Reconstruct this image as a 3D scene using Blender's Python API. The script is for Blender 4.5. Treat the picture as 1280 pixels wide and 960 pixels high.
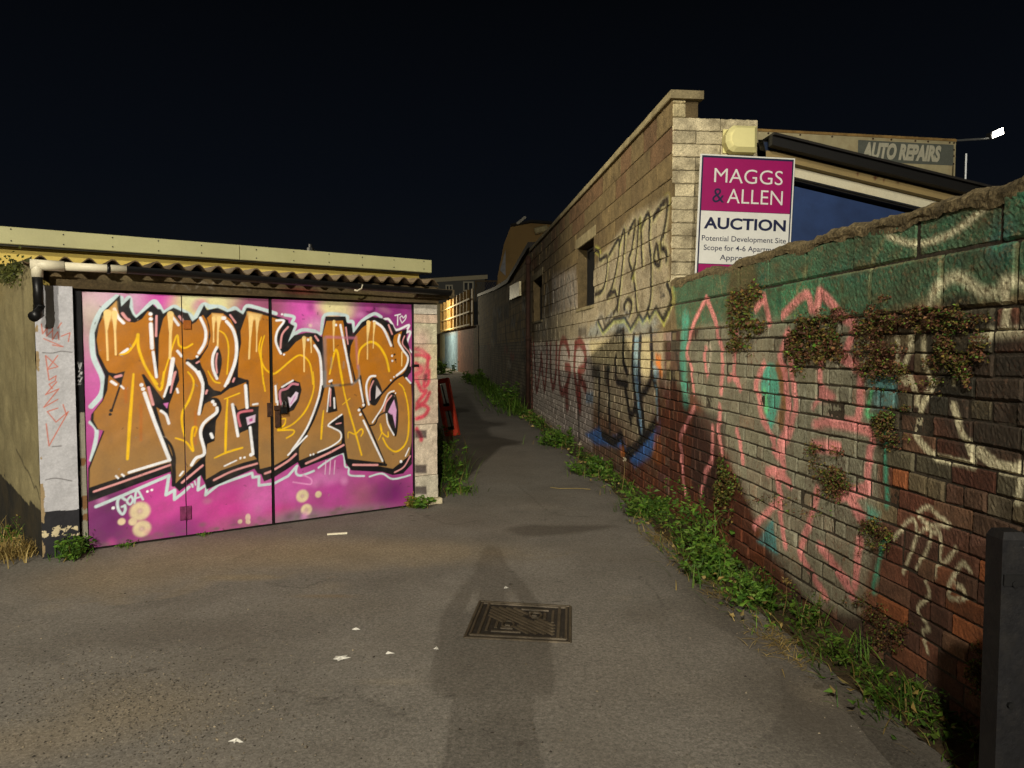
import bpy, bmesh, math, random
import numpy as np
from mathutils import Vector, Matrix

# ------------------------------------------------------------------ camera, world, exposure
for o in list(bpy.data.objects):
    bpy.data.objects.remove(o)
scene = bpy.context.scene
COL = scene.collection
F, CX, CY, CAMZ = 887.0, 640.0, 480.0, 1.5
PITCH = math.atan(43.0 / F)
cam_d = bpy.data.cameras.new('camera')
cam_d.sensor_width = 36.0
cam_d.lens = F / 1280.0 * 36.0
cam_d.clip_start = 0.02
cam_d.clip_end = 1000.0
cam = bpy.data.objects.new('camera', cam_d)
cam.location = (0, 0, CAMZ)
cam.rotation_euler = (math.pi / 2 - PITCH, 0, 0)
COL.objects.link(cam)
scene.camera = cam

world = bpy.data.worlds.new('World')
scene.world = world
world.use_nodes = True
wn = world.node_tree.nodes
wl = world.node_tree.links
bg = wn['Background']
tc = wn.new('ShaderNodeTexCoord')
sx = wn.new('ShaderNodeSeparateXYZ')
rp = wn.new('ShaderNodeValToRGB')
rp.color_ramp.elements[0].position = 0.0
rp.color_ramp.elements[0].color = (0.0052, 0.0064, 0.0088, 1)
rp.color_ramp.elements[1].position = 0.55
rp.color_ramp.elements[1].color = (0.0006, 0.0008, 0.0010, 1)
e = rp.color_ramp.elements.new(0.22)
e.color = (0.0024, 0.0034, 0.0056, 1)
wl.new(tc.outputs['Generated'], sx.inputs[0])
wl.new(sx.outputs['Z'], rp.inputs[0])
wl.new(rp.outputs[0], bg.inputs[0])
bg.inputs[1].default_value = 1.0
scene.view_settings.view_transform = 'Standard'
scene.view_settings.look = 'None'
scene.view_settings.exposure = 0.0
scene.view_settings.gamma = 1.0
scene.view_settings.use_curve_mapping = False

rng = random.Random(7)
nrg = np.random.default_rng(7)

# ------------------------------------------------------------------ helpers
def S(r, g, b, a=1.0):
    def f(c):
        c /= 255.0
        return c / 12.92 if c <= 0.04045 else ((c + 0.055) / 1.055) ** 2.4
    return (f(r), f(g), f(b), a)

FWD = Vector((0, math.cos(PITCH), -math.sin(PITCH)))
UPV = Vector((0, math.sin(PITCH), math.cos(PITCH)))
RGT = Vector((1, 0, 0))
CAM = Vector((0, 0, CAMZ))

def ray(px, py):
    return FWD + RGT * ((px - CX) / F) + UPV * (-(py - CY) / F)

def ground(px, py, z=0.0):
    d = ray(px, py)
    t = (z - CAMZ) / d.z
    return CAM + d * t

def to_px(p):
    d = Vector(p) - CAM
    z = d.dot(FWD)
    return (CX + F * d.dot(RGT) / z, CY - F * d.dot(UPV) / z)

class Wall:
    """vertical plane: origin on the ground, unit direction along, normal towards the viewer"""
    def __init__(s, o, d, n):
        s.o = Vector(o); s.d = Vector(d).normalized(); s.n = Vector(n).normalized()
    def uv(s, px, py, out=0.0):
        r = ray(px, py)
        p0 = s.o + s.n * out
        t = (p0 - CAM).dot(s.n) / r.dot(s.n)
        p = CAM + r * t
        return ((p - s.o).dot(s.d), p.z - s.o.z)
    def P(s, u, v, out=0.0):
        return s.o + s.d * u + s.n * out + Vector((0, 0, v))
    def arr(s, a):
        """n x 3 array of (u, v, out) to world"""
        a = np.asarray(a, float)
        o = np.array(s.o); d = np.array(s.d); n = np.array(s.n)
        return o + a[:, :1] * d + a[:, 2:3] * n + a[:, 1:2] * np.array([0, 0, 1.0])

def thing(name, label, cat, loc=(0, 0, 0), group=None, kind=None):
    o = bpy.data.objects.new(name, None)
    o.empty_display_size = 0.1
    o.location = loc
    COL.objects.link(o)
    tag(o, label, cat, group, kind)
    return o

def tag(o, label=None, cat=None, group=None, kind=None):
    if label: o['label'] = label
    if cat: o['category'] = cat
    if group: o['group'] = group
    if kind: o['kind'] = kind
    return o

ORG = {}
def origin_of(o):
    v = Vector((0, 0, 0))
    while o is not None:
        v += Vector(o.location)
        o = o.parent
    return v

def mesh_obj(name, verts, faces, m, parent=None, attrs=None, smooth=False, loc=None, uv=None):
    """verts in world coordinates; attrs: {name: n x 4}"""
    v = np.asarray(verts, float).reshape(-1, 3)
    off = np.array(origin_of(parent)) if parent is not None else np.array([0, 0, 0.0])
    if loc is not None:
        off = np.array(loc, float)
    me = bpy.data.meshes.new(name)
    if isinstance(faces, np.ndarray):
        faces = faces.tolist()
    me.from_pydata((v - off).tolist(), [], faces)
    if attrs:
        for k, a in attrs.items():
            ca = me.color_attributes.new(k, 'FLOAT_COLOR', 'POINT')
            ca.data.foreach_set('color', np.ascontiguousarray(a, dtype=np.float32).ravel())
    if uv is not None:
        ul = me.uv_layers.new(name='UVMap')
        li = np.empty(len(me.loops), dtype=np.int32)
        me.loops.foreach_get('vertex_index', li)
        ul.data.foreach_set('uv', np.asarray(uv, np.float32)[li].ravel())
    if smooth:
        me.polygons.foreach_set('use_smooth', [True] * len(me.polygons))
    me.update()
    ob = bpy.data.objects.new(name, me)
    COL.objects.link(ob)
    if m is not None:
        me.materials.append(m)
    if parent is not None:
        ob.parent = parent
        if loc is not None:
            ob.location = Vector(loc) - origin_of(parent)
    elif loc is not None:
        ob.location = loc
    return ob

class MB:
    """collects shapes, in world coordinates, into one mesh"""
    def __init__(s):
        s.v = []; s.f = []
    def add(s, verts, faces):
        b = len(s.v)
        s.v += [tuple(p) for p in verts]
        s.f += [tuple(i + b for i in f) for f in faces]
        return s
    def hexa(s, c):
        """8 corners: 4 bottom ccw, 4 top ccw"""
        return s.add(c, [(0, 3, 2, 1), (4, 5, 6, 7), (0, 1, 5, 4), (1, 2, 6, 5), (2, 3, 7, 6), (3, 0, 4, 7)])
    def wbox(s, w, u0, u1, v0, v1, o0, o1, bev=0.0):
        """box in wall coordinates with optional chamfer of the outer face"""
        if bev <= 0:
            c = [w.P(u0, v0, o1), w.P(u1, v0, o1), w.P(u1, v0, o0), w.P(u0, v0, o0),
                 w.P(u0, v1, o1), w.P(u1, v1, o1), w.P(u1, v1, o0), w.P(u0, v1, o0)]
            return s.hexa(c)
        b = bev
        pts = [w.P(u0, v0, o0), w.P(u1, v0, o0), w.P(u1, v1, o0), w.P(u0, v1, o0),
               w.P(u0, v0, o1 - b), w.P(u1, v0, o1 - b), w.P(u1, v1, o1 - b), w.P(u0, v1, o1 - b),
               w.P(u0 + b, v0 + b, o1), w.P(u1 - b, v0 + b, o1), w.P(u1 - b, v1 - b, o1), w.P(u0 + b, v1 - b, o1)]
        f = [(3, 2, 1, 0)]
        for k in range(4):
            j = (k + 1) % 4
            f.append((k, j, 4 + j, 4 + k))
            f.append((4 + k, 4 + j, 8 + j, 8 + k))
        f.append((8, 9, 10, 11))
        return s.add(pts, f)
    def tube(s, pts, r, n=10, caps=True):
        pts = [Vector(p) for p in pts]
        rr = r if isinstance(r, (list, tuple)) else [r] * len(pts)
        rings = []
        for i, p in enumerate(pts):
            if i == 0: t = pts[1] - pts[0]
            elif i == len(pts) - 1: t = pts[-1] - pts[-2]
            else: t = (pts[i + 1] - pts[i]).normalized() + (pts[i] - pts[i - 1]).normalized()
            t.normalize()
            a = Vector((0, 0, 1)) if abs(t.z) < 0.9 else Vector((1, 0, 0))
            x = t.cross(a).normalized(); y = t.cross(x)
            rings.append([p + (x * math.cos(2 * math.pi * k / n) + y * math.sin(2 * math.pi * k / n)) * rr[i] for k in range(n)])
        v = [q for r_ in rings for q in r_]
        f = []
        for i in range(len(pts) - 1):
            for k in range(n):
                j = (k + 1) % n
                f.append((i * n + k, i * n + j, (i + 1) * n + j, (i + 1) * n + k))
        if caps:
            f.append(tuple(range(n))[::-1])
            f.append(tuple((len(pts) - 1) * n + k for k in range(n)))
        return s.add(v, f)
    def build(s, name, m, parent=None, **kw):
        return mesh_obj(name, s.v, s.f, m, parent, **kw)

# ------------------------------------------------------------------ materials
def mat(name, col=(0.5, 0.5, 0.5, 1), rough=0.85, base=False, paint=False, var=0.25, vscale=6.0,
        grain=0.2, gscale=90.0, bump=0.25, bscale=70.0, metal=0.0, wear=0.0, stain=0.0, stain_col=(0.03, 0.025, 0.018, 1),
        stain_scale=3.0, spec=0.3, brick=None, emit=0.0, agg=0.0):
    m = bpy.data.materials.new(name)
    m.use_nodes = True
    nt = m.node_tree; N = nt.nodes; L = nt.links
    p = N['Principled BSDF']
    p.inputs['Roughness'].default_value = rough
    p.inputs['Metallic'].default_value = metal
    p.inputs['Specular IOR Level'].default_value = spec
    geo = N.new('ShaderNodeNewGeometry')
    pos = geo.outputs['Position']
    def noise(scale, detail=4.0, rgh=0.6, vec=pos):
        n = N.new('ShaderNodeTexNoise')
        n.inputs['Scale'].default_value = scale
        n.inputs['Detail'].default_value = detail
        n.inputs['Roughness'].default_value = rgh
        L.new(vec, n.inputs['Vector'])
        return n.outputs['Fac']
    def remap(x, a, b, c, d):
        r = N.new('ShaderNodeMapRange')
        r.inputs[1].default_value = a; r.inputs[2].default_value = b
        r.inputs[3].default_value = c; r.inputs[4].default_value = d
        L.new(x, r.inputs[0])
        return r.outputs[0]
    def mul(a, b):
        q = N.new('ShaderNodeMath'); q.operation = 'MULTIPLY'
        L.new(a, q.inputs[0])
        if isinstance(b, float): q.inputs[1].default_value = b
        else: L.new(b, q.inputs[1])
        return q.outputs[0]
    def mix(fac, a, b, blend='MIX'):
        q = N.new('ShaderNodeMix'); q.data_type = 'RGBA'; q.blend_type = blend
        if isinstance(fac, float): q.inputs[0].default_value = fac
        else: L.new(fac, q.inputs[0])
        for sck, x in ((6, a), (7, b)):
            if isinstance(x, tuple): q.inputs[sck].default_value = x
            else: L.new(x, q.inputs[sck])
        return q.outputs[2]
    if base:
        at = N.new('ShaderNodeAttribute'); at.attribute_name = 'Base'
        c = at.outputs['Color']
    else:
        rgb = N.new('ShaderNodeRGB'); rgb.outputs[0].default_value = col
        c = rgb.outputs[0]
    if brick:
        tcn = N.new('ShaderNodeTexCoord')
        bt = N.new('ShaderNodeTexBrick')
        bt.inputs['Scale'].default_value = 1.0
        bt.inputs['Brick Width'].default_value = brick[0]
        bt.inputs['Row Height'].default_value = brick[1]
        bt.inputs['Mortar Size'].default_value = brick[2]
        bt.inputs['Color1'].default_value = (1.1, 1.1, 1.1, 1)
        bt.inputs['Color2'].default_value = (0.6, 0.6, 0.6, 1)
        bt.inputs['Mortar'].default_value = (0.22, 0.22, 0.22, 1)
        L.new(tcn.outputs['UV'], bt.inputs['Vector'])
        c = mix(0.85, c, bt.outputs['Color'], 'MULTIPLY')
    if var > 0:
        f = remap(noise(vscale), 0.3, 0.7, 1.0 - var, 1.0 + var * 0.6)
        cc = N.new('ShaderNodeCombineXYZ')
        for k in range(3): L.new(f, cc.inputs[k])
        c = mix(1.0, c, cc.outputs[0], 'MULTIPLY')
    if paint:
        at = N.new('ShaderNodeAttribute'); at.attribute_name = 'Paint'
        fac = at.outputs['Alpha']
        if wear > 0:
            w = remap(noise(38.0, 6.0, 0.7), 0.5 - 0.16 + (0.5 - wear) * 0.5, 0.5 + (0.5 - wear) * 0.5, 1.0, 0.0)
            # chips: paint is missing where the noise is high
            inv = N.new('ShaderNodeMath'); inv.operation = 'MAXIMUM'
            L.new(w, inv.inputs[0]); inv.inputs[1].default_value = 0.25
            fac = mul(fac, inv.outputs[0])
        c = mix(fac, c, at.outputs['Color'])
    if grain > 0:
        f = remap(noise(gscale, 5.0, 0.75), 0.34, 0.66, 1.0 - grain, 1.0 + grain)
        cc = N.new('ShaderNodeCombineXYZ')
        for k in range(3): L.new(f, cc.inputs[k])
        c = mix(1.0, c, cc.outputs[0], 'MULTIPLY')
    if agg > 0:
        for sc_, k_ in ((55.0, 0.55), (150.0, 1.0)):
            vo = N.new('ShaderNodeTexVoronoi'); vo.inputs['Scale'].default_value = sc_
            L.new(pos, vo.inputs['Vector'])
            sp_ = N.new('ShaderNodeSeparateColor'); L.new(vo.outputs['Color'], sp_.inputs[0])
            f = remap(sp_.outputs[0], 0.0, 1.0, 1.0 - agg * k_, 1.0 + agg * k_)
            cc = N.new('ShaderNodeCombineXYZ')
            for k in range(3): L.new(f, cc.inputs[k])
            c = mix(1.0, c, cc.outputs[0], 'MULTIPLY')
    if stain > 0:
        f = remap(noise(stain_scale, 6.0, 0.65), 0.46, 0.68, 0.0, stain)
        c = mix(f, c, stain_col)
    L.new(c, p.inputs['Base Color'])
    if bump > 0:
        b = N.new('ShaderNodeBump')
        b.inputs['Strength'].default_value = bump
        b.inputs['Distance'].default_value = 0.005
        h = noise(bscale, 6.0, 0.7)
        L.new(h, b.inputs['Height'])
        if brick:
            b2 = N.new('ShaderNodeBump')
            b2.inputs['Strength'].default_value = 0.8
            b2.inputs['Distance'].default_value = 0.02
            b2.invert = True
            L.new(bt.outputs['Fac'], b2.inputs['Height'])
            L.new(b.outputs[0], b2.inputs['Normal'])
            L.new(b2.outputs[0], p.inputs['Normal'])
        else:
            L.new(b.outputs[0], p.inputs['Normal'])
    if emit > 0:
        p.inputs['Emission Color'].default_value = col
        p.inputs['Emission Strength'].default_value = emit
    return m

# ------------------------------------------------------------------ paint: strokes and fills evaluated at points of a surface
def smooth_pts(pts, closed=False, k=5):
    p = np.asarray(pts, float)
    n = len(p)
    if n < 3: return p
    out = []
    rngi = range(n) if closed else range(n - 1)
    for i in rngi:
        if closed:
            p0, p1, p2, p3 = p[(i - 1) % n], p[i], p[(i + 1) % n], p[(i + 2) % n]
        else:
            p0, p1, p2, p3 = p[max(i - 1, 0)], p[i], p[i + 1], p[min(i + 2, n - 1)]
        for j in range(k):
            t = j / k
            out.append(0.5 * (2 * p1 + (p2 - p0) * t + (2 * p0 - 5 * p1 + 4 * p2 - p3) * t * t + (3 * p1 - p0 - 3 * p2 + p3) * t ** 3))
    if not closed: out.append(p[-1])
    return np.array(out)

class Paint:
    def __init__(s, aa=0.003):
        s.ops = []; s.aa = aa
    def stroke(s, pts, w, col, a=1.0, soft=None, sm=True):
        p = smooth_pts(pts) if sm else np.asarray(pts, float)
        s.ops.append(('s', p, w, col, a, soft or s.aa)); return s
    def poly(s, pts, col, a=1.0, soft=None, sm=False, col2=None):
        p = smooth_pts(pts, True) if sm else np.asarray(pts, float)
        s.ops.append(('p', p, col2, col, a, soft or s.aa)); return s
    def blob(s, c, rx, ry, col, a=1.0, soft=0.6, ring=None):
        s.ops.append(('b', np.asarray(c, float), (rx, ry, ring), col, a, soft)); return s
    def ev(s, uv):
        n = len(uv)
        rgb = np.zeros((n, 3)); al = np.zeros(n)
        for kind, p, w, col, a, soft in s.ops:
            if kind == 'b':
                rx, ry, ring = w
                d = np.sqrt(((uv[:, 0] - p[0]) / rx) ** 2 + ((uv[:, 1] - p[1]) / ry) ** 2)
                m = np.clip((1 - d) / soft, 0, 1)
                m = m * m * (3 - 2 * m) * a
                if ring: m = m * np.clip((d - ring) / 0.25, 0.25, 1)
                idx = np.nonzero(m > 0.003)[0]; mm = m[idx]
                cc = np.array(col[:3])
            else:
                wmax = (np.max(w) if kind == 's' else 0) / 2 + soft * 1.5
                lo = p.min(0) - wmax; hi = p.max(0) + wmax
                idx = np.nonzero((uv[:, 0] > lo[0]) & (uv[:, 0] < hi[0]) & (uv[:, 1] > lo[1]) & (uv[:, 1] < hi[1]))[0]
                if len(idx) == 0: continue
                q = uv[idx]
                q0 = p if kind == 'p' else p[:-1]
                q1 = np.roll(p, -1, 0) if kind == 'p' else p[1:]
                best = np.full(len(idx), 1e9)
                ins = np.zeros(len(idx), bool)
                ws = None
                if kind == 's' and isinstance(w, (list, tuple)):
                    ws = np.interp(np.linspace(0, 1, len(p)), np.linspace(0, 1, len(w)), w)
                for i in range(len(q0)):
                    A = q0[i]; B = q1[i]; e_ = B - A
                    l2 = (e_ ** 2).sum() + 1e-12
                    t = np.clip(((q - A) @ e_) / l2, 0, 1)
                    d = np.sqrt(((q - A - t[:, None] * e_) ** 2).sum(1))
                    if kind == 's':
                        hw = w / 2 if ws is None else (ws[i] * (1 - t) + ws[i + 1] * t) / 2
                        d = d - hw
                    best = np.minimum(best, d)
                    if kind == 'p':
                        c = ((A[1] > q[:, 1]) != (B[1] > q[:, 1]))
                        with np.errstate(divide='ignore', invalid='ignore'):
                            xi = (B[0] - A[0]) * (q[:, 1] - A[1]) / (B[1] - A[1] + 1e-15) + A[0]
                        ins ^= c & (q[:, 0] < xi)
                if kind == 'p': best = np.where(ins, -best, best)
                mm = np.clip(0.5 - best / soft, 0, 1) * a
                cc = np.array(col[:3])
                if kind == 'p' and w is not None:
                    vlo, vhi, c2 = w
                    t = np.clip((q[:, 1] - vlo) / (vhi - vlo), 0, 1)[:, None]
                    cc = np.array(c2[:3]) * (1 - t) + cc * t
            rgb[idx] = cc * mm[:, None] + rgb[idx] * (1 - mm[:, None])
            # un-premultiplied colour: keep colour where there was none before
            new = al[idx] < 1e-4
            ccb = np.broadcast_to(cc, (len(idx), 3))
            tmp = rgb[idx]; tmp[new] = ccb[new]; rgb[idx] = tmp
            al[idx] = mm + al[idx] * (1 - mm)
        return np.concatenate([rgb, al[:, None]], 1)

def grid(u0, u1, v0, v1, nu, nv):
    U, V = np.meshgrid(np.linspace(u0, u1, nu + 1), np.linspace(v0, v1, nv + 1))
    uv = np.stack([U.ravel(), V.ravel()], 1)
    i = np.arange(nu * nv); r = i // nu; c = i % nu
    a = r * (nu + 1) + c
    f = np.stack([a, a + 1, a + nu + 2, a + nu + 1], 1)
    return uv, f

def const(n, col):
    a = np.empty((n, 4)); a[:] = col
    return a

def text_geo(body, size=1.0, shear=0.0, offset=0.0):
    cu = bpy.data.curves.new('t', 'FONT')
    cu.body = body; cu.size = size; cu.shear = shear; cu.offset = offset
    cu.resolution_u = 4
    ob = bpy.data.objects.new('t', cu); COL.objects.link(ob)
    dg = bpy.context.evaluated_depsgraph_get()
    me = bpy.data.meshes.new_from_object(ob.evaluated_get(dg))
    v = np.array([tuple(q.co)[:2] for q in me.vertices]); f = [tuple(q.vertices) for q in me.polygons]
    bpy.data.objects.remove(ob); bpy.data.curves.remove(cu); bpy.data.meshes.remove(me)
    return v, f

def fit_text(body, x0, x1, y0, y1, shear=0.0, offset=0.0):
    v, f = text_geo(body, 1.0, shear, offset)
    lo = v.min(0); hi = v.max(0)
    v = (v - lo) / (hi - lo)
    return np.stack([x0 + v[:, 0] * (x1 - x0), y0 + v[:, 1] * (y1 - y0)], 1), f
# ------------------------------------------------------------------ planes of the place
RD = ray(550, 437); RD.z = 0; RD.normalize()
RN = Vector((-RD.y, RD.x, 0))                       # right-hand wall looks left onto the path
_g = ground(1195, 905)
RW = Wall(_g - RD * (_g.y / RD.y), RD, RN)          # u = 0 beside the camera
G0 = ground(113, 688); G1 = ground(515, 633)
GD = (G1 - G0).normalized()
GW = Wall(G0, GD, Vector((GD.y, -GD.x, 0)))         # garage front
UC = RW.uv(836, 600)[0]                             # building corner
FW = Wall(RW.P(UC, 0), -RN, -RD)                    # building front, square to the path
UE = RW.uv(663, 480)[0]                             # end of the block building
UF = RW.uv(597, 460)[0]                             # end of the row

# ------------------------------------------------------------------ lamps that light the place
def street_lamp(name, label, x, y, h, power, col, arm=(0, 0.0), radius=0.12, aim=None, cone=90, base=0.0):
    t = thing(name, label, 'street lamp', (x, y, 0))
    steel = M_STEEL
    a = Vector((arm[0], arm[1], 0))
    if a.length < 0.01: a = Vector((0, 0.5, 0))
    b = Vector((x, y, 0)) - a
    b.z = base; h -= base
    t.location = b
    p = MB().tube([b, b + Vector((0, 0, h * 0.3))], 0.075, 12).tube([b + Vector((0, 0, h * 0.3)), b + Vector((0, 0, h + 0.05))], [0.055, 0.04], 12)
    p.build('pole', steel, t, smooth=True)
    MB().tube([b + Vector((0, 0, h)), b + a * 0.5 + Vector((0, 0, h + 0.14)), b + a * 0.8 + Vector((0, 0, h + 0.16))], 0.028, 8).build('arm', steel, t, smooth=True)
    c = b + a + Vector((0, 0, h + 0.15))
    d = a.normalized(); s_ = Vector((-d.y, d.x, 0))
    hd = MB()
    q = [c - d * 0.22 - s_ * 0.09, c + d * 0.28 - s_ * 0.1, c + d * 0.28 + s_ * 0.1, c - d * 0.22 + s_ * 0.09]
    hd.hexa(q + [p_ + Vector((0, 0, 0.09)) - (p_ - c) * 0.35 for p_ in q])
    hd.build('lamp_head', steel, t)
    lens = MB(); lens.wbox(Wall(c - Vector((0, 0, c.z)), d, s_), -0.15, 0.22, c.z - 0.02, c.z - 0.002, -0.07, 0.07)
    lens.build('lens', mat('lamp_glass', col=col, rough=0.3, var=0, grain=0, bump=0, emit=12.0), t)
    ld = bpy.data.lights.new('lamp_light', 'SPOT' if aim else 'POINT')
    if aim:
        ld.spot_size = math.radians(cone); ld.spot_blend = 1.0
    ld.energy = power; ld.color = col[:3]; ld.shadow_soft_size = radius
    lo = bpy.data.objects.new('lamp_light', ld); COL.objects.link(lo)
    lo.parent = t; lo.location = c - Vector((0, 0, 0.12)) - Vector(t.location)
    if aim:
        lo.rotation_euler = (Vector(aim) - c + Vector((0, 0, 0.12))).to_track_quat('-Z', 'Y').to_euler()
    return t

M_STEEL = mat('galvanised_steel', S(120, 122, 120), rough=0.5, metal=0.6, var=0.15, bump=0.05)
street_lamp('street_lamp', 'tall steel street lamp on the road behind the viewer', 0.45, -15.0, 6.2, 9300, (1.0, 0.93, 0.80, 1), arm=(-0.6, 0.5), radius=0.06)
street_lamp('street_lamp', 'added fill lamp on a tall steel pole, unseen behind the viewer', -2.6, -6.5, 8.0, 6500, (1.0, 0.92, 0.77, 1), arm=(0.6, 0.3), radius=0.2, aim=(-1.2, 7.0, 0.3), cone=58)  # added to fill the ground, set so its cast shadows stay out of view
ROOF_LAMP = street_lamp('roof_lamp', 'lamp on a short mast on the roof of the yellow building', -6.0, 7.5, 4.15, 2300, (1.0, 0.90, 0.68, 1), arm=(0.4, -0.1), radius=0.09, aim=(1.4, 8.0, 2.0), cone=75, base=2.2)
street_lamp('street_lamp', 'steel street lamp at the far end of the path', -7.4, 53.0, 4.7, 2100, (1.0, 0.88, 0.62, 1), arm=(0.4, -0.5), radius=0.10)

# ------------------------------------------------------------------ ground
def axis(lo, hi, step, far):
    a = list(np.arange(lo, hi, step))
    x = hi; st = step
    while x < far:
        a.append(x); st *= 1.35; x += st
    a.append(far)
    x = lo; st = step; b = []
    while x > -far:
        st *= 1.35; x -= st; b.append(x)
    return np.array(b[::-1] + a)
gx = axis(-4.8, 2.2, 0.018, 220.0); gy = axis(2.2, 9.5, 0.018, 260.0)
X, Y = np.meshgrid(gx, gy)
guv = np.stack([X.ravel(), Y.ravel()], 1)
nu = len(gx) - 1; nv = len(gy) - 1
i = np.arange(nu * nv); r = i // nu; c = i % nu
a = r * (nu + 1) + c
gf = np.stack([a, a + 1, a + nu + 2, a + nu + 1], 1)
GP = Paint(aa=0.06)
def gp(*pts): return [tuple(ground(*p))[:2] for p in pts]
def gblob(px, py, rx, ry, col, a, soft=0.9):
    g = ground(px, py); GP.blob((g.x, g.y), rx, ry, col, a, soft)
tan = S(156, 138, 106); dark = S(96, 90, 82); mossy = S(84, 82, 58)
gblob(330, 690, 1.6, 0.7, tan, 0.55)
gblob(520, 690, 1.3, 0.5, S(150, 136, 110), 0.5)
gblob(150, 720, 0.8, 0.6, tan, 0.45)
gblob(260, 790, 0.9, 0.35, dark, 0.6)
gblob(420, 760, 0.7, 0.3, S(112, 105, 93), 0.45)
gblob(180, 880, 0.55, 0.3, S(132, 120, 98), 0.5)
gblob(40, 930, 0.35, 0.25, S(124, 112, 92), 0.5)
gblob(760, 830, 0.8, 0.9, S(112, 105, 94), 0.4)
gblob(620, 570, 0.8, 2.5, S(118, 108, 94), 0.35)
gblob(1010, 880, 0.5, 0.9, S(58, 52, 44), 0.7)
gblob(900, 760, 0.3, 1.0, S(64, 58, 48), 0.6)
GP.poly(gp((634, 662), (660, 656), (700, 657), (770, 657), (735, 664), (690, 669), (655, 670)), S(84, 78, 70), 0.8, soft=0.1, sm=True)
GP.stroke(gp((90, 665), (150, 755), (240, 735), (300, 700), (340, 690)), 0.10, dark, 0.35, soft=0.12)
for pts in (((330, 718), (345, 722), (370, 715)), ((335, 728), (372, 735), (395, 729), (420, 720)), ((420, 745), (520, 762)), ((100, 755), (170, 742), (230, 738)), ((290, 700), (330, 683), (360, 676)), ((560, 700), (600, 690), (660, 700), (720, 690)), ((150, 800), (230, 820), (300, 805), (350, 815)), ((800, 720), (830, 760), (825, 800), (860, 850)), ((350, 860), (400, 880), (440, 870), (520, 900)), ((60, 820), (100, 850), (120, 900)), ((520, 640), (560, 655), (600, 650)), ((640, 600), (690, 640), (740, 645))):
    GP.stroke([(x_ + rng.gauss(0, .012), y_ + rng.gauss(0, .012)) for x_, y_ in smooth_pts(gp(*pts), k=9)], 0.008, S(50, 46, 41), 0.6, soft=0.016, sm=False)
gblob(300, 722, 0.4, 0.1, S(132, 116, 78), 0.5)
gblob(405, 745, 0.35, 0.06, S(136, 106, 60), 0.5)
for q in range(130):
    x_ = rng.uniform(-4.5, 1.4); y_ = 2.3 + 7.0 * rng.random()
    GP.blob((x_, y_), rng.uniform(.05, .35), rng.uniform(.04, .25), rng.choice([S(92, 88, 82), S(140, 132, 118), S(104, 98, 88), S(150, 138, 116)]), rng.uniform(.12, .38), .95)
for q in range(60):
    x_ = rng.uniform(-4.2, 1.2); y_ = 2.4 + 6.0 * rng.random()
    GP.blob((x_, y_), rng.uniform(.015, .04), rng.uniform(.012, .03), S(52, 48, 44), rng.uniform(.4, .8), .7)
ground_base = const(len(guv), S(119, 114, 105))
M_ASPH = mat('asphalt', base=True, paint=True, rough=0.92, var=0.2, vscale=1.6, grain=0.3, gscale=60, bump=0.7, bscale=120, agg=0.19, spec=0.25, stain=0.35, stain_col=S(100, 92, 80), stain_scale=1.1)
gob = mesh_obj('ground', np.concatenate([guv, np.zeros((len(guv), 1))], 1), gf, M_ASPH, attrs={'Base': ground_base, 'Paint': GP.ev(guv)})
tag(gob, 'worn grey brown asphalt yard and path', None, kind='structure')

# soil and dead grass along the foot of the walls
def ribbon(name, label, pts_in, pts_out, m, z=0.004):
    v = []; f = []
    for p, q in zip(pts_in, pts_out):
        n = 5
        for k in range(n + 1):
            t = k / n
            w = p.lerp(q, t)
            v.append((w.x, w.y, z + 0.035 * (1 - t) ** 1.5 + (rng.random() * 0.012 if 0 < k < n else 0)))
    for i_ in range(len(pts_in) - 1):
        for k in range(5):
            f.append((i_ * 6 + k, i_ * 6 + k + 1, (i_ + 1) * 6 + k + 1, (i_ + 1) * 6 + k))
    return tag(mesh_obj(name, v, f, m, smooth=True), label, None, kind='structure')
M_SOIL = mat('soil', S(70, 58, 38), rough=1.0, var=0.4, vscale=9, grain=0.5, gscale=70, bump=0.9, bscale=45)
us = np.linspace(1.6, 37, 160)
ribbon('soil_verge', 'strip of soil and litter along the foot of the right wall',
       [RW.P(u, 0, -0.02) for u in us], [RW.P(u, 0, 0.16 + 0.12 * max(0, 1 - abs(u - 5) / 3) + 0.07 * rng.random()) for u in us], M_SOIL)
# ------------------------------------------------------------------ painting on the garage doors
def zz(base, s=0.125):
    return lambda *pts: [GW.uv(base[0] + p[0] * s, base[1] + p[1] * s) for p in pts]
A_ = zz((105, 360)); B_ = zz((235, 360)); C_ = zz((365, 360)); D_ = zz((105, 465))
E_ = zz((235, 465)); F_ = zz((365, 465)); G_ = zz((105, 565)); H_ = zz((235, 545)); Q_ = zz((310, 510), 0.2266)
PX = lambda *pts: [GW.uv(*p) for p in pts]
MM = 0.0066     # metres on the door for one pixel of the photograph
BLK = S(16, 15, 20); WHT = S(244, 246, 252); ICE = S(202, 222, 226); PNK = S(226, 158, 160); YEL = S(246, 196, 18)
ORA = S(182, 114, 24); ORB = S(158, 120, 70); DRP = S(248, 214, 140)
DP = Paint(aa=0.006)
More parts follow.
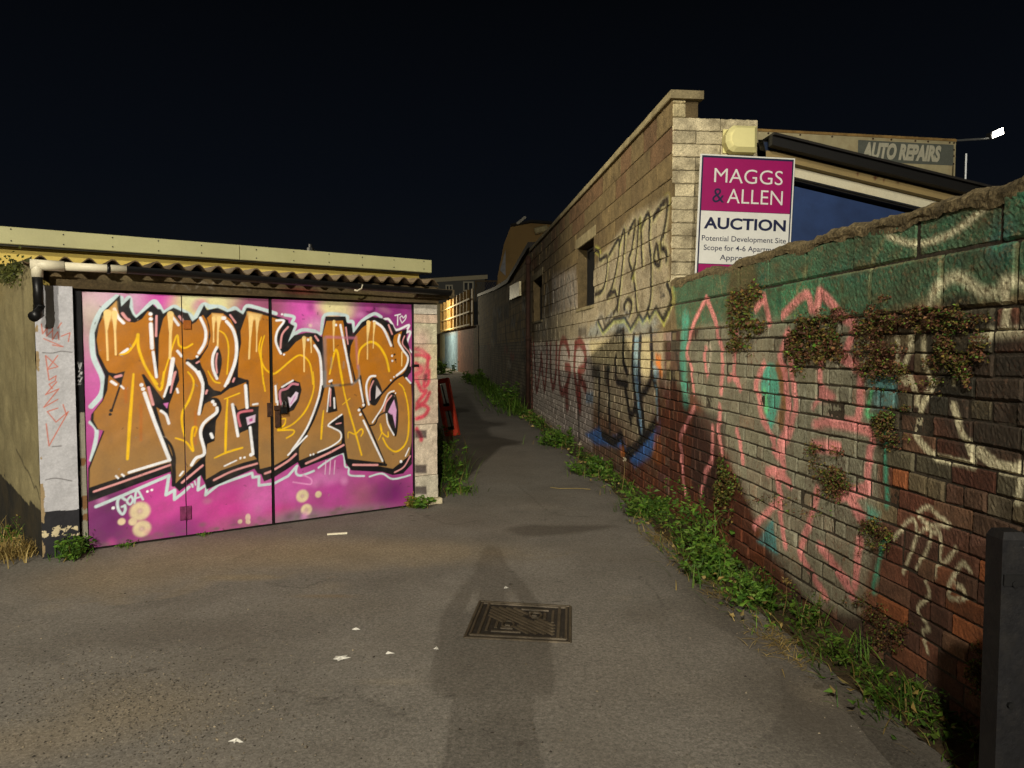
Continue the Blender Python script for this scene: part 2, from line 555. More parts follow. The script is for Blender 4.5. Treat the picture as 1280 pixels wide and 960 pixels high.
# background clouds of colour
DP.poly(PX((90, 350), (530, 350), (530, 700), (90, 700)), S(178, 74, 146), 1)
def db(px, py, rx, ry, col, a=1.0, soft=0.9, ring=None):
    k_ = 1.45 if rx > 14 else 1.0
    DP.blob(GW.uv(px, py), rx * MM * k_, ry * MM * k_, col, a, soft, ring)
db(125, 385, 34, 34, S(200, 190, 176), .95); db(160, 372, 45, 22, S(214, 170, 200), .9); db(118, 430, 16, 40, S(186, 170, 160), .8)
db(205, 372, 26, 18, S(214, 70, 176), .9); db(125, 480, 22, 50, S(206, 100, 176), .9)
db(255, 385, 34, 26, S(228, 222, 160), 1, .6); db(285, 370, 30, 14, S(226, 222, 170), .9); db(240, 372, 16, 12, S(220, 220, 170), .8)
db(320, 378, 30, 14, S(160, 84, 120), .95); db(350, 385, 18, 20, S(150, 82, 110), .9)
db(385, 385, 32, 30, S(222, 92, 190), .95); db(400, 408, 22, 14, S(232, 176, 214), .7); db(424, 384, 28, 16, S(236, 226, 170), 1, .6)
db(455, 385, 24, 24, S(170, 70, 150), .8); db(490, 395, 42, 34, S(142, 42, 128), .9); db(388, 407, 4, 4, S(236, 210, 200), .9)
db(150, 640, 45, 40, S(96, 34, 92), .95); db(125, 665, 30, 36, S(116, 44, 108), .9); db(205, 630, 40, 46, S(214, 72, 166), .8)
db(240, 660, 26, 22, S(112, 44, 110), .8); db(215, 670, 40, 20, S(134, 60, 118), .6); db(285, 640, 46, 36, S(206, 66, 156), .9); db(300, 655, 40, 14, S(166, 96, 130), .7)
db(325, 620, 24, 30, S(222, 112, 190), .7); db(365, 610, 30, 24, S(206, 96, 176), .8); db(352, 645, 22, 16, S(214, 60, 150), .8)
db(370, 648, 46, 14, S(132, 126, 130), .9); db(420, 610, 30, 24, S(190, 70, 160), .8); db(455, 620, 26, 26, S(160, 92, 120), .75); db(490, 615, 34, 26, S(120, 36, 110), .95)
db(440, 640, 60, 10, S(140, 116, 128), .8); db(410, 596, 30, 12, S(216, 130, 196), .7)
for x, y, r_ in ((152, 652, 5), (166, 652, 5.5), (300, 652 , 3.5), (310, 652, 3.5), (398, 618, 5.5)):
    db(x, y, r_, r_, S(226, 206, 170), 1, .4)
for x, y, r_ in ((175, 639, 13), (177.5, 661, 11.5), (378, 620, 10), (383, 637, 9)):
    db(x, y, r_, r_, S(228, 210, 172), 1, .35); db(x, y, r_ * .45, r_ * .45, S(190, 150, 150), .7, .9); db(x, y, r_ * .2, r_ * .2, S(220, 190, 190), .8, .9)
db(310, 647, 4, 6, S(226, 200, 180), .9, .4); db(311, 653, 3, 3, S(226, 200, 180), .9, .5)
for q in range(46):
    x_ = rng.uniform(110, 515); y_ = rng.choice((rng.uniform(368, 400), rng.uniform(595, 680)))
    db(x_, y_, rng.uniform(8, 11.9), rng.uniform(6, 12), rng.choice([S(206, 96, 176), S(150, 60, 130), S(226, 150, 206), S(120, 44, 110), S(180, 120, 150), S(210, 80, 160)]), rng.uniform(.3, .7), .95)
# pale outer glow
sil = PX((150, 368.5), (151.5, 383), (162, 373), (161, 388), (170, 397.5), (178, 391), (191, 380), (197, 386), (201, 386.5), (204, 392), (217, 384.5), (229, 390), (240, 402), (247, 397), (255, 381), (259, 387.5),
         (272, 384.7), (284, 390), (295, 387.5), (304, 393), (308.5, 384.5), (321, 387), (360.6, 400), (361, 404), (368, 408), (357, 431), (368, 419), (383, 415.6), (396, 416.5), (402, 421), (407, 395.5), (432, 395.5), (434, 404),
         (440, 405), (441.5, 417), (452.5, 402.5), (465.6, 395.5), (478, 398), (491, 406), (495, 414.5), (509, 411), (507, 420), (512, 434), (514.5, 462), (509, 472), (515, 479), (515, 580),
         (504, 592), (491, 594), (478, 590), (439, 588), (432, 579), (430, 566), (376, 586), (372, 578), (342, 597), (330, 602), (326.5, 593), (322, 592), (318, 586), (258, 612), (256, 604), (251, 594), (224, 614), (216, 606), (213, 590), (110, 628),
         (110, 585), (129, 538), (121, 537), (113, 526), (114, 518), (128, 500), (131, 470), (120, 444), (118, 416), (127, 391))
glow = Paint(aa=0.008)
DP.stroke(PX((146, 371), (127, 388), (116, 414), (117, 446), (128, 472), (127, 492), (114, 508)), 5.5 * MM, ICE)
DP.stroke(PX((113, 528), (121, 540), (114, 575)), 4 * MM, ICE)
DP.stroke(A_((370, 100), (385, 190), (450, 100), (470, 230), (510, 290), (560, 270), (690, 140), (740, 170), (770, 220), (800, 250), (900, 190), (960, 220), (1060, 270), (1100, 320), (1190, 170), (1270, 200)), 5.5 * MM, ICE)
DP.stroke(B_((200, 180), (330, 190), (400, 230), (470, 200), (540, 250), (590, 180), (700, 200), (880, 255)), 4.5 * MM, ICE)
DP.stroke(B_((970, 270), (1060, 290), (1040, 350), (1075, 380), (980, 590)), 4 * MM, ICE)
DP.stroke(C_((0, 480), (100, 420), (220, 430), (290, 450), (330, 270), (540, 275), (560, 330), (610, 340), (620, 430), (700, 330), (820, 258), (890, 290)), 4.5 * MM, ICE)
DP.stroke(C_((900, 320), (960, 310), (1000, 360), (1045, 420), (1170, 370), (1140, 440), (1185, 440), (1150, 560), (1190, 640)), 3.2 * MM, WHT)
# lower glow line
DP.stroke(G_((120, 545), (400, 430), (850, 235), (820, 430), (905, 380), (905, 475), (1000, 400), (1050, 350)), 3.6 * MM, ICE, sm=False)
DP.stroke(H_((110, 400), (100, 540), (195, 480), (175, 590), (300, 490), (640, 370), (650, 415), (710, 405), (710, 495), (860, 475), (1000, 400), (1090, 300)), 3.4 * MM, ICE, sm=False)
DP.stroke(H_((1090, 300), (1080, 370), (1130, 395), (1260, 350)), 3 * MM, ICE)
DP.stroke(H_((1150, 390), (1230, 430), (1230, 480), (1180, 480), (1050, 460)), 2 * MM, S(226, 150, 206))
DP.stroke(Q_((390, 330), (430, 300), (520, 250), (535, 320), (555, 330), (560, 370), (640, 375)), 2.6 * MM, ICE)
DP.stroke(Q_((670, 378), (740, 362), (800, 392), (895, 370)), 2.6 * MM, ICE)
for x in (430, 455, 480):
    DP.stroke(Q_((x, 290), (x - 5, 365)), 1.3 * MM, S(226, 190, 220))
# black body
DP.poly(sil, BLK)
# orange faces of the letters
vt = GW.uv(300, 390)[1]; vb = GW.uv(300, 600)[1]
def face(pts):
    DP.poly(pts, ORA, col2=(vb + 0.25, vt - 0.5, ORB))
face(A_((325, 130), (215, 240), (150, 370), (128, 520), (150, 660), (220, 800), (255, 850)) + D_((245, 60), (235, 180), (190, 290), (100, 400), (95, 480), (140, 570), (205, 590)) + G_((110, 30), (58, 170), (55, 355), (450, 225), (860, 100), (905, 325), (1080, 150), (1200, 35))
     + E_((150, 740), (130, 620), (170, 530), (260, 450), (300, 380), (280, 310), (220, 290), (150, 330), (110, 410), (150, 150), (100, 0)) + A_((1150, 850), (1060, 770), (1120, 715), (1190, 640), (1240, 560), (1250, 430), (1230, 330), (1190, 270), (1160, 290), (1120, 340), (1060, 375), (980, 360), (920, 290), (880, 235), (830, 260), (790, 310), (740, 300), (640, 230), (580, 310), (510, 345), (430, 335), (360, 290), (330, 190)))
face(B_((240, 250), (190, 300), (215, 380), (225, 480), (200, 590), (115, 720), (150, 820), (190, 900)) + E_((200, 120), (260, 180), (330, 195), (380, 150), (430, 90)) + B_((470, 800), (495, 680), (500, 560), (480, 430), (430, 320), (350, 255)))
face(E_((220, 250), (330, 228), (430, 155), (560, 100), (590, 95), (600, 350), (500, 380), (480, 340), (440, 320), (500, 640), (520, 610), (600, 575), (640, 820), (690, 870)) + H_((560, 265), (330, 345), (180, 435), (175, 230), (195, 60)) + E_((265, 690), (280, 480), (335, 380), (300, 290)))
face(B_((600, 230), (740, 265), (830, 290), (960, 330), (920, 420), (900, 500), (905, 590), (940, 655), (1000, 630), (1080, 540), (1160, 488), (1240, 495)) + C_((200, 510), (260, 600), (300, 730), (305, 900)) + F_((305, 0), (285, 200), (235, 380), (145, 580), (55, 740), (0, 800)) + H_((1000, 215), (860, 295), (720, 330), (705, 230)) + E_((705, 345), (615, 345), (608, 85)) + B_((500, 890), (500, 700), (532, 550), (525, 430), (560, 330)))
face(C_((345, 330), (510, 325), (540, 480), (560, 560), (600, 800), (620, 940)) + F_((640, 110), (690, 40), (715, 200), (745, 330), (700, 380), (780, 560), (935, 925), (900, 905), (560, 875), (530, 700), (510, 430), (495, 420), (370, 525), (480, 590), (500, 660), (490, 715), (60, 890), (60, 785), (115, 680), (245, 420), (325, 150)) + C_((320, 650), (305, 470)))
face(C_((800, 325), (700, 400), (640, 470), (590, 580), (580, 680), (610, 800), (640, 920)) + F_((690, 40), (720, 200), (745, 330), (700, 370), (790, 560), (945, 935)) + Q_((720, 320), (800, 335), (890, 262)) + F_((1195, 700), (1200, 300), (1190, 130), (1110, 45)) + C_((1150, 790), (1165, 690), (1110, 600), (1080, 520), (1100, 430), (1010, 480), (1000, 560), (960, 450), (890, 360)))
# black details
def k(pts): DP.poly(pts, BLK)
def ks(pts, w, sm=True): DP.stroke(pts, w * MM, BLK, sm=sm)
k(A_((690, 170), (740, 215), (775, 235), (795, 300), (750, 480), (742, 890), (725, 880), (705, 560), (680, 230)))
k(A_((350, 110), (375, 190), (400, 170), (465, 100), (455, 190), (500, 300), (560, 300), (500, 345), (430, 335), (370, 290), (335, 180)))
k(A_((940, 280), (980, 240), (1040, 250), (1080, 330), (1060, 375), (980, 350)))
k(D_((575, 25), (600, 20), (790, 275), (860, 100)) + A_((905, 740), (945, 830)) + D_((955, 80), (900, 200), (850, 330), (850, 500), (800, 400), (720, 350), (690, 335)))
ks(D_((695, 330), (760, 560), (875, 880)), 4.5, False)
ks(D_((810, 665), (870, 740), (905, 860), (900, 960)), 3.2); ks(G_((880, 60), (900, 200), (895, 330)), 4.5)
k(D_((235, 0), (320, 15), (410, -10), (372, 130), (250, 30))); ks(D_((370, 110), (285, 365)), 2)
for x, y, r_ in ((272, 385, 2.3), (262, 425, 2)): DP.blob(D_((x, y))[0], r_ * MM, r_ * MM, BLK, 1, .3)
ks(A_((1030, 725), (1090, 730), (1160, 690)), 3.4); ks(A_((1060, 730), (1180, 820), (1230, 960)), 3.5)
ks(E_((150, 60), (185, 200), (140, 340), (118, 410)), 4.5); k(E_((190, 60), (200, 150), (250, 210), (330, 225), (220, 260), (150, 330), (130, 330), (170, 200)))
ks(E_((215, 275), (290, 280), (320, 360), (290, 440)), 4.2)
k(E_((310, 430), (280, 490), (265, 690), (190, 720), (175, 840), (150, 720), (140, 620), (180, 540), (270, 450)))
ks(E_((430, 150), (590, 85), (605, 350)), 2.8, False); ks(B_((490, 640), (480, 820), (440, 930)), 4.5)
DP.poly(B_((300, 600), (335, 680), (335, 780), (300, 905), (265, 800), (262, 700)), BLK, sm=True)
k(E_((465, 335), (495, 385), (640, 350), (710, 340), (690, 540), (600, 545), (520, 600), (515, 640), (500, 630)))
k(E_((610, 560), (700, 530), (705, 880), (680, 860), (650, 640)))
ks(B_((910, 400), (895, 560), (940, 660)), 2.2); k(B_((980, 330), (1060, 380), (985, 590), (940, 660), (900, 570), (930, 420)))
k(E_((900, 190), (960, 120), (1060, 82), (1120, 105), (1138, 180), (1110, 290), (1060, 380), (990, 412), (930, 380), (900, 300)))
ks(C_((250, 560), (300, 660), (320, 800)) + F_((318, 150), (240, 420), (110, 680), (40, 775)), 2.6)
k(C_((515, 290), (560, 360), (600, 380), (610, 470), (575, 580), (580, 680), (615, 950), (560, 700), (530, 480)))
ks(F_((685, 40), (700, 200), (735, 330), (700, 370)), 2.6); ks(F_((680, 360), (780, 560), (930, 920)), 2.6)
k(F_((390, 90), (425, 160), (455, 390), (360, 412), (345, 380), (372, 170)))
k(F_((370, 525), (500, 425), (515, 430), (530, 700), (555, 880), (530, 880), (500, 720), (505, 640), (470, 570)))
ks(F_((560, 880), (940, 930)), 4); ks(F_((60, 770), (60, 890)), 3)
DP.poly(F_((800, 70), (845, 60), (890, 150), (900, 220), (850, 320), (810, 335), (770, 290), (780, 150)), BLK, sm=True)
ks(F_((1180, 0), (1050, 60), (950, 160), (880, 240)), 3)
DP.poly(F_((1000, 205), (1045, 250), (1065, 420), (1050, 620), (1020, 630), (960, 480), (930, 400), (960, 260)), BLK, sm=True)
ks(F_((940, 400), (870, 440), (830, 520), (780, 535)), 2.2)
ks(C_((1015, 470), (1005, 530), (1015, 590)), 1.8); k(C_((950, 340), (1010, 370), (1030, 460), (1000, 480), (960, 400)))
k(C_((1110, 430), (1150, 460), (1140, 560), (1195, 660), (1190, 780), (1150, 860), (1080, 890), (1170, 780), (1160, 680), (1090, 560)))
for x, y in ((1025, 665), (1035, 715)): DP.blob(C_((x, y))[0], 1.7 * MM, 1.7 * MM, BLK, 1, .3)
ks(C_((1035, 715), (1040, 745)), .9)
# pink highlights
def pk(pts, w=2.0, col=PNK): DP.stroke(pts, w * MM, col)
pk(A_((385, 255), (420, 300), (450, 320)), 3.2); pk(A_((725, 280), (720, 480)), 2.4); pk(A_((955, 285), (990, 330)), 3); pk(A_((915, 840), (880, 960)), 2.4)
pk(D_((315, 50), (370, 35)), 3); pk(D_((645, 155), (690, 325)), 3); pk(D_((905, 10), (865, 205)), 2); DP.poly(D_((790, 315), (845, 305), (830, 365)), S(212, 120, 190))
pk(A_((1125, 750), (1150, 735)), 2); pk(E_((180, 215), (190, 185)), 2.4); pk(E_((450, 95), (462, 65)), 2.4); pk(B_((420, 270), (475, 345)), 2.2); pk(B_((292, 655), (280, 740), (290, 850)), 2)
pk(E_((640, 385), (505, 415), (522, 540)), 3, S(206, 110, 128)); DP.poly(E_((580, 455), (675, 425), (670, 500), (595, 530)), S(224, 196, 224)); DP.poly(E_((612, 470), (645, 460), (645, 490), (615, 498)), S(196, 84, 160))
pk(B_((1000, 390), (940, 470), (925, 600)), 2.4); pk(E_((1100, 125), (1040, 120), (990, 165), (925, 190), (920, 270), (940, 340)), 3, S(206, 130, 150))
DP.poly(E_((1000, 250), (1030, 260), (1080, 195), (1105, 210), (1090, 270), (1020, 355)), S(226, 208, 232)); DP.stroke(E_((1030, 320), (1070, 245)), 1.3 * MM, S(210, 130, 196))
pk(C_((230, 480), (262, 525)), 2.4); pk(C_((540, 395), (560, 560)), 2); pk(C_((965, 370), (1000, 460)), 2.4); pk(C_((1125, 480), (1105, 560), (1180, 660), (1185, 780)), 1.8)
pk(F_((385, 170), (380, 340)), 1.8); pk(F_((815, 90), (780, 180), (780, 280)), 2); pk(F_((995, 235), (940, 310), (920, 390)), 2); DP.poly(F_((845, 135), (895, 210), (835, 270)), S(214, 206, 212)); DP.poly(F_((1020, 275), (1045, 380), (1035, 560), (1010, 440), (960, 400)), S(226, 170, 220)); ks(F_((1000, 430), (1020, 560)), 2)
pk(F_((420, 260), (425, 360)), 2.2, WHT); pk(F_((490, 510), (440, 520)), 1.6)
pk(G_((100, 395), (480, 265), (860, 130)), 2.4); pk(G_((980, 305), (1185, 135)), 2.6); pk(H_((260, 440), (450, 350), (690, 275)), 2.6); pk(H_((770, 375), (840, 350)), 2.8); pk(H_((870, 330), (1000, 250), (1080, 180)), 2.8)
pk(F_((140, 915), (350, 820), (515, 730)), 2.8); pk(F_((610, 928), (855, 930)), 2.8); pk(Q_((810, 355), (860, 325), (895, 265)), 2.2)
# white highlights
def w_(pts, w=2.2, sm=True): DP.stroke(pts, w * MM, WHT, sm=sm)
def dot(pts, r_=2.0):
    for p in pts: DP.blob(p, r_ * MM, r_ * MM, WHT, 1, .35)
w_(A_((305, 210), (340, 290), (395, 350)), 3.4); w_(A_((668, 360), (680, 600)), 4); w_(A_((690, 640), (725, 890)), 3); dot(A_((665, 260), (668, 310)), 2.6); w_(A_((370, 660), (435, 612)), 3)
w_(A_((880, 280), (945, 370)), 3); w_(A_((1165, 300), (1215, 420), (1210, 540), (1150, 650)), 3.4); dot(A_((1130, 685))); w_(A_((935, 630), (975, 680)), 3); w_(A_((890, 710), (850, 960)), 4.5, False)
w_(D_((880, 0), (800, 245)), 2.4); w_(A_((1035, 750), (1130, 840), (1190, 960)), 3.4); w_(D_((1150, 0), (1190, 150), (1150, 420)), 3.4); dot(D_((575, 130), (590, 170)), 2.6); w_(D_((605, 210), (700, 480), (855, 880)), 4, False); w_(G_((855, 80), (450, 205)), 3, False)
w_(D_((275, 95), (320, 125)), 3); w_(D_((370, 140), (398, 165)), 2); w_(D_((770, 390), (820, 430), (848, 515)), 3); w_(D_((930, 170), (940, 205)), 2.6)
w_(B_((345, 300), (362, 302)), 4.5); w_(B_((385, 335), (450, 420), (485, 560), (470, 740), (390, 950)), 3.8); w_(B_((290, 590), (250, 680), (250, 800), (290, 905)), 3.2); w_(E_((430, 20), (370, 140)), 3)
dot(E_((248, 297), (268, 325)), 2.6); w_(E_((290, 360), (280, 410), (160, 510), (125, 620), (165, 810), (80, 860), (35, 930)), 3.6); w_(E_((575, 135), (590, 355)), 3.8); w_(E_((445, 325), (500, 640)), 3.4, False); w_(E_((620, 555), (650, 820)), 3.4, False); dot(E_((630, 828),), 2.8); w_(E_((650, 325), (695, 318)), 2.4)
w_(E_((365, 940), (485, 885)), 1.8); dot(E_((525, 862), (565, 855)), 1.8); w_(E_((230, 620), (245, 655)), 3.5)
w_(B_((885, 325), (960, 330), (895, 430), (880, 540), (930, 655)), 2.8); dot(B_((960, 665), (940, 262)), 1.6); w_(E_((940, 150), (1050, 85)), 2.2); w_(E_((875, 140), (885, 300)), 2.6); w_(E_((895, 290), (895, 330)), 2)
w_(C_((225, 575), (280, 690), (298, 960)), 3.4); w_(F_((295, 0), (270, 240), (150, 560), (0, 780)), 2.6); w_(H_((1190, 0), (1000, 190)), 2.2); dot(C_((160, 518), (440, 370)), 2.2)
w_(C_((485, 370), (530, 600), (600, 950)), 3, False); w_(F_((672, 80), (712, 300)), 2.4); dot(F_((670, 380), (685, 425), (715, 330)), 2.4); w_(F_((715, 485), (905, 890)), 2.6, False); w_(F_((375, 160), (350, 395)), 1.6); w_(F_((375, 95), (395, 85)), 3)
w_(F_((495, 425), (365, 525), (400, 555), (480, 600), (485, 670), (400, 740), (260, 805)), 2); dot(F_((185, 830), (215, 822)), 1.7); w_(C_((820, 335), (900, 390), (950, 480), (990, 575)), 3.4); dot(C_((1000, 678), (1003, 728)), 1.9)
w_(C_((1075, 470), (1065, 540), (1110, 620), (1160, 700), (1130, 800), (1045, 875)), 3); dot(C_((1018, 890), (988, 922)), 1.5); w_(F_((835, 40), (780, 50), (745, 130), (750, 230), (770, 325)), 2.8); w_(F_((1020, 190), (960, 220), (900, 360), (805, 505)), 2); dot(F_((1035, 212),), 1.3); w_(F_((945, 420), (960, 520), (1020, 630)), 2)
w_(C_((1140, 900), (1185, 950)), 2.4); w_(F_((1170, 760), (1135, 840)), 1.8); dot(F_((1090, 895),), 2.6); w_(G_((320, 240), (342, 262)), 2); w_(G_((380, 225), (398, 240)), 2.2); w_(G_((960, 235), (990, 195)), 2.2)
dot(G_((292, 560),), 2.2); dot(G_((635, 395), (678, 380)), 1.8)
# yellow lines
def y_(pts, w=2.2): DP.stroke(pts, [w * MM * .7, w * MM * 1.2, w * MM], YEL)
y_(A_((360, 665), (440, 640), (520, 530), (540, 465), (545, 600), (620, 800), (730, 960)), 2.6); y_(D_((640, 0), (760, 180), (800, 0)), 2.4); y_(A_((770, 960), (920, 490), (950, 570), (1010, 600), (1085, 560)), 2)
y_(D_((495, 20), (460, 480), (435, 870)), 3); y_(A_((1040, 840), (1085, 900)) + D_((1095, 140), (1050, 280), (985, 400), (980, 520), (1005, 640)), 2.2); y_(D_((915, 660), (1020, 700), (1090, 790), (1075, 680), (1090, 560), (1125, 560), (1105, 640)), 2.4)
y_(B_((300, 420), (370, 470), (405, 600), (390, 860)), 1.6); y_(B_((200, 830), (260, 930), (320, 950)), 1.6); y_(E_((365, 270), (515, 212)), 1.8); y_(E_((395, 270), (380, 560), (375, 810)), 2.6); y_(E_((265, 860), (400, 800), (545, 758)), 2.2)
y_(B_((735, 490), (710, 620), (760, 790), (840, 855), (900, 835), (1060, 700), (1140, 675), (1220, 760), (1250, 960)), 2); y_(B_((765, 475), (730, 620), (740, 800), (755, 960)), 1.8); y_(E_((745, 20), (770, 190)), 1.8)
y_(E_((1250, 0), (1255, 180), (1180, 380), (1050, 520), (900, 585)), 2); y_(E_((935, 470), (975, 470), (960, 530), (900, 580), (1050, 580), (1050, 620), (985, 660)), 1.9)
y_(C_((375, 860), (440, 615), (480, 800), (510, 960)), 2.6); y_(F_((480, 0), (540, 280), (620, 560), (695, 830)), 2.2); y_(F_((505, 325), (580, 265)), 1.4); y_(F_((315, 385), (300, 540), (292, 670)), 2.2); y_(F_((560, 660), (565, 600), (630, 620), (690, 570), (710, 600), (690, 640)), 1.7)
y_(C_((660, 760), (680, 620), (780, 540), (870, 580), (940, 700), (970, 830)), 3); y_(F_((1070, 115), (1120, 180), (1165, 400), (1150, 680), (1050, 795), (960, 750), (910, 660)), 2.2); y_(F_((865, 680), (900, 600), (885, 520), (900, 600), (960, 650), (960, 600)), 1.7)
# pale drips
def dr(pts, w0, w1): DP.stroke(pts, [w0 * MM, w1 * MM, w1 * MM], DRP, sm=False)
dr(A_((235, 250), (225, 430), (238, 720)), 8, 2); dr(A_((305, 250), (310, 430), (318, 665)), 6, 2); DP.poly(A_((325, 140), (190, 290), (250, 330), (330, 300)), DRP, .55, soft=.03); dr(A_((865, 260), (865, 450), (860, 700)), 7, 3)
DP.poly(B_((240, 255), (345, 265), (330, 330), (250, 340)), DRP, .7, soft=.02); dr(B_((255, 300), (255, 440), (255, 540)), 4, 1.4); dr(B_((310, 300), (300, 420), (295, 580)), 5, 2); DP.poly(B_((590, 240), (740, 265), (720, 320), (610, 320)), DRP, .8, soft=.02)
dr(B_((630, 300), (620, 500), (610, 705)), 6, 2.2); dr(B_((695, 310), (688, 460), (685, 635)), 5, 1.4); dr(B_((1160, 500), (1160, 650), (1162, 835)), 5, 1.8); dr(B_((1225, 500), (1230, 560), (1232, 645)), 3.4, 1.4)
dr(C_((420, 335), (415, 500), (418, 630)), 4, 1.4); dr(C_((765, 345), (755, 520), (755, 710)), 6, 1.6); dr(C_((825, 350), (815, 480), (812, 600)), 4, 1.3); dr(C_((1098, 640), (1095, 780)), 1.8, 1.4)
for x, y0, y1 in ((570, 330, 680), (1115, 400, 720), (420, 160, 300)): DP.stroke(D_((x, y0), (x, y1)), 2.5 * MM, S(190, 96, 10), .55, soft=.02)
# bare strip where a notice was torn off
for p0, p1, w in (((326, 500), (330, 950), 4.5), ((345, 490), (620, 500), 3)): DP.stroke(C_(p0, p1), w * MM, S(150, 130, 130) if w > 4 else S(196, 116, 150), .65, soft=.02)
DP.stroke(F_((330, 0), (325, 140)), 4.5 * MM, S(128, 126, 124), .8, soft=.015); DP.stroke(F_((330, 140), (480, 130)), 3 * MM, S(128, 126, 124), .8, soft=.015); DP.stroke(F_((600, 130), (670, 60), (665, -60)), 2.6 * MM, S(140, 136, 134), .7, soft=.015); DP.stroke(F_((480, 135), (600, 120)), 3 * MM, S(60, 50, 40), .7, soft=.015)
DP.stroke(C_((640, 490), (660, 800)), 3 * MM, S(200, 120, 150), .5, soft=.02); DP.stroke(C_((395, 700), (390, 800)), 2.4 * MM, S(150, 140, 130), .6, soft=.015); DP.stroke(C_((520, 740), (515, 800)), 2.4 * MM, S(150, 140, 130), .5, soft=.015)
for q in range(90):
    x_ = rng.uniform(110, 515); yb_ = 688 - (x_ - 112) * .137
    db(x_, yb_ - abs(rng.gauss(0, 5)), rng.uniform(3, 10), rng.uniform(2, 6), S(112, 100, 92), rng.uniform(.2, .6), .95)
for q in range(70):
    x_ = rng.uniform(112, 513); y_ = rng.uniform(372, 670)
    DP.stroke([GW.uv(x_, y_), GW.uv(x_ + rng.gauss(0, 2), y_ + rng.gauss(0, 2))], rng.uniform(.4, 1.0) * MM, rng.choice([S(60, 40, 30), S(40, 36, 34), S(150, 140, 130)]), .8)
# small lettering
def wl_(pts, w=1.7, col=ICE): DP.stroke(pts, w * MM, col)
wl_(G_((412, 478), (365, 452), (335, 500), (345, 575), (385, 622), (412, 580), (408, 535)), 3); wl_(G_((408, 538), (378, 548)), 2.4); wl_(G_((470, 440), (430, 490), (460, 525), (490, 480), (470, 440)), 2.4); wl_(G_((505, 510), (530, 380), (590, 475)), 2.4); wl_(G_((515, 465), (560, 450)), 1.8)
wl_(C_((1030, 275), (1085, 262)), 1.6, WHT); wl_(C_((1058, 270), (1055, 370)), 1.6, WHT); wl_(C_((1100, 350), (1080, 300), (1100, 280), (1115, 300), (1140, 270), (1135, 310), (1100, 350)), 1.3, WHT)
wl_(H_((30, 480), (45, 510)), 1.4); wl_(H_((65, 450), (75, 490)), 1.4); wl_(G_((1085, 320), (1090, 350)), 1.4); wl_(G_((1110, 295), (1115, 325)), 1.4)

# ------------------------------------------------------------------ garage
M_DOOR = mat('painted_sheet_door', base=True, paint=True, rough=0.55, var=0.0, grain=0.05, gscale=60, bump=0.04, bscale=14, stain=0.22, stain_col=S(96, 84, 72), stain_scale=7.0, spec=0.35)
M_BLACKMETAL = mat('black_metal', S(20, 20, 20), rough=0.5, var=0.3, bump=0.1)
M_RUST = mat('rusted_iron', S(64, 42, 30), rough=0.8, var=0.5, vscale=30, bump=0.5)
M_TIMBER = mat('weathered_timber', S(96, 84, 60), rough=0.9, var=0.45, vscale=7, grain=0.35, gscale=40, bump=0.5, bscale=30, stain=0.5, stain_col=S(48, 42, 30), stain_scale=5)
gar = thing('garage', 'low garage with corrugated roof and sprayed metal doors', 'garage', G0)
VTOP = 1.925; V0 = 0.018
uL = GW.uv(109, 600)[0]; u1 = GW.uv(232, 600)[0]; u2 = GW.uv(341, 600)[0]; uR = GW.uv(516, 600)[0]
leaves = ((uL, u1 - 0.004, 'left door leaf with the start of the painted letters'), (u1 + 0.004, u2 - 0.012, 'middle door leaf'), (u2 + 0.014, uR, 'right door leaf with torn grey patch'))
leaf_ob = []
for (a0, a1, lb) in leaves:
    nu_ = int((a1 - a0) / 0.0055); nv_ = int((VTOP - V0) / 0.0055)
    uv, f = grid(a0, a1, V0, VTOP, nu_, nv_)
    pnt = DP.ev(uv)
    # grey galvanised lower rim and top edge where the paint runs out
    o_ = 0.0025 * np.sin(uv[:, 0] * 9 + uv[:, 1] * 3) + 0.0016 * np.sin(uv[:, 0] * 31 + 2 * np.sin(uv[:, 1] * 11)) * np.sin(uv[:, 1] * 23 + uv[:, 0] * 4)
    v = GW.arr(np.concatenate([uv, o_[:, None]], 1))
    n0 = len(v)
    # rim so that the leaf has thickness
    b = [GW.P(a0, V0, -0.035), GW.P(a1, V0, -0.035), GW.P(a1, VTOP, -0.035), GW.P(a0, VTOP, -0.035)]
    bot = list(range(nu_ + 1)); top = [nv_ * (nu_ + 1) + q for q in range(nu_ + 1)]
    lef = [q * (nu_ + 1) for q in range(nv_ + 1)]; rig = [q * (nu_ + 1) + nu_ for q in range(nv_ + 1)]
    f = f.tolist()
    f += [tuple(bot[::-1] + [n0, n0 + 1]), tuple(top + [n0 + 2, n0 + 3]), tuple(lef + [n0 + 3, n0]), tuple(rig[::-1] + [n0 + 1, n0 + 2]), (n0 + 3, n0 + 2, n0 + 1, n0)]
    v = np.concatenate([v, np.array([tuple(q) for q in b])])
    pnt = np.concatenate([pnt, const(4, (0.1, 0.1, 0.1, 0))])
    ob = mesh_obj('door_leaf', v, f, M_DOOR, gar, attrs={'Base': const(len(v), S(120, 116, 112)), 'Paint': pnt})
    ob['label'] = lb
    leaf_ob.append(ob)
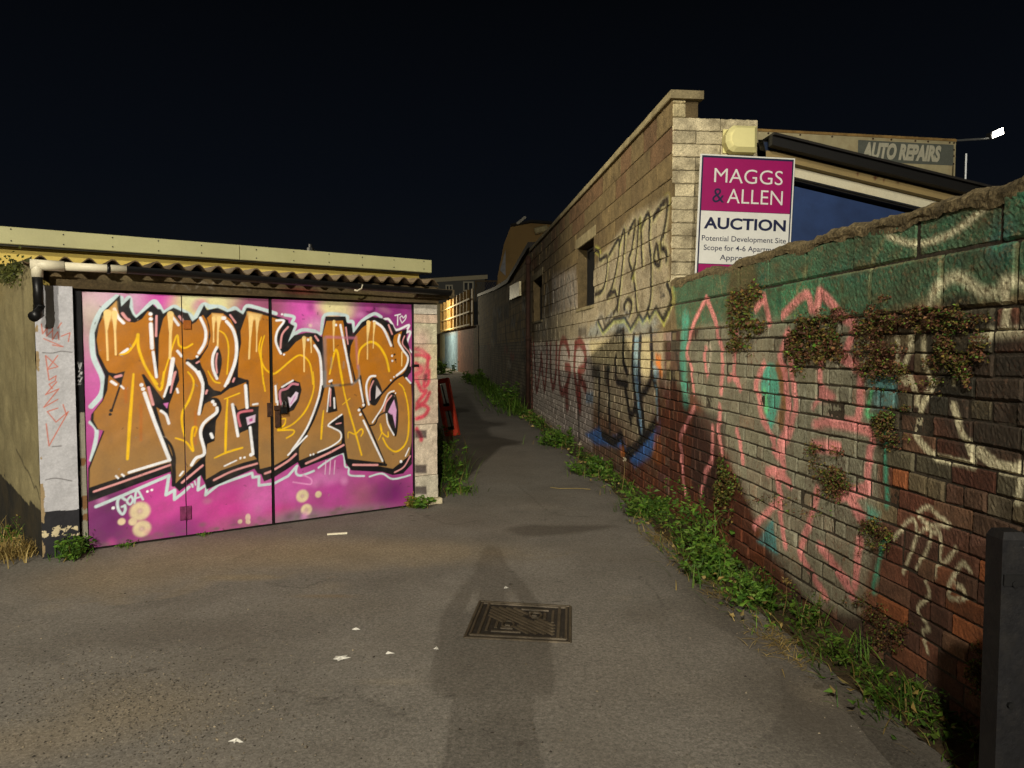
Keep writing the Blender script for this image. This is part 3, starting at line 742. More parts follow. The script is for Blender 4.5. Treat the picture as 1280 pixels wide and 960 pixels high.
# seam bar, hinges, hasp and padlock
def on_leaf(k_, name, m, u0, u1_, v0, v1, o0, o1, bev=0.004):
    return MB().wbox(GW, u0, u1_, v0, v1, o0, o1, bev).build(name, m, leaf_ob[k_])
on_leaf(2, 'edge_strip', M_BLACKMETAL, u2 - 0.004, u2 + 0.012, V0, VTOP - 0.003, -0.02, 0.008)
M_HINGE = mat('painted_hinge', S(120, 46, 88), rough=0.7, var=0.4, vscale=30, bump=0.2)
hu, hv = GW.uv(232, 641)
on_leaf(0, 'hinge', M_HINGE, hu - 0.042, hu - 0.002, hv - 0.055, hv + 0.055, 0.004, 0.013)
on_leaf(1, 'hinge', M_HINGE, hu + 0.002, hu + 0.042, hv - 0.055, hv + 0.055, 0.004, 0.013)
MB().tube([GW.P(hu, hv - 0.055, 0.012), GW.P(hu, hv + 0.055, 0.012)], 0.008, 8).build('hinge_pin', M_HINGE, leaf_ob[0], smooth=True)
hu, hv = GW.uv(234, 406)
on_leaf(1, 'hinge', mat('orange_hinge', S(150, 84, 24), rough=0.7, bump=0.2), hu - 0.03, hu + 0.03, hv - 0.035, hv + 0.035, 0.005, 0.011)
lu, lv = GW.uv(345, 512)
on_leaf(1, 'lock_plate', M_RUST, lu - 0.075, lu - 0.028, lv - 0.06, lv + 0.06, 0.004, 0.012)
on_leaf(2, 'hasp', M_RUST, lu - 0.02, lu + 0.085, lv - 0.005, lv + 0.035, 0.012, 0.024)
on_leaf(2, 'bolt_housing', M_RUST, lu - 0.012, lu + 0.03, lv - 0.15, lv - 0.01, 0.008, 0.03)
pl = on_leaf(2, 'padlock', M_BLACKMETAL, lu + 0.03, lu + 0.085, lv - 0.035, lv + 0.02, 0.026, 0.052, 0.008)
MB().tube([GW.P(lu + 0.04, lv + 0.02, 0.04), GW.P(lu + 0.042, lv + 0.06, 0.04), GW.P(lu + 0.058, lv + 0.075, 0.04), GW.P(lu + 0.073, lv + 0.06, 0.04), GW.P(lu + 0.075, lv + 0.02, 0.04)], 0.006, 8).build('shackle', M_STEEL, pl, smooth=True)
on_leaf(2, 'latch', M_BLACKMETAL, uR - 0.01, uR + 0.06, GW.uv(516, 457)[1] - 0.012, GW.uv(516, 457)[1] + 0.012, 0.01, 0.03)

# inner darkness: back wall, floor slab side and roof support
pu0 = GW.uv(50, 600)[0]; pu1 = GW.uv(97, 600)[0]
ru0 = GW.uv(518, 600)[0]; ru1 = GW.uv(546, 600)[0]
# left pillar, white over black plinth, with chips
M_WPAINT = mat('white_masonry_paint', base=True, paint=True, rough=0.9, var=0.12, vscale=8, grain=0.12, gscale=60, bump=0.5, bscale=35)
uv, f = grid(pu0, pu1, 0, 1.955, 60, 430)
nz = np.sin(uv[:, 0] * 40 + 3 * np.sin(uv[:, 1] * 7)) * 0.004
from mathutils import noise as mnoise
def fbm(x, y, s, seed=0.0):
    return np.array([mnoise.fractal(Vector((a_ * s, b_ * s, seed)), 1.0, 2.0, 4) for a_, b_ in zip(x, y)])
nb = fbm(uv[:, 0], uv[:, 1], 6, 1.0)
white = S(180, 180, 184); blk = S(40, 40, 44); brickc = S(176, 158, 120)
colp = const(len(uv), white)
vplinth = GW.uv(70, 637)[1]
mask = uv[:, 1] < vplinth + 0.012 * nb
colp[mask] = blk
vchip = GW.uv(70, 664)[1]
nc = fbm(uv[:, 0], uv[:, 1], 26, 6.0)
mask = (np.abs(uv[:, 1] - vchip) < 0.035 + 0.03 * nb) & (uv[:, 1] < vplinth) & (nc > 0.02)
colp[mask] = S(200, 186, 150)
mask = (uv[:, 0] - pu0 < 0.012 + 0.02 * nb) & (nb > 0.12)
colp[mask] = S(150, 130, 96)
PP = Paint(aa=0.006)
RDT = S(190, 92, 62)
def pz(*pts): return [GW.uv(0 + x * 0.4375, 300 + y * 0.4375, 0.05) for x, y in pts]
for pts in (((118, 240), (122, 268), (135, 250), (133, 275), (150, 258)), ((150, 250), (150, 285), (165, 262), (168, 285)), ((165, 252), (175, 237)), ((175, 275), (200, 265), (195, 290)), ((125, 282), (180, 305), (150, 300)),
            ((165, 330), (135, 370), (165, 362), (130, 330), (140, 400), (160, 388), (158, 402), (140, 412), (150, 425)), ((162, 405), (130, 442), (168, 425), (125, 478), (165, 455)), ((165, 480), (135, 490), (160, 520), (195, 490), (140, 588), (132, 525)), ((180, 470), (190, 500))):
    PP.stroke(pz(*pts), 0.007, RDT, .9, sm=False)
for pts in (((122, 322), (150, 323), (175, 318), (205, 321)), ((130, 685), (160, 680), (205, 688)), ((150, 590), (175, 588))):
    PP.stroke(pz(*pts), 0.006, S(60, 54, 48), .85)
n0 = len(uv)
out = 0.06 + 0.006 * nb
v3 = np.concatenate([uv, out[:, None]], 1)
back = np.array([[pu0, 0, -0.25], [pu1, 0, -0.25], [pu1, 1.955, -0.25], [pu0, 1.955, -0.25]])
w = 60; h_ = 430
f = f.tolist() + [tuple([q * (w + 1) for q in range(h_ + 1)] + [n0 + 3, n0]), tuple([q * (w + 1) + w for q in range(h_, -1, -1)] + [n0 + 1, n0 + 2]), tuple([h_ * (w + 1) + q for q in range(w + 1)] + [n0 + 2, n0 + 3])]
mesh_obj('pillar', GW.arr(np.concatenate([v3, back])), f, M_WPAINT, gar, attrs={'Base': np.concatenate([colp, const(4, S(150, 146, 140))]), 'Paint': np.concatenate([PP.ev(uv), const(4, (0, 0, 0, 0))])})
# black peeling frame post beside the leaf
uv, f = grid(pu1 + 0.002, uL - 0.006, 0, 1.93, 8, 200)
nb = fbm(uv[:, 0], uv[:, 1], 9, 4.0)
cfp = const(len(uv), S(26, 26, 28))
lowm = (uv[:, 1] < GW.uv(100, 515)[1]) & (uv[:, 1] > 0.1) & (uv[:, 0] > pu1 + 0.02 + 0.01 * nb)
cfp[lowm] = S(140, 136, 120)
cfp[lowm & (nb > 0.1) & (uv[:, 1] < 0.7)] = S(120, 88, 56)
FP = Paint(aa=0.004)
for pts in (((222, 350), (228, 368), (232, 352)), ((225, 375), (235, 380), (226, 385)), ((222, 390), (234, 392), (228, 405), (222, 400)), ((222, 412), (234, 410))):
    FP.stroke([GW.uv(x * 0.4375, 300 + y * 0.4375) for x, y in pts], 0.006, S(200, 200, 200), sm=False)
v3 = np.concatenate([uv, np.full((len(uv), 1), 0.015) + 0.002 * nb[:, None]], 1)
mesh_obj('door_post', GW.arr(v3), f, M_WPAINT, gar, attrs={'Base': cfp, 'Paint': FP.ev(uv)})
MB().wbox(GW, uR + 0.003, ru0 - 0.003, 0, 1.93, -0.06, 0.02, 0.004).build('door_post', M_BLACKMETAL, gar)
# dark strip coloured as the shade in the gap below the leaves
MB().wbox(GW, uL, uR, 0.002, V0 - 0.004, -0.5, -0.006).build('gap_shade_strip', mat('gap_shade', S(30, 26, 22), rough=1), gar)
# right pier of rough concrete blocks
M_PIER = mat('pebbled_concrete', base=True, paint=True, rough=0.95, var=0.2, vscale=12, grain=0.3, gscale=120, bump=0.9, bscale=60, stain=0.35, stain_col=S(86, 76, 58), stain_scale=9)
RP = Paint(aa=0.012)
def rz(*pts): return [GW.uv(500 + x * 0.2809, 370 + y * 0.28125, 0.02) for x, y in pts]
RG = S(214, 70, 92)
for pts in (((70, 235), (100, 245), (130, 275), (95, 262), (68, 262)), ((125, 265), (120, 330), (105, 400), (125, 385), (128, 330)), ((70, 300), (95, 330), (68, 350)), ((72, 370), (95, 420), (115, 425), (75, 480), (110, 470), (130, 430)), ((70, 500), (100, 485), (125, 500), (110, 530), (75, 545)), ((75, 590), (90, 620), (95, 640))):
    RP.stroke(rz(*pts), 0.04, RG, .95, soft=.02)
RP.poly(rz((62, 300), (118, 300), (118, 380), (62, 380)), S(220, 110, 120), .7, soft=.04)
RP.blob(rz((95, 200))[0], .16, .2, S(226, 178, 172), .5, .9)
RP.poly(rz((105, 345), (122, 345), (122, 380), (105, 380)), S(96, 60, 66), .8, soft=.02)
for a_, b_ in ((595, 632), (750, 788), (845, 882)):
    RP.poly(rz((66, a_), (118, a_), (120, b_), (66, b_)), S(54, 40, 50), .85, soft=.015)
ys = [0.0, 0.06] + [GW.uv(530, y_)[1] for y_ in (594, 530, 474, 430, 404, 393)] + [1.93]
ys = sorted(set([round(q, 3) for q in ys if q >= 0]))
for k_ in range(len(ys) - 1):
    a0, a1 = ys[k_] + 0.003, ys[k_ + 1] - 0.003
    if a1 - a0 < 0.02: continue
    du = 0.03 if k_ == 0 else 0.0
    nu_ = 26; nv_ = max(3, int((a1 - a0) / 0.012))
    uv, f = grid(ru0 - du, ru1 + du + rng.uniform(-.006, .006), a0, a1, nu_, nv_)
    nb = fbm(uv[:, 0], uv[:, 1], 14, k_ * 3.1)
    o_ = 0.02 + du * 1.4 + 0.006 * nb + rng.uniform(-.004, .004)
    n0 = len(uv)
    U0, U1 = uv[0, 0], uv[-1, 0]
    back = np.array([[U0, a0, -0.25], [U1, a0, -0.25], [U1, a1, -0.25], [U0, a1, -0.25]])
    f = f.tolist() + [tuple([q * (nu_ + 1) for q in range(nv_ + 1)] + [n0 + 3, n0]), tuple([q * (nu_ + 1) + nu_ for q in range(nv_, -1, -1)] + [n0 + 1, n0 + 2]), tuple([nv_ * (nu_ + 1) + q for q in range(nu_ + 1)] + [n0 + 2, n0 + 3]), tuple(list(range(nu_, -1, -1)) + [n0, n0 + 1])]
    bc = S(*[c_ + rng.randint(-10, 10) for c_ in (206, 196, 172)])
    mesh_obj('pier_block', GW.arr(np.concatenate([np.concatenate([uv, o_[:, None]], 1), back])), f, M_PIER, gar, attrs={'Base': const(n0 + 4, bc), 'Paint': np.concatenate([RP.ev(uv), const(4, (0, 0, 0, 0))])})
MB().wbox(GW, ru0 + 0.01, ru1 - 0.012, 0.0, 1.93, -0.24, 0.008).build('pier_mortar', mat('pier_mortar', S(110, 100, 82), bump=0.6), gar)
# lintel beam
M_LINT = mat('sprayed_timber', base=True, paint=True, rough=0.9, var=0.4, vscale=6, grain=0.3, gscale=50, bump=0.5, bscale=28, stain=0.45, stain_col=S(44, 38, 28), stain_scale=4)
LU0, LU1 = GW.uv(62, 360, .03)[0], GW.uv(548, 375, .03)[0]
uv, f = grid(LU0, LU1, 1.945, 2.10, 300, 16)
nb = fbm(uv[:, 0] * .25, uv[:, 1] * 3, 7, 2.0)
LP = Paint(aa=0.012)
for x in (215, 245, 262, 290): LP.stroke([GW.uv(x, 360, .03), GW.uv(x + 8, 352, .03), GW.uv(x + 22, 362, .03)], .012, S(170, 160, 140), .5)
LP.blob(GW.uv(375, 364, .03), .25, .05, S(150, 40, 50), .55, .9); LP.blob(GW.uv(445, 370, .03), .3, .04, S(92, 88, 40), .6, .9); LP.blob(GW.uv(160, 350, .03), .3, .05, S(130, 118, 84), .5, .9)
n0 = len(uv)
back = np.array([[LU0, 1.945, -0.1], [LU1, 1.945, -0.1]])
fl = f.tolist() + [tuple(list(range(300, -1, -1)) + [n0, n0 + 1])]
mesh_obj('lintel', GW.arr(np.concatenate([np.concatenate([uv, (0.03 + .004 * nb)[:, None]], 1), back])), fl, M_LINT, gar, attrs={'Base': const(n0 + 2, S(112, 96, 68)), 'Paint': np.concatenate([LP.ev(uv), const(2, (0, 0, 0, 0))])})
# purlin under the right overhang
MB().wbox(GW, ru1 - 0.25, ru1 + 0.14, 1.99, 2.075, -0.5, 0.12, 0.004).build('eave_bearer', M_TIMBER, gar)
# corrugated roof: sinusoidal sheets with thickness
M_CORR = mat('corrugated_asbestos', S(92, 76, 54), rough=0.95, var=0.4, vscale=5, grain=0.35, gscale=60, bump=0.6, bscale=40, stain=0.6, stain_col=S(66, 56, 36), stain_scale=5)
CU0, CU1 = GW.uv(28, 322, .16)[0], GW.uv(549, 352, .16)[0]
per = 0.146
nsheets = 4
for k_ in range(nsheets):
    a0 = CU0 + (CU1 - CU0) * k_ / nsheets; a1 = CU0 + (CU1 - CU0) * (k_ + 1) / nsheets + (0.05 if k_ < nsheets - 1 else 0)
    n = int((a1 - a0) / per * 12)
    vv = []; ff = []
    lift = 0.006 * (k_ % 2)
    for j, (o_, z_) in enumerate(((0.165 + rng.uniform(-.02, .02), 2.128), (-1.15, 2.20))):
        for th in (0, -0.009):
            for q in range(n + 1):
                u_ = a0 + (a1 - a0) * q / n
                vv.append(GW.P(u_, z_ + lift + 0.027 * math.sin(2 * math.pi * u_ / per) + th + 0.004 * math.sin(u_ * 3.1), o_))
    w = n + 1
    for q in range(n):
        ff += [(q, q + 1, 2 * w + q + 1, 2 * w + q), (w + q + 1, w + q, 3 * w + q, 3 * w + q + 1), (w + q, w + q + 1, q + 1, q)]
    ff += [(0, 2 * w, 3 * w, w), (n, w + n, 3 * w + n, 2 * w + n)]
    mesh_obj('roof_sheet', [tuple(p) for p in vv], ff, M_CORR, gar, smooth=False)
# gutter: white pipe and black run, bracket, downpipe
M_WPVC = mat('white_plastic', S(214, 206, 178), rough=0.45, var=0.12, bump=0.0, grain=0.06)
M_BPVC = mat('black_plastic', S(18, 18, 18), rough=0.4, var=0.2, bump=0.0)
gp0 = GW.uv(46, 331, .2); gp1 = GW.uv(158, 337, .2); gp2 = GW.uv(562, 366, .2)
pipe = MB().tube([GW.P(gp0[0] - .04, gp0[1], .2), GW.P(gp0[0] + .16, gp0[1], .2)], 0.037, 14)
pipe.tube([GW.P(gp0[0] + .16, gp0[1], .2), GW.P(gp1[0], gp1[1], .2)], 0.030, 14)
pipe.tube([GW.P(gp0[0], gp0[1] + .02, .2), GW.P(gp0[0], gp0[1] - .085, .2)], 0.036, 14)
wp = pipe.build('white_waste_pipe', M_WPVC, gar, smooth=True)
MB().tube([GW.P(gp0[0] + .42, gp0[1] - .002, .2), GW.P(gp0[0] + .44, gp0[1] - .002, .2)], 0.036, 12).build('clip', M_BPVC, wp, smooth=True)
dp = MB().tube([GW.P(gp0[0], gp0[1] - .07, .2), GW.P(gp0[0] + .005, gp0[1] - .30, .19)], 0.032, 12)
dp.tube([GW.P(gp0[0] + .005, gp0[1] - .28, .19), GW.P(gp0[0] - .0, gp0[1] - .335, .2), GW.P(gp0[0] - .03, gp0[1] - .36, .25)], 0.037, 12)
dp.build('downpipe', M_BPVC, gar, smooth=True)
gt = MB(); n = 10
for (a0, a1) in ((gp1[0], gp2[0]),):
    rings = []
    for u_ in np.linspace(a0, a1, 12):
        zc = gp1[1] + (gp2[1] - gp1[1]) * (u_ - gp1[0]) / (gp2[0] - gp1[0])
        rings.append([GW.P(u_, zc + 0.02 - 0.05 * math.sin(math.pi * q / n), .205 - .052 * math.cos(math.pi * q / n)) for q in range(n + 1)] + [GW.P(u_, zc + 0.02 - 0.045 * math.sin(math.pi * q / n), .205 - .047 * math.cos(math.pi * q / n)) for q in range(n, -1, -1)])
    m_ = len(rings[0]); vv = [p for r_ in rings for p in r_]; ff = []
    for q in range(len(rings) - 1):
        for j in range(m_):
            ff.append((q * m_ + j, q * m_ + (j + 1) % m_, (q + 1) * m_ + (j + 1) % m_, (q + 1) * m_ + j))
    gt.add(vv, ff)
gut = gt.build('gutter', M_BPVC, gar, smooth=False)
hb = GW.uv(449, 360, .27)
MB().tube([GW.P(hb[0] + .03, hb[1] + .03, .265), GW.P(hb[0] + .02, hb[1] - .005, .275), GW.P(hb[0] - .02, hb[1] - .025, .275), GW.P(hb[0] - .045, hb[1] - .02, .27)], 0.008, 8).build('white_hook', M_WPVC, gut, smooth=True)
# left flank wall, yellow render over dark base
fl0 = GW.P(pu0, 0, 0.03); fl1 = ground(-30, 633)
FD = (fl1 - fl0); FL = FD.length; FD.normalize()
SW = Wall(fl0, FD, Vector((-FD.y, FD.x, 0)) if Vector((-FD.y, FD.x, 0)).y < 0 else Vector((FD.y, -FD.x, 0)))
uv, f = grid(0.004, FL + 2.0, 0, 2.16, 220, 160)
nb = fbm(uv[:, 0], uv[:, 1], 3, 8.0)
cs = const(len(uv), S(140, 130, 94))
cs[uv[:, 1] < 0.34 + 0.12 * uv[:, 0] - .05 * (nb > 0) + 0.03 * nb] = S(38, 36, 30)
cs[uv[:, 1] > 2.10 - .1 * nb - .12 * np.clip(uv[:, 0] - .35, 0, .5)] = S(70, 74, 40)
SP = Paint(aa=.012)
SP.stroke([(0.02, .42), (.12, .5), (.2, .49), (.3, .58), (.45, .62), (.7, .72)], .014, S(30, 26, 20), .85)
SP.stroke([(.33, 2.0), (.32, 1.5), (.29, 1.1)], .03, S(70, 60, 40), .5, soft=.04)
M_REND = mat('ochre_render', base=True, paint=True, rough=0.95, var=0.25, vscale=3, grain=0.15, gscale=60, bump=0.35, bscale=30, stain=0.4, stain_col=S(84, 72, 44), stain_scale=2.5)
n0 = len(uv)
mesh_obj('flank_wall', SW.arr(np.concatenate([uv, (.012 * nb)[:, None]], 1)), f, M_REND, gar, attrs={'Base': cs, 'Paint': SP.ev(uv)})
# side wall along the path, lengthened past the garage to cast a level shadow
PW = Wall(GW.P(ru1 - .03, 0, -0.25), RD, -RN)
MB().wbox(PW, 0.0, 9.5, 0, 2.08, -0.2, 0).build('path_wall', mat('grey_block_wall', S(120, 112, 96), var=0.3, bump=0.6), gar)
MB().wbox(GW, pu0 + .05, ru1 - .05, 0, 2.05, -1.3, -1.2).build('rear_wall', mat('dark_block', S(70, 66, 60)), gar)
# ------------------------------------------------------------------ yellow clad building behind the garage
YW = Wall(GW.P(0, 0, -1.1), GD, GW.n)
ya = YW.uv(0, 280, .12); yb = YW.uv(540, 327, .12); yc = YW.uv(0, 299, .12); yd = YW.uv(540, 345, .12)
yt = (ya[1] + yb[1]) / 2; ybm = (yc[1] + yd[1]) / 2; yu1 = yb[0]; yu0 = ya[0] - 3.0
M_YEL = mat('cream_metal_trim', S(174, 171, 126), rough=0.6, var=0.1, vscale=2, grain=0.05, bump=0.05, stain=0.12, stain_col=S(150, 146, 90), stain_scale=6)
M_YWALL = mat('yellow_cladding', S(200, 176, 90), rough=0.75, var=0.15, vscale=2, grain=0.06, bump=0.1)
yel = thing('clad_building', 'yellow clad flat-roofed building with cream fascia behind the garage', 'building', YW.P(0, 0, 0))
MB().wbox(YW, yu0, yu1 - .1, 1.9, ybm + .02, -1.3, 0.0).build('wall', M_YWALL, yel)
fsc = MB()
cuts = [yu0, yu0 + 2.2, (ya[0] + yu1) / 2 - .1, yu1]
for k_ in range(3):
    fp = MB().wbox(YW, cuts[k_] + .002, cuts[k_ + 1] - .002, ybm, yt, 0.0, 0.12 + .002 * (k_ % 2), .006).build('fascia_panel', M_YEL, yel)
    for u_ in np.arange(cuts[k_] + .15, cuts[k_ + 1] - .05, .36):
        for dv in (.03, yt - ybm - .025):
            c_ = YW.P(u_, ybm + dv + rng.uniform(-.01, .01), 0.122)
            MB().tube([c_, c_ + YW.n * .005], .006, 6).build('screw', M_BLACKMETAL, fp)
MB().wbox(YW, yu0, yu1 - .01, ybm - .012, ybm - .002, 0.0, 0.10).build('drip_edge', M_BLACKMETAL, yel)
MB().wbox(YW, yu0, yu1 - .06, yt - .08, yt - .02, -1.3, -0.004).build('roof', M_BLACKMETAL, yel)
p_ = YW.uv(388, 310, -.6)
MB().tube([YW.P(p_[0], yt - .03, -.6), YW.P(p_[0], yt + .17, -.6)], .02, 8).tube([YW.P(p_[0], yt + .09, -.6), YW.P(p_[0], yt + .13, -.6)], .04, 8).build('vent_pipe', M_BLACKMETAL, yel)

# ------------------------------------------------------------------ painting on the right-hand walls
WP = Paint(aa=0.022)
R_ = lambda *pts: [RW.uv(*p) for p in pts]
def zr(base, s): return lambda *pts: [RW.uv(base[0] + x * s, base[1] + y * s) for x, y in pts]
# --- block building: pale throw-up with black outlines
U1 = zr((740, 220), 0.1876); U2 = zr((700, 380), 0.125); U3 = zr((640, 370), 0.2397); U4 = zr((660, 480), 0.1667)
PALE = S(200, 190, 164); KB = S(26, 24, 26); BLU = S(60, 110, 170); LBL = S(140, 176, 190); RDD = S(150, 46, 34); ORR = S(230, 130, 40); YG = S(206, 206, 90); SHADE_BRN = S(104, 54, 32)
WP.poly(R_((744, 332), (790, 270), (834, 250), (838, 395), (800, 410), (745, 420), (700, 425), (668, 425), (668, 395), (720, 390)), PALE, .38, soft=.12)
WP.poly(R_((690, 345), (720, 335), (722, 386), (690, 396)), S(160, 150, 140), .6, soft=.15)
def ko(pts, w=.05, col=KB, a=.9): WP.stroke(pts, w, col, a, soft=.03)
for pts in (((20, 490), (45, 510), (50, 560), (100, 540), (80, 740), (20, 790)), ((110, 530), (175, 420), (170, 560), (135, 740), (100, 810), (155, 770), (165, 880), (90, 960)), ((180, 460), (210, 360), (215, 420), (205, 560), (190, 700), (170, 900)),
            ((240, 380), (285, 300), (265, 480), (245, 560), (275, 680), (300, 900)), ((320, 290), (335, 590)), ((310, 310), (290, 560), (260, 680)), ((335, 330), (370, 250), (385, 290), (380, 420), (395, 560), (390, 800), (370, 900)),
            ((410, 280), (440, 230), (500, 160), (490, 300), (460, 460), (490, 500), (495, 560)), ((430, 460), (415, 560), (450, 590), (440, 470)), ((215, 860), (240, 820), (265, 860), (240, 930), (215, 880)), ((500, 720), (530, 820), (480, 940))):
    WP.stroke(U1(*[(x + 6, y) for x, y in pts]), .10, YG, .35, soft=.06)
    ko(U1(*pts), .075, a=1.0)
SIL = S(196, 190, 176)
for k_, pts in enumerate((((690, 392), (694, 352), (698, 388), (702, 350), (705, 386)), ((704, 372), (711, 345), (714, 380), (709, 366)), ((680, 398), (684, 360), (688, 395)), ((716, 346), (719, 384)), ((672, 422), (676, 404), (680, 420), (684, 402)), ((745, 405), (752, 396), (757, 408), (764, 394)), ((770, 398), (778, 404), (784, 390)))):
    WP.stroke(R_(*pts), .13, SIL, .55, soft=.06); WP.stroke(R_(*pts), .06, KB, .8, soft=.04)
for pts in (((735, 470), (742, 455), (748, 480)), ((672, 470), (678, 455), (684, 480), (690, 458)), ((700, 500), (708, 488), (714, 510)), ((752, 520), (760, 500), (766, 525), (772, 505)), ((845, 440), (850, 470)), ((780, 450), (786, 440), (790, 465))):
    WP.stroke(R_(*pts), .05, rng.choice([KB, S(70, 110, 160), SIL]), .7, soft=.04)
for pts in (((450, 740), (470, 750)), ((450, 770), (480, 790)), ((455, 810), (485, 800))): ko(U1(*pts), .03)
zig = ((380, 165), (430, 270), (540, 150), (640, 135), (705, 245), (790, 100), (830, 165), (880, 95), (900, 140), (960, 30), (1040, 165), (1110, 0))
WP.stroke(U2(*[(x, y + 22) for x, y in zig]), .07, YG, .9, soft=.03, sm=False); WP.stroke(U2(*zig), .06, KB, 1, soft=.03, sm=False)
WP.poly(U2((380, 190), (430, 300), (540, 190), (640, 160), (705, 270), (790, 150), (905, 170), (960, 80), (1000, 190), (920, 300), (640, 320), (500, 300), (250, 400), (300, 220)), S(104, 128, 140), .6, soft=.1)
WP.poly(U2((180, 215), (270, 215), (270, 360), (180, 350)), S(56, 50, 52), .8, soft=.1)
for pts in (((300, 300), (330, 370), (380, 270)), ((550, 310), (620, 260)), ((260, 390), (290, 330))): ko(U2(*pts), .05)
# lower brick zone
WP.poly(R_((664, 426), (720, 423), (780, 420), (828, 414), (832, 480), (800, 560), (760, 580), (700, 545), (664, 520)), S(170, 156, 128), .86, soft=.10)
WP.poly(R_((735, 500), (770, 520), (800, 560), (840, 640), (760, 585), (700, 545), (700, 520)), S(96, 58, 38), .85, soft=.25)
WP.poly(U2((240, 380), (640, 330), (910, 320), (920, 720), (860, 740), (800, 660), (650, 640), (560, 620), (400, 600), (250, 540)), S(206, 192, 146), .75, soft=.08)
WP.poly(R_((666, 430), (735, 426), (742, 470), (740, 560), (700, 540), (666, 510)), S(186, 176, 168), .8, soft=.2)
U5 = zr((500, 275), 0.3906)
for pts in (((428, 395), (432, 480), (438, 545), (449, 470), (452, 430), (457, 500), (463, 540), (470, 460), (470, 398)), ((482, 398), (482, 480), (488, 535), (498, 500), (501, 398)), ((541, 430), (530, 388), (514, 395), (508, 470), (514, 545), (530, 540), (544, 480), (530, 470)), ((562, 400), (558, 480), (574, 592), (574, 500)), ((562, 402), (576, 392), (592, 420), (590, 470), (572, 490), (594, 540))):
    WP.stroke(U5(*pts), .17, S(116, 34, 28), .9, soft=.06)
for cx_, cy_, rx, ry in ():
    pass
for pts in (((285, 500), (287, 560)), ((100, 250), (106, 600)), ((345, 500), (352, 570))): WP.stroke(U3(*pts), .3, S(116, 34, 28), .85, soft=.1)
for pts in (((120, 330), (122, 400)), ((150, 350), (152, 400)), ((200, 350), (205, 410)), ((345, 600), (350, 760))): ko(U3(*pts), .12, a=.7)
for pts in (((580, 180), (580, 330), (600, 400)), ((635, 210), (630, 420), (665, 700), (685, 740)), ((670, 215), (665, 450), (690, 720)), ((725, 180), (725, 430), (680, 510)), ((740, 430), (765, 620), (690, 750), (600, 810)), ((540, 320), (545, 440), (600, 460)), ((620, 620), (660, 570)), ((500, 380), (510, 700)), ((590, 480), (620, 660)), ((455, 420), (452, 700))): ko(U3(*pts), .10, a=1.0)
WP.poly(U3((638, 210), (668, 215), (664, 450), (688, 720), (666, 700), (632, 420)), LBL, .85, soft=.03); WP.stroke(U3((650, 420), (672, 700)), .06, BLU, .5, soft=.04)
for y_ in (235, 300, 370, 440, 520): WP.stroke(U3((634, y_), (668, y_)), .012, S(20, 60, 120), .8)
ko(U3((665, 215), (662, 450), (688, 720)), .07, a=1); ko(U3((635, 210), (630, 420), (665, 700)), .07, a=1)
WP.poly(U3((415, 360), (460, 355), (460, 430), (415, 430)), KB, .85, soft=.05); WP.poly(U3((480, 365), (515, 360), (500, 470), (485, 470)), KB, .8, soft=.05); WP.poly(U3((385, 505), (425, 500), (420, 560), (385, 560)), S(84, 120, 150), .7, soft=.05)
WP.poly(U3((380, 720), (450, 690), (500, 740), (570, 720), (600, 810), (690, 760), (770, 650), (770, 700), (720, 850), (640, 890), (560, 790), (430, 770)), S(60, 110, 180), .95, soft=.06)
ko(U3((470, 720), (530, 760), (570, 730), (595, 830), (690, 740), (760, 640)), .12, a=1.0)
WP.poly(U3((745, 300), (775, 310), (785, 420), (760, 440)), ORR, .85, soft=.05); WP.poly(U3((735, 360), (765, 380), (770, 430), (740, 440)), LBL, .8, soft=.04); WP.poly(U3((745, 720), (770, 730), (775, 860), (730, 860)), ORR, .6, soft=.06); WP.poly(U3((560, 780), (585, 790), (590, 850), (570, 830)), ORR, .6, soft=.06)
WP.stroke(U3((750, 480), (755, 560), (760, 640)), .06, LBL, .8, soft=.03)
# --- low wall: brown painted in for the garage roof's shadow, grey fill, green blocks, pink outline letters
WP.poly(R_((824, 474), (872, 500), (905, 556), (925, 600), (960, 700), (900, 720), (840, 670), (790, 628), (755, 596), (795, 588), (818, 562)), SHADE_BRN, .8, soft=.10)
WP.poly(R_((885, 395), (1000, 392), (1085, 400), (1092, 460), (1098, 620), (1080, 770), (1020, 760), (960, 690), (905, 560), (872, 500), (858, 440)), S(146, 144, 122), .78, soft=.06)
WP.poly(R_((868, 510), (905, 520), (910, 600), (880, 640), (862, 600)), S(60, 46, 40), .75, soft=.05)
GRN = S(56, 98, 72); TEA = S(84, 172, 148); PK2 = S(230, 146, 142)
WP.poly(R_((840, 352), (900, 322), (1000, 300), (1100, 264), (1230, 258), (1290, 228), (1290, 360), (1250, 372), (1165, 372), (1085, 400), (1000, 396), (930, 400), (848, 412)), GRN, .85, soft=.05)
WP.blob(R_((1000, 375))[0], .6, .22, S(70, 150, 104), .6, .9); WP.blob(R_((1250, 300))[0], .12, .14, S(60, 110, 116), .5, .9); WP.blob(R_((1060, 340))[0], .5, .12, S(50, 104, 84), .5, .9)
for q in range(110):
    x_ = 845 + 440 * rng.random() ** .8; t_ = (x_ - 838) / 442.0
    y_ = 350 - 132 * t_ + rng.random() * (62 + 85 * t_)
    WP.blob(R_((x_, y_))[0], rng.uniform(.02, .11), rng.uniform(.015, .06), rng.choice([S(92, 82, 50), S(60, 58, 40), S(70, 140, 100), S(40, 80, 66), S(104, 94, 58), S(48, 112, 84)]), rng.uniform(.3, .75), .9)
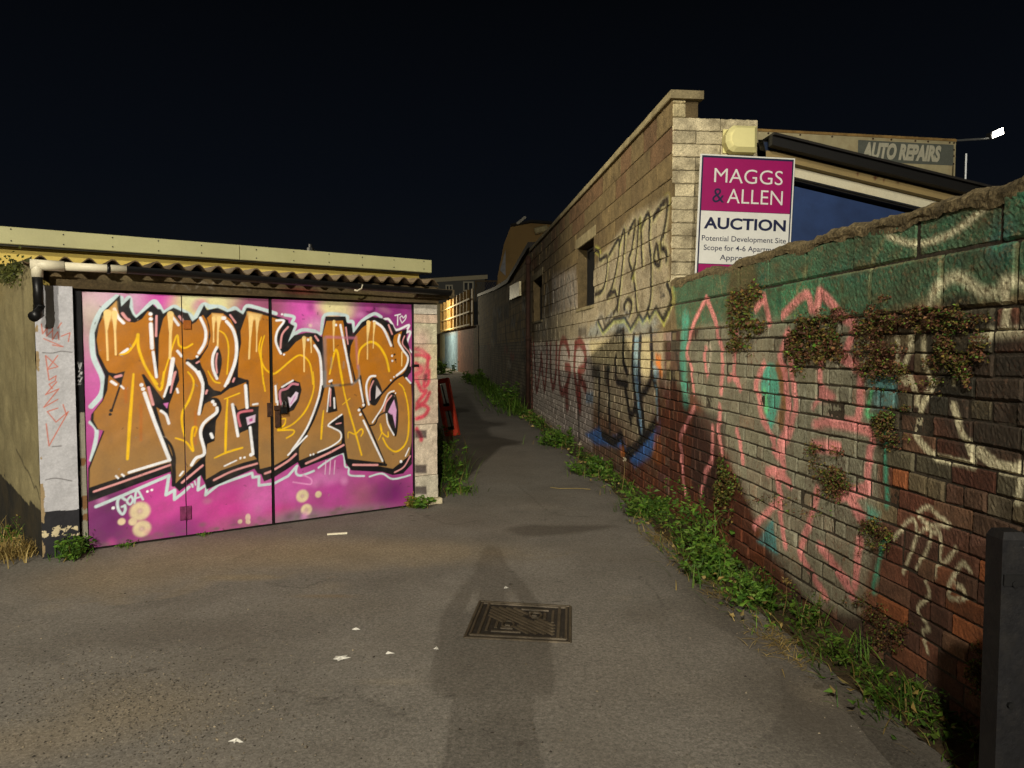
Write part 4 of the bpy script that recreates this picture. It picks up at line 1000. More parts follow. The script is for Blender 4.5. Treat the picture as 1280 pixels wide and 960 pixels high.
for pts in (((925, 345), (935, 372)), ((990, 335), (1000, 360), (996, 392)), ((1010, 330), (990, 395)), ((1092, 318), (1088, 372), (1110, 376)), ((1105, 300), (1090, 330)), ((1179, 325), (1178, 345)), ((1272, 305), (1270, 350)), ((845, 365), (846, 410)), ((900, 340), (905, 378)), ((1040, 345), (1090, 335), (1150, 322), (1200, 312))):
    WP.stroke(R_(*pts), .012, S(150, 140, 96), .6, soft=.018)
WP.poly(R_((915, 330), (945, 322), (948, 385), (905, 400)), S(92, 80, 46), .75, soft=.08)
WP.stroke(R_((857, 400), (854, 450), (857, 500)), .16, TEA, .8, soft=.06)
WP.poly(R_((957, 458), (968, 456), (975, 477), (973, 506), (968, 528), (964, 545), (957, 515), (951, 485)), TEA, .95, sm=True); WP.stroke(R_((956, 490), (958, 512)), .05, S(120, 220, 150), .9)
WP.stroke(R_((974, 458), (980, 490), (976, 530)), .08, S(140, 92, 40), .8); WP.stroke(R_((884, 425), (888, 440), (886, 460)), .03, S(220, 200, 180), .7)
def pk2(pts, w=.056, a=.95): WP.stroke(R_(*pts), w, PK2, a, soft=.018)
for pts in (((884, 373), (868, 402), (862, 426), (859, 442), (864, 462), (867, 491)), ((868, 509), (859, 528), (850, 547), (853, 567), (853, 582), (857, 618)), ((884, 373), (895, 401), (898, 421), (903, 442), (904, 465), (901, 491)), ((900, 508), (901, 524), (898, 535), (903, 570)), ((891, 535), (890, 573), (882, 591), (876, 618)),
            ((881.5, 436), (881, 450), (884, 468)), ((921, 415), (919, 442), (919, 472)), ((910, 474), (918, 470), (925, 485)), ((955, 372), (945, 386)), ((955, 372), (962, 404)), ((980, 395), (1010, 368), (1017, 387)), ((1027, 365), (1022, 388)), ((1027, 365), (1040, 378), (1055, 397), (1067, 405), (1065, 417), (1058, 435)),
            ((985, 417), (975, 443), (982, 467), (985, 508)), ((983, 490), (985, 517), (982, 540), (975, 552), (978, 568), (980, 587)), ((985, 415), (990, 463), (993, 490), (994, 510), (987, 540), (978, 556)), ((955, 456), (948, 471), (946, 491)), ((946, 480), (949, 506), (954, 524), (962, 538), (967, 550)),
            ((1017, 531), (1038, 528), (1087, 540), (1087, 567), (1084, 602)), ((1077, 470), (1075, 490), (1072, 525), (1053, 526)), ((1025, 444), (1025, 482)), ((1022, 613), (1015, 640), (1010, 660), (1000, 690), (1020, 727), (1032, 745)), ((1024, 682), (1057, 725)), ((1075, 676), (1069, 731)), ((1040, 702), (1066, 744)),
            ((973, 603), (975, 628), (982, 682)), ((970, 630), (943, 657)), ((921, 538), (925, 552), (928, 578))): pk2(pts)
for pts in (((960, 590), (970, 590), (972, 603), (976, 623)), ((975, 592), (987, 605)), ((1052, 445), (1070, 458)), ((1017, 557), (1047, 560)), ((1048, 620), (1083, 612)), ((1063, 623), (1077, 647)), ((968, 562), (978, 575))): pk2(pts, .07)
WP.poly(R_((1022, 483), (1027, 480), (1045, 493), (1047, 498), (1040, 502), (1022, 502)), PK2, .95); WP.stroke(R_((1022, 500), (1016, 510)), .03, PK2)
for pts in (((884, 376), (870, 404), (864, 428), (862, 442), (866, 462), (869, 491)), ((920, 425), (921, 470)), ((987, 420), (979, 445), (986, 470), (989, 508), (984, 540))): WP.stroke(R_(*pts), .010, S(90, 40, 44), .8, soft=.012)
for pts in (((1107, 543), (1107, 632)), ((1103, 676), (1092, 740))): WP.stroke(R_(*pts), .03, S(60, 150, 120), .85, soft=.02)
WP.poly(R_((1085, 470), (1120, 465), (1122, 508), (1092, 513)), S(84, 150, 150), .75, soft=.04); WP.stroke(R_((1090, 490), (1084, 518), (1097, 520)), .025, S(90, 200, 130), .9)
WP.poly(R_((967, 647), (972, 695), (945, 677)), S(60, 140, 140), .85); WP.poly(R_((1083, 630), (1100, 640), (1098, 655), (1085, 650)), TEA, .8, soft=.03)
for pts in (((1015, 495), (1016, 560)), ((1006, 490), (1007, 555)), ((998, 465), (998, 500))): WP.stroke(R_(*pts), .012, S(190, 190, 170), .6)
# cream strokes further right
CRM = S(214, 206, 168)
def cr(pts, w=.022, a=.95, soft=.010): WP.stroke(R_(*pts), w, CRM, a, soft)
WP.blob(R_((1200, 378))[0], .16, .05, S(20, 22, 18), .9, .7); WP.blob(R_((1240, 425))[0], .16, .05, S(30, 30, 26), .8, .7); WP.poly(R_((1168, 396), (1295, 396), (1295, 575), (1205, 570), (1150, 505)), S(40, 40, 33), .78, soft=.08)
cr(((1110, 295), (1145, 305), (1190, 290), (1240, 252)), .026, .9, .02); cr(((1165, 380), (1176, 357), (1200, 346), (1225, 362), (1247, 367), (1260, 352), (1285, 355)), .045, .8, .03); cr(((1260, 357), (1256, 407)), .04); cr(((1220, 427), (1240, 417), (1285, 414)), .04, .9, .025)
for pts, w in ((((1156, 418), (1156, 444), (1162, 469), (1169, 478), (1154, 502), (1145, 538), (1146, 547), (1170, 572), (1202, 577), (1217, 580), (1212, 557), (1202, 540), (1192, 507)), .020), (((1225, 565), (1252, 585), (1285, 585)), .03), (((1277, 602), (1272, 627)), .02), (((1139, 420), (1137, 442), (1128, 465), (1134, 478)), .02),
               (((1136, 469), (1145, 487), (1145, 504)), .022), (((1122, 425), (1123, 472)), .018), (((1199, 457), (1192, 480)), .014), (((1147, 642), (1160, 634), (1177, 647), (1187, 657), (1162, 655), (1148, 646)), .012), (((1116, 674), (1134, 653), (1143, 650), (1145, 669), (1129, 715)), .013),
               (((1145, 669), (1159, 660), (1164, 666), (1153, 698), (1145, 711)), .013), (((1164, 666), (1176, 669), (1172, 721)), .013), (((1172, 705), (1182, 702), (1195, 686)), .013), (((1214, 715), (1201, 705), (1185, 744), (1205, 748), (1206, 737), (1195, 731)), .013), (((1158, 727), (1164, 744), (1148, 761), (1161, 786), (1153, 789), (1159, 815)), .012)):
    cr(pts, w * (1.7 if w > .0145 else 1.3), 1.0, .007)

# ------------------------------------------------------------------ bricks and blocks
def piece(u0, u1, v0, v1, nx, ny, out, depth, ch, rough, tilt=0.0):
    """front grid with worn chamfered edges, in wall coordinates; returns (n x 3, faces)"""
    cu = [0.0, ch] + [ch + (u1 - u0 - 2 * ch) * k / nx for k in range(1, nx)] + [u1 - u0 - ch, u1 - u0]
    cv = [0.0, ch] + [ch + (v1 - v0 - 2 * ch) * k / ny for k in range(1, ny)] + [v1 - v0 - ch, v1 - v0]
    W_ = len(cu); H_ = len(cv)
    ju = [rng.uniform(-.002, .002) for _ in range(4)]
    v = []
    for b in range(H_):
        for a_ in range(W_):
            edge = (a_ in (0, W_ - 1)) + (b in (0, H_ - 1))
            o_ = out + rng.gauss(0, rough) - (ch * .9 if edge == 1 else ch * 1.5 if edge == 2 else 0) + tilt * (cu[a_] / (u1 - u0) - .5)
            v.append((u0 + cu[a_] + rng.uniform(-1, 1) * rough, v0 + cv[b] + rng.uniform(-1, 1) * rough, o_))
    f = [(b * W_ + a_, b * W_ + a_ + 1, (b + 1) * W_ + a_ + 1, (b + 1) * W_ + a_) for b in range(H_ - 1) for a_ in range(W_ - 1)]
    per_ = [a_ for a_ in range(W_)] + [b * W_ + W_ - 1 for b in range(1, H_)] + [(H_ - 1) * W_ + a_ for a_ in range(W_ - 2, -1, -1)] + [b * W_ for b in range(H_ - 2, 0, -1)]
    n0 = len(v)
    for q in per_: v.append((v[q][0], v[q][1], out - depth))
    m_ = len(per_)
    for q in range(m_):
        r_ = (q + 1) % m_
        f.append((per_[r_], per_[q], n0 + q, n0 + r_))
    return np.array(v), f

class Joined:
    def __init__(s): s.v = []; s.f = []; s.b = []; s.p = []; s.n = 0
    def add(s, v, f, base, paint):
        s.v.append(v); s.f += [tuple(i_ + s.n for i_ in q) for q in f]; s.b.append(const(len(v), base)); s.p.append(paint); s.n += len(v)
    def build(s, name, wall, m, parent, label=None):
        ob = mesh_obj(name, wall.arr(np.concatenate(s.v)), s.f, m, parent, attrs={'Base': np.concatenate(s.b), 'Paint': np.concatenate(s.p)})
        ob['kind'] = 'stuff'
        if label: ob['label'] = label
        return ob

M_BRICK = mat('sprayed_brick', base=True, paint=True, wear=0.12, rough=0.95, var=0.35, vscale=14, grain=0.3, gscale=120, bump=0.6, bscale=75, stain=0.35, stain_col=S(52, 44, 34), stain_scale=6)
M_BLOCK = mat('sprayed_block', base=True, paint=True, wear=0.14, rough=0.97, var=0.25, vscale=7, grain=0.5, gscale=110, bump=0.8, bscale=95, stain=0.6, stain_col=S(62, 50, 32), stain_scale=5)
M_MORT = mat('old_mortar', S(58, 51, 40), rough=1.0, var=0.5, vscale=9, grain=0.5, gscale=70, bump=1.0, bscale=50)
NC = 19; VB = 1.66; CH = VB / NC
BRK = [(98, 62, 46), (88, 58, 44), (112, 70, 48), (82, 56, 44), (104, 76, 56), (96, 68, 52), (78, 62, 50), (84, 50, 36)]
low = thing('brick_wall', 'old brick boundary wall topped with green blocks and covered in graffiti', 'wall', RW.P(UC / 2, 0))
MB().wbox(RW, -1.5, UC, 0, 2.06, -0.22, -0.009).build('mortar', M_MORT, low)
cand = []
for r_ in range(NC):
    header = r_ % 4 == 2
    L_ = 0.1125 if header else 0.225
    u_ = -0.3 + (r_ % 2) * 0.1125 + (0.056 if header else 0) + rng.uniform(-.01, .01)
    while u_ < UC - .02:
        Lk = L_ if header or rng.random() > (.5 if u_ > 3.5 else .15) else .1125 * rng.uniform(.9, 1.25)
        e_ = min(u_ + Lk * rng.uniform(.95, 1.05), UC - .004)
        if e_ - u_ > .04:
            cand.append((u_, e_, r_ * CH + rng.uniform(-.002, .002), (r_ + 1) * CH))
        u_ = e_
def px_area(c_):
    if c_[0] < 1.8: return -1
    p = to_px(RW.P(c_[0], c_[2])); q = to_px(RW.P(c_[1], c_[3]))
    if p[0] < -40 or q[0] > 1290 or q[1] > 965: return 0
    return abs(p[0] - q[0]) * abs(p[1] - q[1])
cand.sort(key=px_area, reverse=True)
JB = Joined()
for k_, (a0, a1, b0, b1) in enumerate(cand):
    near = px_area((a0, a1, b0, b1))
    big = k_ < 296 and near > 0
    nx = max(2, int((a1 - a0) / (.010 if a0 < 3.6 else .014 if a0 < 5 else .022))); ny = 5 if a0 < 3.6 else 3
    if a0 < 1.8: nx, ny = 2, 1
    dm = rng.random()
    g_ = rng.uniform(.003, .009)
    v, f = piece(a0 + g_, a1 - .004, b0 + rng.uniform(.002, .007), b1 - rng.uniform(.002, .006), nx, ny, rng.gauss(.001, .0035) - (.006 if dm < .05 else 0), .03, rng.uniform(.004, .009), .0008, rng.gauss(0, .004))
    v[:, 1] += np.array([.009 * mnoise.noise(Vector((q_ * .9, b0 * 1.3, 4.0))) + .004 * mnoise.noise(Vector((q_ * 5, b0 * 9, 1.0))) for q_ in v[:, 0]])
    bc = rng.choice(BRK); sh = rng.uniform(.8, 1.15)
    if b0 > .75 + .5 * mnoise.noise(Vector((a0 * 1.5, b0 * 2, 0))) and rng.random() < .75: bc = rng.choice([(92, 86, 66), (80, 72, 56), (104, 92, 68), (86, 64, 48)])
    elif rng.random() < .10: bc = (132, 78, 46)
    base = S(*[min(255, q * sh) for q in bc])
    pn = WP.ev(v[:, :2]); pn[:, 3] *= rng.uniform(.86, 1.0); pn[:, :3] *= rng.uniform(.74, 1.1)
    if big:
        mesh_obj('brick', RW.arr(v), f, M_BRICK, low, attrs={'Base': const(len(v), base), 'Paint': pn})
    else:
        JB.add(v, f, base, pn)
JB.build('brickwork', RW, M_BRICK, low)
# two courses of rendered blocks on top and a crumbling mortar capping
for r_, (b0, b1) in enumerate(((VB, 1.892), (1.892, 2.075))):
    u_ = -0.4 + .22 * r_
    marks = [RW.uv(x, 330)[0] for x in ((1272, 1179, 1091) if r_ == 0 else (1250, 1145, 1066))]
    marks += list(np.arange(max(marks) + .45, UC - .1, .45)) + [UC - .005]
    marks = [min(marks) - .9, min(marks) - .45] + marks
    marks.sort()
    for a0, a1 in zip(marks[:-1], marks[1:]):
        v, f = piece(a0 + .004, a1 - .004, b0 + .004, b1 - .004, int((a1 - a0) / .014), 13, rng.gauss(.004, .004), .05, .012, .0012, rng.gauss(0, .004))
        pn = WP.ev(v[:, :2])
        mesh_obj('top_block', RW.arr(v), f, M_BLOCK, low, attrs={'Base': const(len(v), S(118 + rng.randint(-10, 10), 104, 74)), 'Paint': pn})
uvn = 1000
vv = []; ff = []
prof = [(-.23, 2.05), (-.225, 2.10), (-.16, 2.125), (-.09, 2.13), (-.03, 2.125), (-.004, 2.11), (.006, 2.10), (.008, 2.088), (.008, 2.076), (.005, 2.066), (.002, 2.055)]
for q in range(uvn + 1):
    u_ = -1.2 + (UC + 1.2 - .003) * q / uvn
    g_ = mnoise.fractal(Vector((u_ * 3, 0.3, 0)), 1.0, 2.0, 4) * .03
    for j, (o_, z_) in enumerate(prof):
        n_ = mnoise.fractal(Vector((u_ * 14, j * 1.7, 2)), 1.0, 2.0, 4)
        low_ = .03 * mnoise.noise(Vector((u_ * 5, 7.7, j))) if j >= 9 else 0
        n2_ = mnoise.noise(Vector((u_ * 60, j * 2.3, 5)))
        vv.append(RW.P(u_, z_ + g_ + .009 * n_ + .004 * n2_ + low_, o_ + .006 * n_ + .004 * n2_))
np_ = len(prof)
for q in range(uvn):
    for j in range(np_ - 1): ff.append((q * np_ + j, q * np_ + j + 1, (q + 1) * np_ + j + 1, (q + 1) * np_ + j))
mesh_obj('mortar_capping', [tuple(p) for p in vv], ff, mat('crumbling_capping', S(100, 88, 62), rough=1, var=.5, vscale=12, grain=.7, gscale=80, bump=1.0, bscale=60, stain=.5, stain_col=S(52, 48, 32), stain_scale=7), low)

# ------------------------------------------------------------------ block building along the path
bld = thing('block_building', 'tall concrete block building with two dark window openings along the path', 'building', RW.P((UC + UE) / 2, 0))
HT = 3.70
wins = []
for (xa, xb) in ((742, 721.5), (677.5, 667)):
    wins.append((RW.uv(xa, 340)[0], RW.uv(xb, 340)[0], 2.11, 3.0))
M_CONC = mat('dirty_concrete', S(140, 128, 96), rough=0.95, var=.3, vscale=6, grain=.35, gscale=80, bump=.8, bscale=60, stain=.5, stain_col=S(72, 62, 42), stain_scale=5)
bk = MB()
edges = [UC + .03]
for (a0, a1, b0, b1) in wins:
    bk.wbox(RW, edges[-1], a0, VB, b1, -.24, -.012); edges.append(a1)
bk.wbox(RW, edges[-1], UE, VB, 3.0, -.24, -.012)
for (a0, a1, b0, b1) in wins: bk.wbox(RW, a0, a1, VB, b0, -.24, -.012)
bk.wbox(RW, UC + .03, UE, 3.0, HT, -.24, -.012)
bk.wbox(RW, UC + .03, UE, 0, VB, -.24, -.012)
bk.build('mortar', mat('block_mortar', S(96, 82, 56), rough=1, var=.4, vscale=8, grain=.4, bump=.9), bld)
for (a0, a1, b0, b1) in wins:
    op = MB().wbox(RW, a0 - .12, a1 + .12, b1 + .004, b1 + .15, -.2, .006, .006).build('lintel', M_CONC, bld)
    MB().wbox(RW, a0 - .05, a1 + .05, b0 - .05, b0 - .004, -.2, .014, .006).build('sill', M_CONC, bld)
    fr = MB()
    for (x0, x1, y0, y1) in ((a0 + .003, a0 + .05, b0, b1), (a1 - .05, a1 - .003, b0, b1), (a0 + .05, a1 - .05, b1 - .05, b1 - .002), (a0 + .05, a1 - .05, b0, b0 + .05)):
        fr.wbox(RW, x0, x1, y0, y1, -.2, -.15)
    wf = fr.build('window_frame', mat('black_frame', S(26, 24, 22), rough=.7), bld)
    MB().wbox(RW, a0 + .05, a1 - .05, b0 + .05, b1 - .05, -.185, -.175).build('dark_interior_sheet', mat('unlit_interior_black', S(14, 13, 13), rough=.9), wf)  # black sheet standing in for the unlit inside of the opening
# individual blocks
nrow = int(round((HT - VB) / .2267)); BH = (HT - VB) / nrow
JK = Joined(); nblk = 0
for r_ in range(nrow):
    u_ = UC + .003 - (.225 if r_ % 2 else 0)
    b0, b1 = VB + r_ * BH, VB + (r_ + 1) * BH
    while u_ < UE - .01:
        a0, a1 = max(u_, UC + .003), min(u_ + .455, UE); u_ += .455
        segs = [(a0, a1)]
        for (w0, w1, y0, y1) in wins:
            for (l0, l1, k0, k1) in ((w0, w1, y0, y1), (w0 - .12, w1 + .12, y1, y1 + .154)):
                if b1 > k0 + .02 and b0 < k1 - .02:
                    ns = []
                    for (s0, s1) in segs:
                        if s1 <= l0 or s0 >= l1: ns.append((s0, s1)); continue
                        if s0 < l0: ns.append((s0, l0))
                        if s1 > l1: ns.append((l1, s1))
                    segs = ns
        for s0, s1 in segs:
            if s1 - s0 < .05: continue
            top = b1
            for (w0, w1, y0, y1) in wins:   # keep clear of lintel tops and sills
                pass
            near = s0 < UC + 4.5
            v, f = piece(s0 + .004, s1 - .004, b0 + .004, top - .004, int((s1 - s0) / (.025 if near else .06)) + 1, 9 if near else 4, rng.gauss(0, .0025), .03, .006, .0018, rng.gauss(0, .002))
            kk = rng.uniform(.93, 1.06); bc = [q * kk for q in ((108, 92, 62) if rng.random() < .85 else (100, 84, 57))]
            if r_ > nrow - 3 and rng.random() < .3: bc = [104 * kk, 80 * kk, 56 * kk]
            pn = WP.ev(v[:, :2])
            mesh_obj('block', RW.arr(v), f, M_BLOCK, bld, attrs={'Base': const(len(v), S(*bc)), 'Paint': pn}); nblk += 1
# brick base of the building
JB2 = Joined()
for r_ in range(NC):
    header = r_ % 4 == 2
    L_ = 0.1125 if header else 0.225
    u_ = UC + .003
    if r_ % 2: u_ -= .11
    while u_ < UE - .02:
        a0 = max(u_, UC + .003); a1 = min(u_ + L_, UE); u_ += L_
        if a1 - a0 < .03: continue
        nx = 10 if a0 < UC + 3 else 6
        if header: nx = 5 if a0 < UC + 3 else 3
        v, f = piece(a0 + .004, a1 - .004, r_ * CH + .005, (r_ + 1) * CH - .005, nx, 2, rng.gauss(0, .002), .03, .006, .0012)
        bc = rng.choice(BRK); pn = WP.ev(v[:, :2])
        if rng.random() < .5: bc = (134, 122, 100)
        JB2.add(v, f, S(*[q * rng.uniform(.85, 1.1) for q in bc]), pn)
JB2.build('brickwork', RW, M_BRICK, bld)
# coping along the parapet
cop = MB(); n = 14
for k_ in range(n):
    a0 = UC - .03 + (UE - UC) * k_ / n; a1 = UC - .03 + (UE - UC) * (k_ + 1) / n - .006
    MB().wbox(RW, a0, a1, HT + .004, HT + .075 + rng.uniform(-.004, .004), -.27, .035, .008).build('coping_stone', M_CONC, bld)
# front return of pale blocks, half-height courses
FU1 = FW.uv(947, 200)[0]; FT = FW.uv(900, 148)[1]; PU = FW.uv(857, 140)[0]
MB().wbox(FW, .012, FU1 - .006, 0, FT - .01, -.22, -.012).build('front_mortar', mat('front_mortar', S(120, 112, 90), rough=1, var=.3, bump=.9), bld)
MB().wbox(FW, .012, PU - .006, FT - .01, HT, -.22, -.012).build('pier_core', M_CONC, bld)
hb_ = .1155; rows = int(FT / hb_)
for r_ in range(rows + 2):
    b0 = FT - (r_ + 1) * hb_ + hb_ * 2 * 0
    if b0 < 1.9: break
    cuts_ = [.0] + ([.215, .66] if r_ % 2 else [.44]) + [FU1]
    cuts_ = [q for q in cuts_ if q < FU1 - .05] + [FU1]
    for a0, a1 in zip(cuts_[:-1], cuts_[1:]):
        kf = rng.uniform(.88, 1.04)
        v, f = piece(a0 + .004, a1 - .004, b0 + .004, b0 + hb_ - .004, int((a1 - a0) / .03) + 1, 4, rng.gauss(0, .003), .03, .006, .002)
        mesh_obj('block', FW.arr(v), f, M_BLOCK, bld, attrs={'Base': const(len(v), S(*[q * kf for q in (198, 186, 152)])), 'Paint': const(len(v), (0, 0, 0, 0))})
for b0, b1 in ((FT, FT + .12), (FT + .12, HT - .002)):
    v, f = piece(.002, PU, b0 + .004, b1 - .004, 6, 3, 0, .03, .006, .002)
    mesh_obj('block', FW.arr(v), f, M_BLOCK, bld, attrs={'Base': const(len(v), S(196, 182, 140)), 'Paint': const(len(v), (0, 0, 0, 0))})
MB().wbox(FW, .24, FU1 - .03, 3.35, 3.4, -9.5, -.25).build('roof', M_BLACKMETAL, bld)
# interior floor of shadow: rear wall
MB().wbox(RW, UC + .3, UE, 0, 3.3, -2.0, -1.9).build('inner_wall', mat('inner_dark', S(40, 38, 34)), bld)
# ------------------------------------------------------------------ board sign of the agents
SGW = Wall(FW.P(0, 0, .22), FW.d, FW.n)
s_tl = SGW.uv(876, 192); s_tr = SGW.uv(994, 198); s_bl = SGW.uv(869, 340)
ex = np.array(s_tr) - np.array(s_tl); ey = np.array(s_bl) - np.array(s_tl)
sgn = thing('auction_sign', 'magenta and white auction board on posts above the brick wall', 'sign', SGW.P(s_tl[0] + .4, 0))
def sp(s, t, o): 
    q = np.array(s_tl) + ex * s + ey * t
    return SGW.P(q[0], q[1], o)
def slab(name, s0, s1, t0, t1, o0, o1, m, parent):
    return MB().hexa([sp(s0, t1, o1), sp(s1, t1, o1), sp(s1, t1, o0), sp(s0, t1, o0), sp(s0, t0, o1), sp(s1, t0, o1), sp(s1, t0, o0), sp(s0, t0, o0)]).build(name, m, parent)
MWH = mat('sign_white', S(212, 212, 204), rough=.5, var=.06, grain=.03, bump=0, stain=.1, stain_col=S(150, 150, 136), stain_scale=8)
MMG = mat('sign_magenta', S(146, 8, 88), rough=.45, var=.06, grain=.03, bump=0)
MNV = mat('sign_navy', S(20, 26, 60), rough=.5, var=0, grain=0, bump=0)
brd = slab('board', 0, 1, 0, 1.12, -.012, .0, MWH, sgn)
slab('navy_border', .015, .985, .012, 1.11, .001, .002, MNV, brd)
slab('magenta_panel', .03, .97, .03, .475, .003, .004, MMG, brd)
slab('white_panel', .03, .97, .478, .925, .003, .004, MWH, brd)
slab('magenta_panel', .03, .97, .93, 1.10, .003, .004, MMG, brd)
def sign_text(body, s0, s1, t0, t1, m, off=0.0):
    v, f = fit_text(body, s0, s1, t1, t0, 0, off)
    vv = [tuple(sp(p[0], p[1], .0055)) for p in v]
    return mesh_obj('lettering', vv, f, m, brd)
sign_text('MAGGS', .15, .875, .115, .235, MWH, -.004)
sign_text('&', .14, .265, .285, .405, MNV)
sign_text('ALLEN', .295, .885, .285, .405, MWH, -.004)
sign_text('AUCTION', .065, .935, .53, .63, MNV, .03)
sign_text('Potential Development Site', .05, .945, .685, .745, MNV, .004)
sign_text('Scope for 4-6 Apartments', .075, .93, .765, .825, MNV, .004)
sign_text('Approx. 22', .25, .68, .845, .905, MNV, .004)
for s_ in (.02, .90):
    q = sp(s_ + .03, .02, -.035); q2 = sp(s_ + .03, 1.1, -.035)
    a_ = SGW.d * .022; b_ = SGW.n * .02
    lo = Vector((q2.x, q2.y, 0))
    MB().hexa([lo - a_ - b_, lo + a_ - b_, lo + a_ + b_, lo - a_ + b_, q - a_ - b_, q + a_ - b_, q + a_ + b_, q - a_ + b_]).build('post', mat('sign_post_timber', S(150, 130, 96), var=.3, bump=.3), sgn)

# ------------------------------------------------------------------ alarm box and small black floodlight on the pale front
BXW = FW
ax0 = FW.uv(907, 172, .1)[0]; ax1 = FW.uv(946, 172, .1)[0]; ay1 = FW.uv(925, 157, .1)[1]; ay0 = FW.uv(925, 190, .1)[1]
M_CREAM = mat('cream_plastic', S(222, 214, 150), rough=.5, var=.08, grain=.03, bump=0)
alm = thing('alarm_box', 'cream plastic alarm box on the pale block front', 'alarm box', FW.P((ax0 + ax1) / 2, ay0, .0))
MB().wbox(FW, ax0 + .01, ax1 - .01, ay0 + .01, ay1 - .01, .004, .02).build('back_plate', M_CREAM, alm)
pr = []
n = 6
hexp = [(ax0, ay0 + .08), (ax0 + .03, ay0 + .02), (ax0 + .07, ay0), (ax1, ay0), (ax1, ay1), (ax0 + .07, ay1), (ax0 + .03, ay1 - .03), (ax0, ay1 - .09)]
cxm = (ax0 + ax1) / 2; cym = (ay0 + ay1) / 2
ring0 = [FW.P(x, y, .02) for x, y in hexp]; ring1 = [FW.P(x, y, .10) for x, y in hexp]
ring2 = [FW.P(cxm + .02 + (x - cxm - .02) * .72, cym + .015 + (y - cym - .015) * .72, .135) for x, y in hexp]
vv = ring0 + ring1 + ring2; ff = []
for q in range(8):
    r_ = (q + 1) % 8
    ff += [(q, r_, 8 + r_, 8 + q), (8 + q, 8 + r_, 16 + r_, 16 + q)]
ff.append(tuple(range(16, 24)))
mesh_obj('cover', [tuple(p) for p in vv], ff, M_CREAM, alm)
MB().tube([FW.P(cxm + .03, ay1 - .004, .08), FW.P(cxm + .03, ay1 + .004, .08)], .006, 8).build('screw', M_BLACKMETAL, alm)
fu, fv = FW.uv(958, 182, .1)
fld = thing('small_floodlight', 'unlit black security floodlight tucked under the dark roof edge', 'floodlight', FW.P(fu, fv, 0))
hd = MB(); c_ = FW.P(fu, fv, .1); dx = FW.d * .055; dz = Vector((0, 0, .045)) - FW.d * .02; dn = FW.n * .05 + Vector((0, 0, -.02))
hd.hexa([c_ - dx - dz - dn, c_ + dx - dz - dn, c_ + dx - dz + dn, c_ - dx - dz + dn, c_ - dx * .7 + dz - dn, c_ + dx * .7 + dz - dn, c_ + dx * .7 + dz + dn, c_ - dx * .7 + dz + dn])
hd.build('housing', M_BPVC, fld)
MB().tube([FW.P(fu - .05, fv + .03, -.02), FW.P(fu - .02, fv + .03, .07)], .012, 8).build('bracket', M_BLACKMETAL, fld)
MB().hexa([c_ - dx * .85 - dz * .8 + dn * 1.01, c_ + dx * .85 - dz * .8 + dn * 1.01, c_ + dx * .85 - dz * .8 + dn * 1.06, c_ - dx * .85 - dz * .8 + dn * 1.06, c_ - dx * .6 + dz * .8 + dn * 1.01, c_ + dx * .6 + dz * .8 + dn * 1.01, c_ + dx * .6 + dz * .8 + dn * 1.06, c_ - dx * .6 + dz * .8 + dn * 1.06]).build('glass', mat('dark_lens', S(40, 50, 70), rough=.1, var=0, grain=0, bump=0, spec=.8), fld)

# ------------------------------------------------------------------ workshop with blue front, rusted beam and name board
wks = thing('workshop', 'workshop with blue sheeted front under a sloping dark roof', 'building', FW.P(2.2, 0, -.12))
KO = -.14
def kuv(px, py, out=KO): return FW.uv(px, py, out)
M_BLUE = mat('blue_sheeting', S(36, 58, 100), rough=.6, var=.35, vscale=2.2, grain=.06, bump=.08, bscale=8, stain=.3, stain_col=S(24, 36, 70), stain_scale=4)
e0 = kuv(948, 163, .25); e1 = kuv(1245, 236, .25)
sl = (e1[1] - e0[1]) / (e1[0] - e0[0])
def edge_v(u, ref=e0): return ref[1] + sl * (u - ref[0])
kr = e1[0] + 1.2
def sloped(name, m, u0, u1, d0, d1, o0, o1, parent):
    """slab that follows the roof slope: d measured down from the roof edge line"""
    return MB().hexa([FW.P(u0, edge_v(u0) - d1, o1), FW.P(u1, edge_v(u1) - d1, o1), FW.P(u1, edge_v(u1) - d1, o0), FW.P(u0, edge_v(u0) - d1, o0),
                      FW.P(u0, edge_v(u0) - d0, o1), FW.P(u1, edge_v(u1) - d0, o1), FW.P(u1, edge_v(u1) - d0, o0), FW.P(u0, edge_v(u0) - d0, o0)]).build(name, m, parent)
M_ROOFD = mat('dark_roof_edge', S(30, 27, 22), rough=.7, var=.4, bump=.3)
k0 = FU1 + .006
sloped('roof', M_ROOFD, k0, kr, 0.0, .02, -.35, .30, wks)
gtt = sloped('eaves_gutter', mat('black_gutter', S(13, 12, 10), rough=.55, var=.3), k0, kr, .022, .098, .19, .265, wks)
RU = Paint(aa=.01)
M_BEAM = mat('rusted_white_beam', base=True, paint=True, rough=.75, var=.15, grain=.1, bump=.25, bscale=50, stain=.25, stain_col=S(130, 104, 60), stain_scale=6)
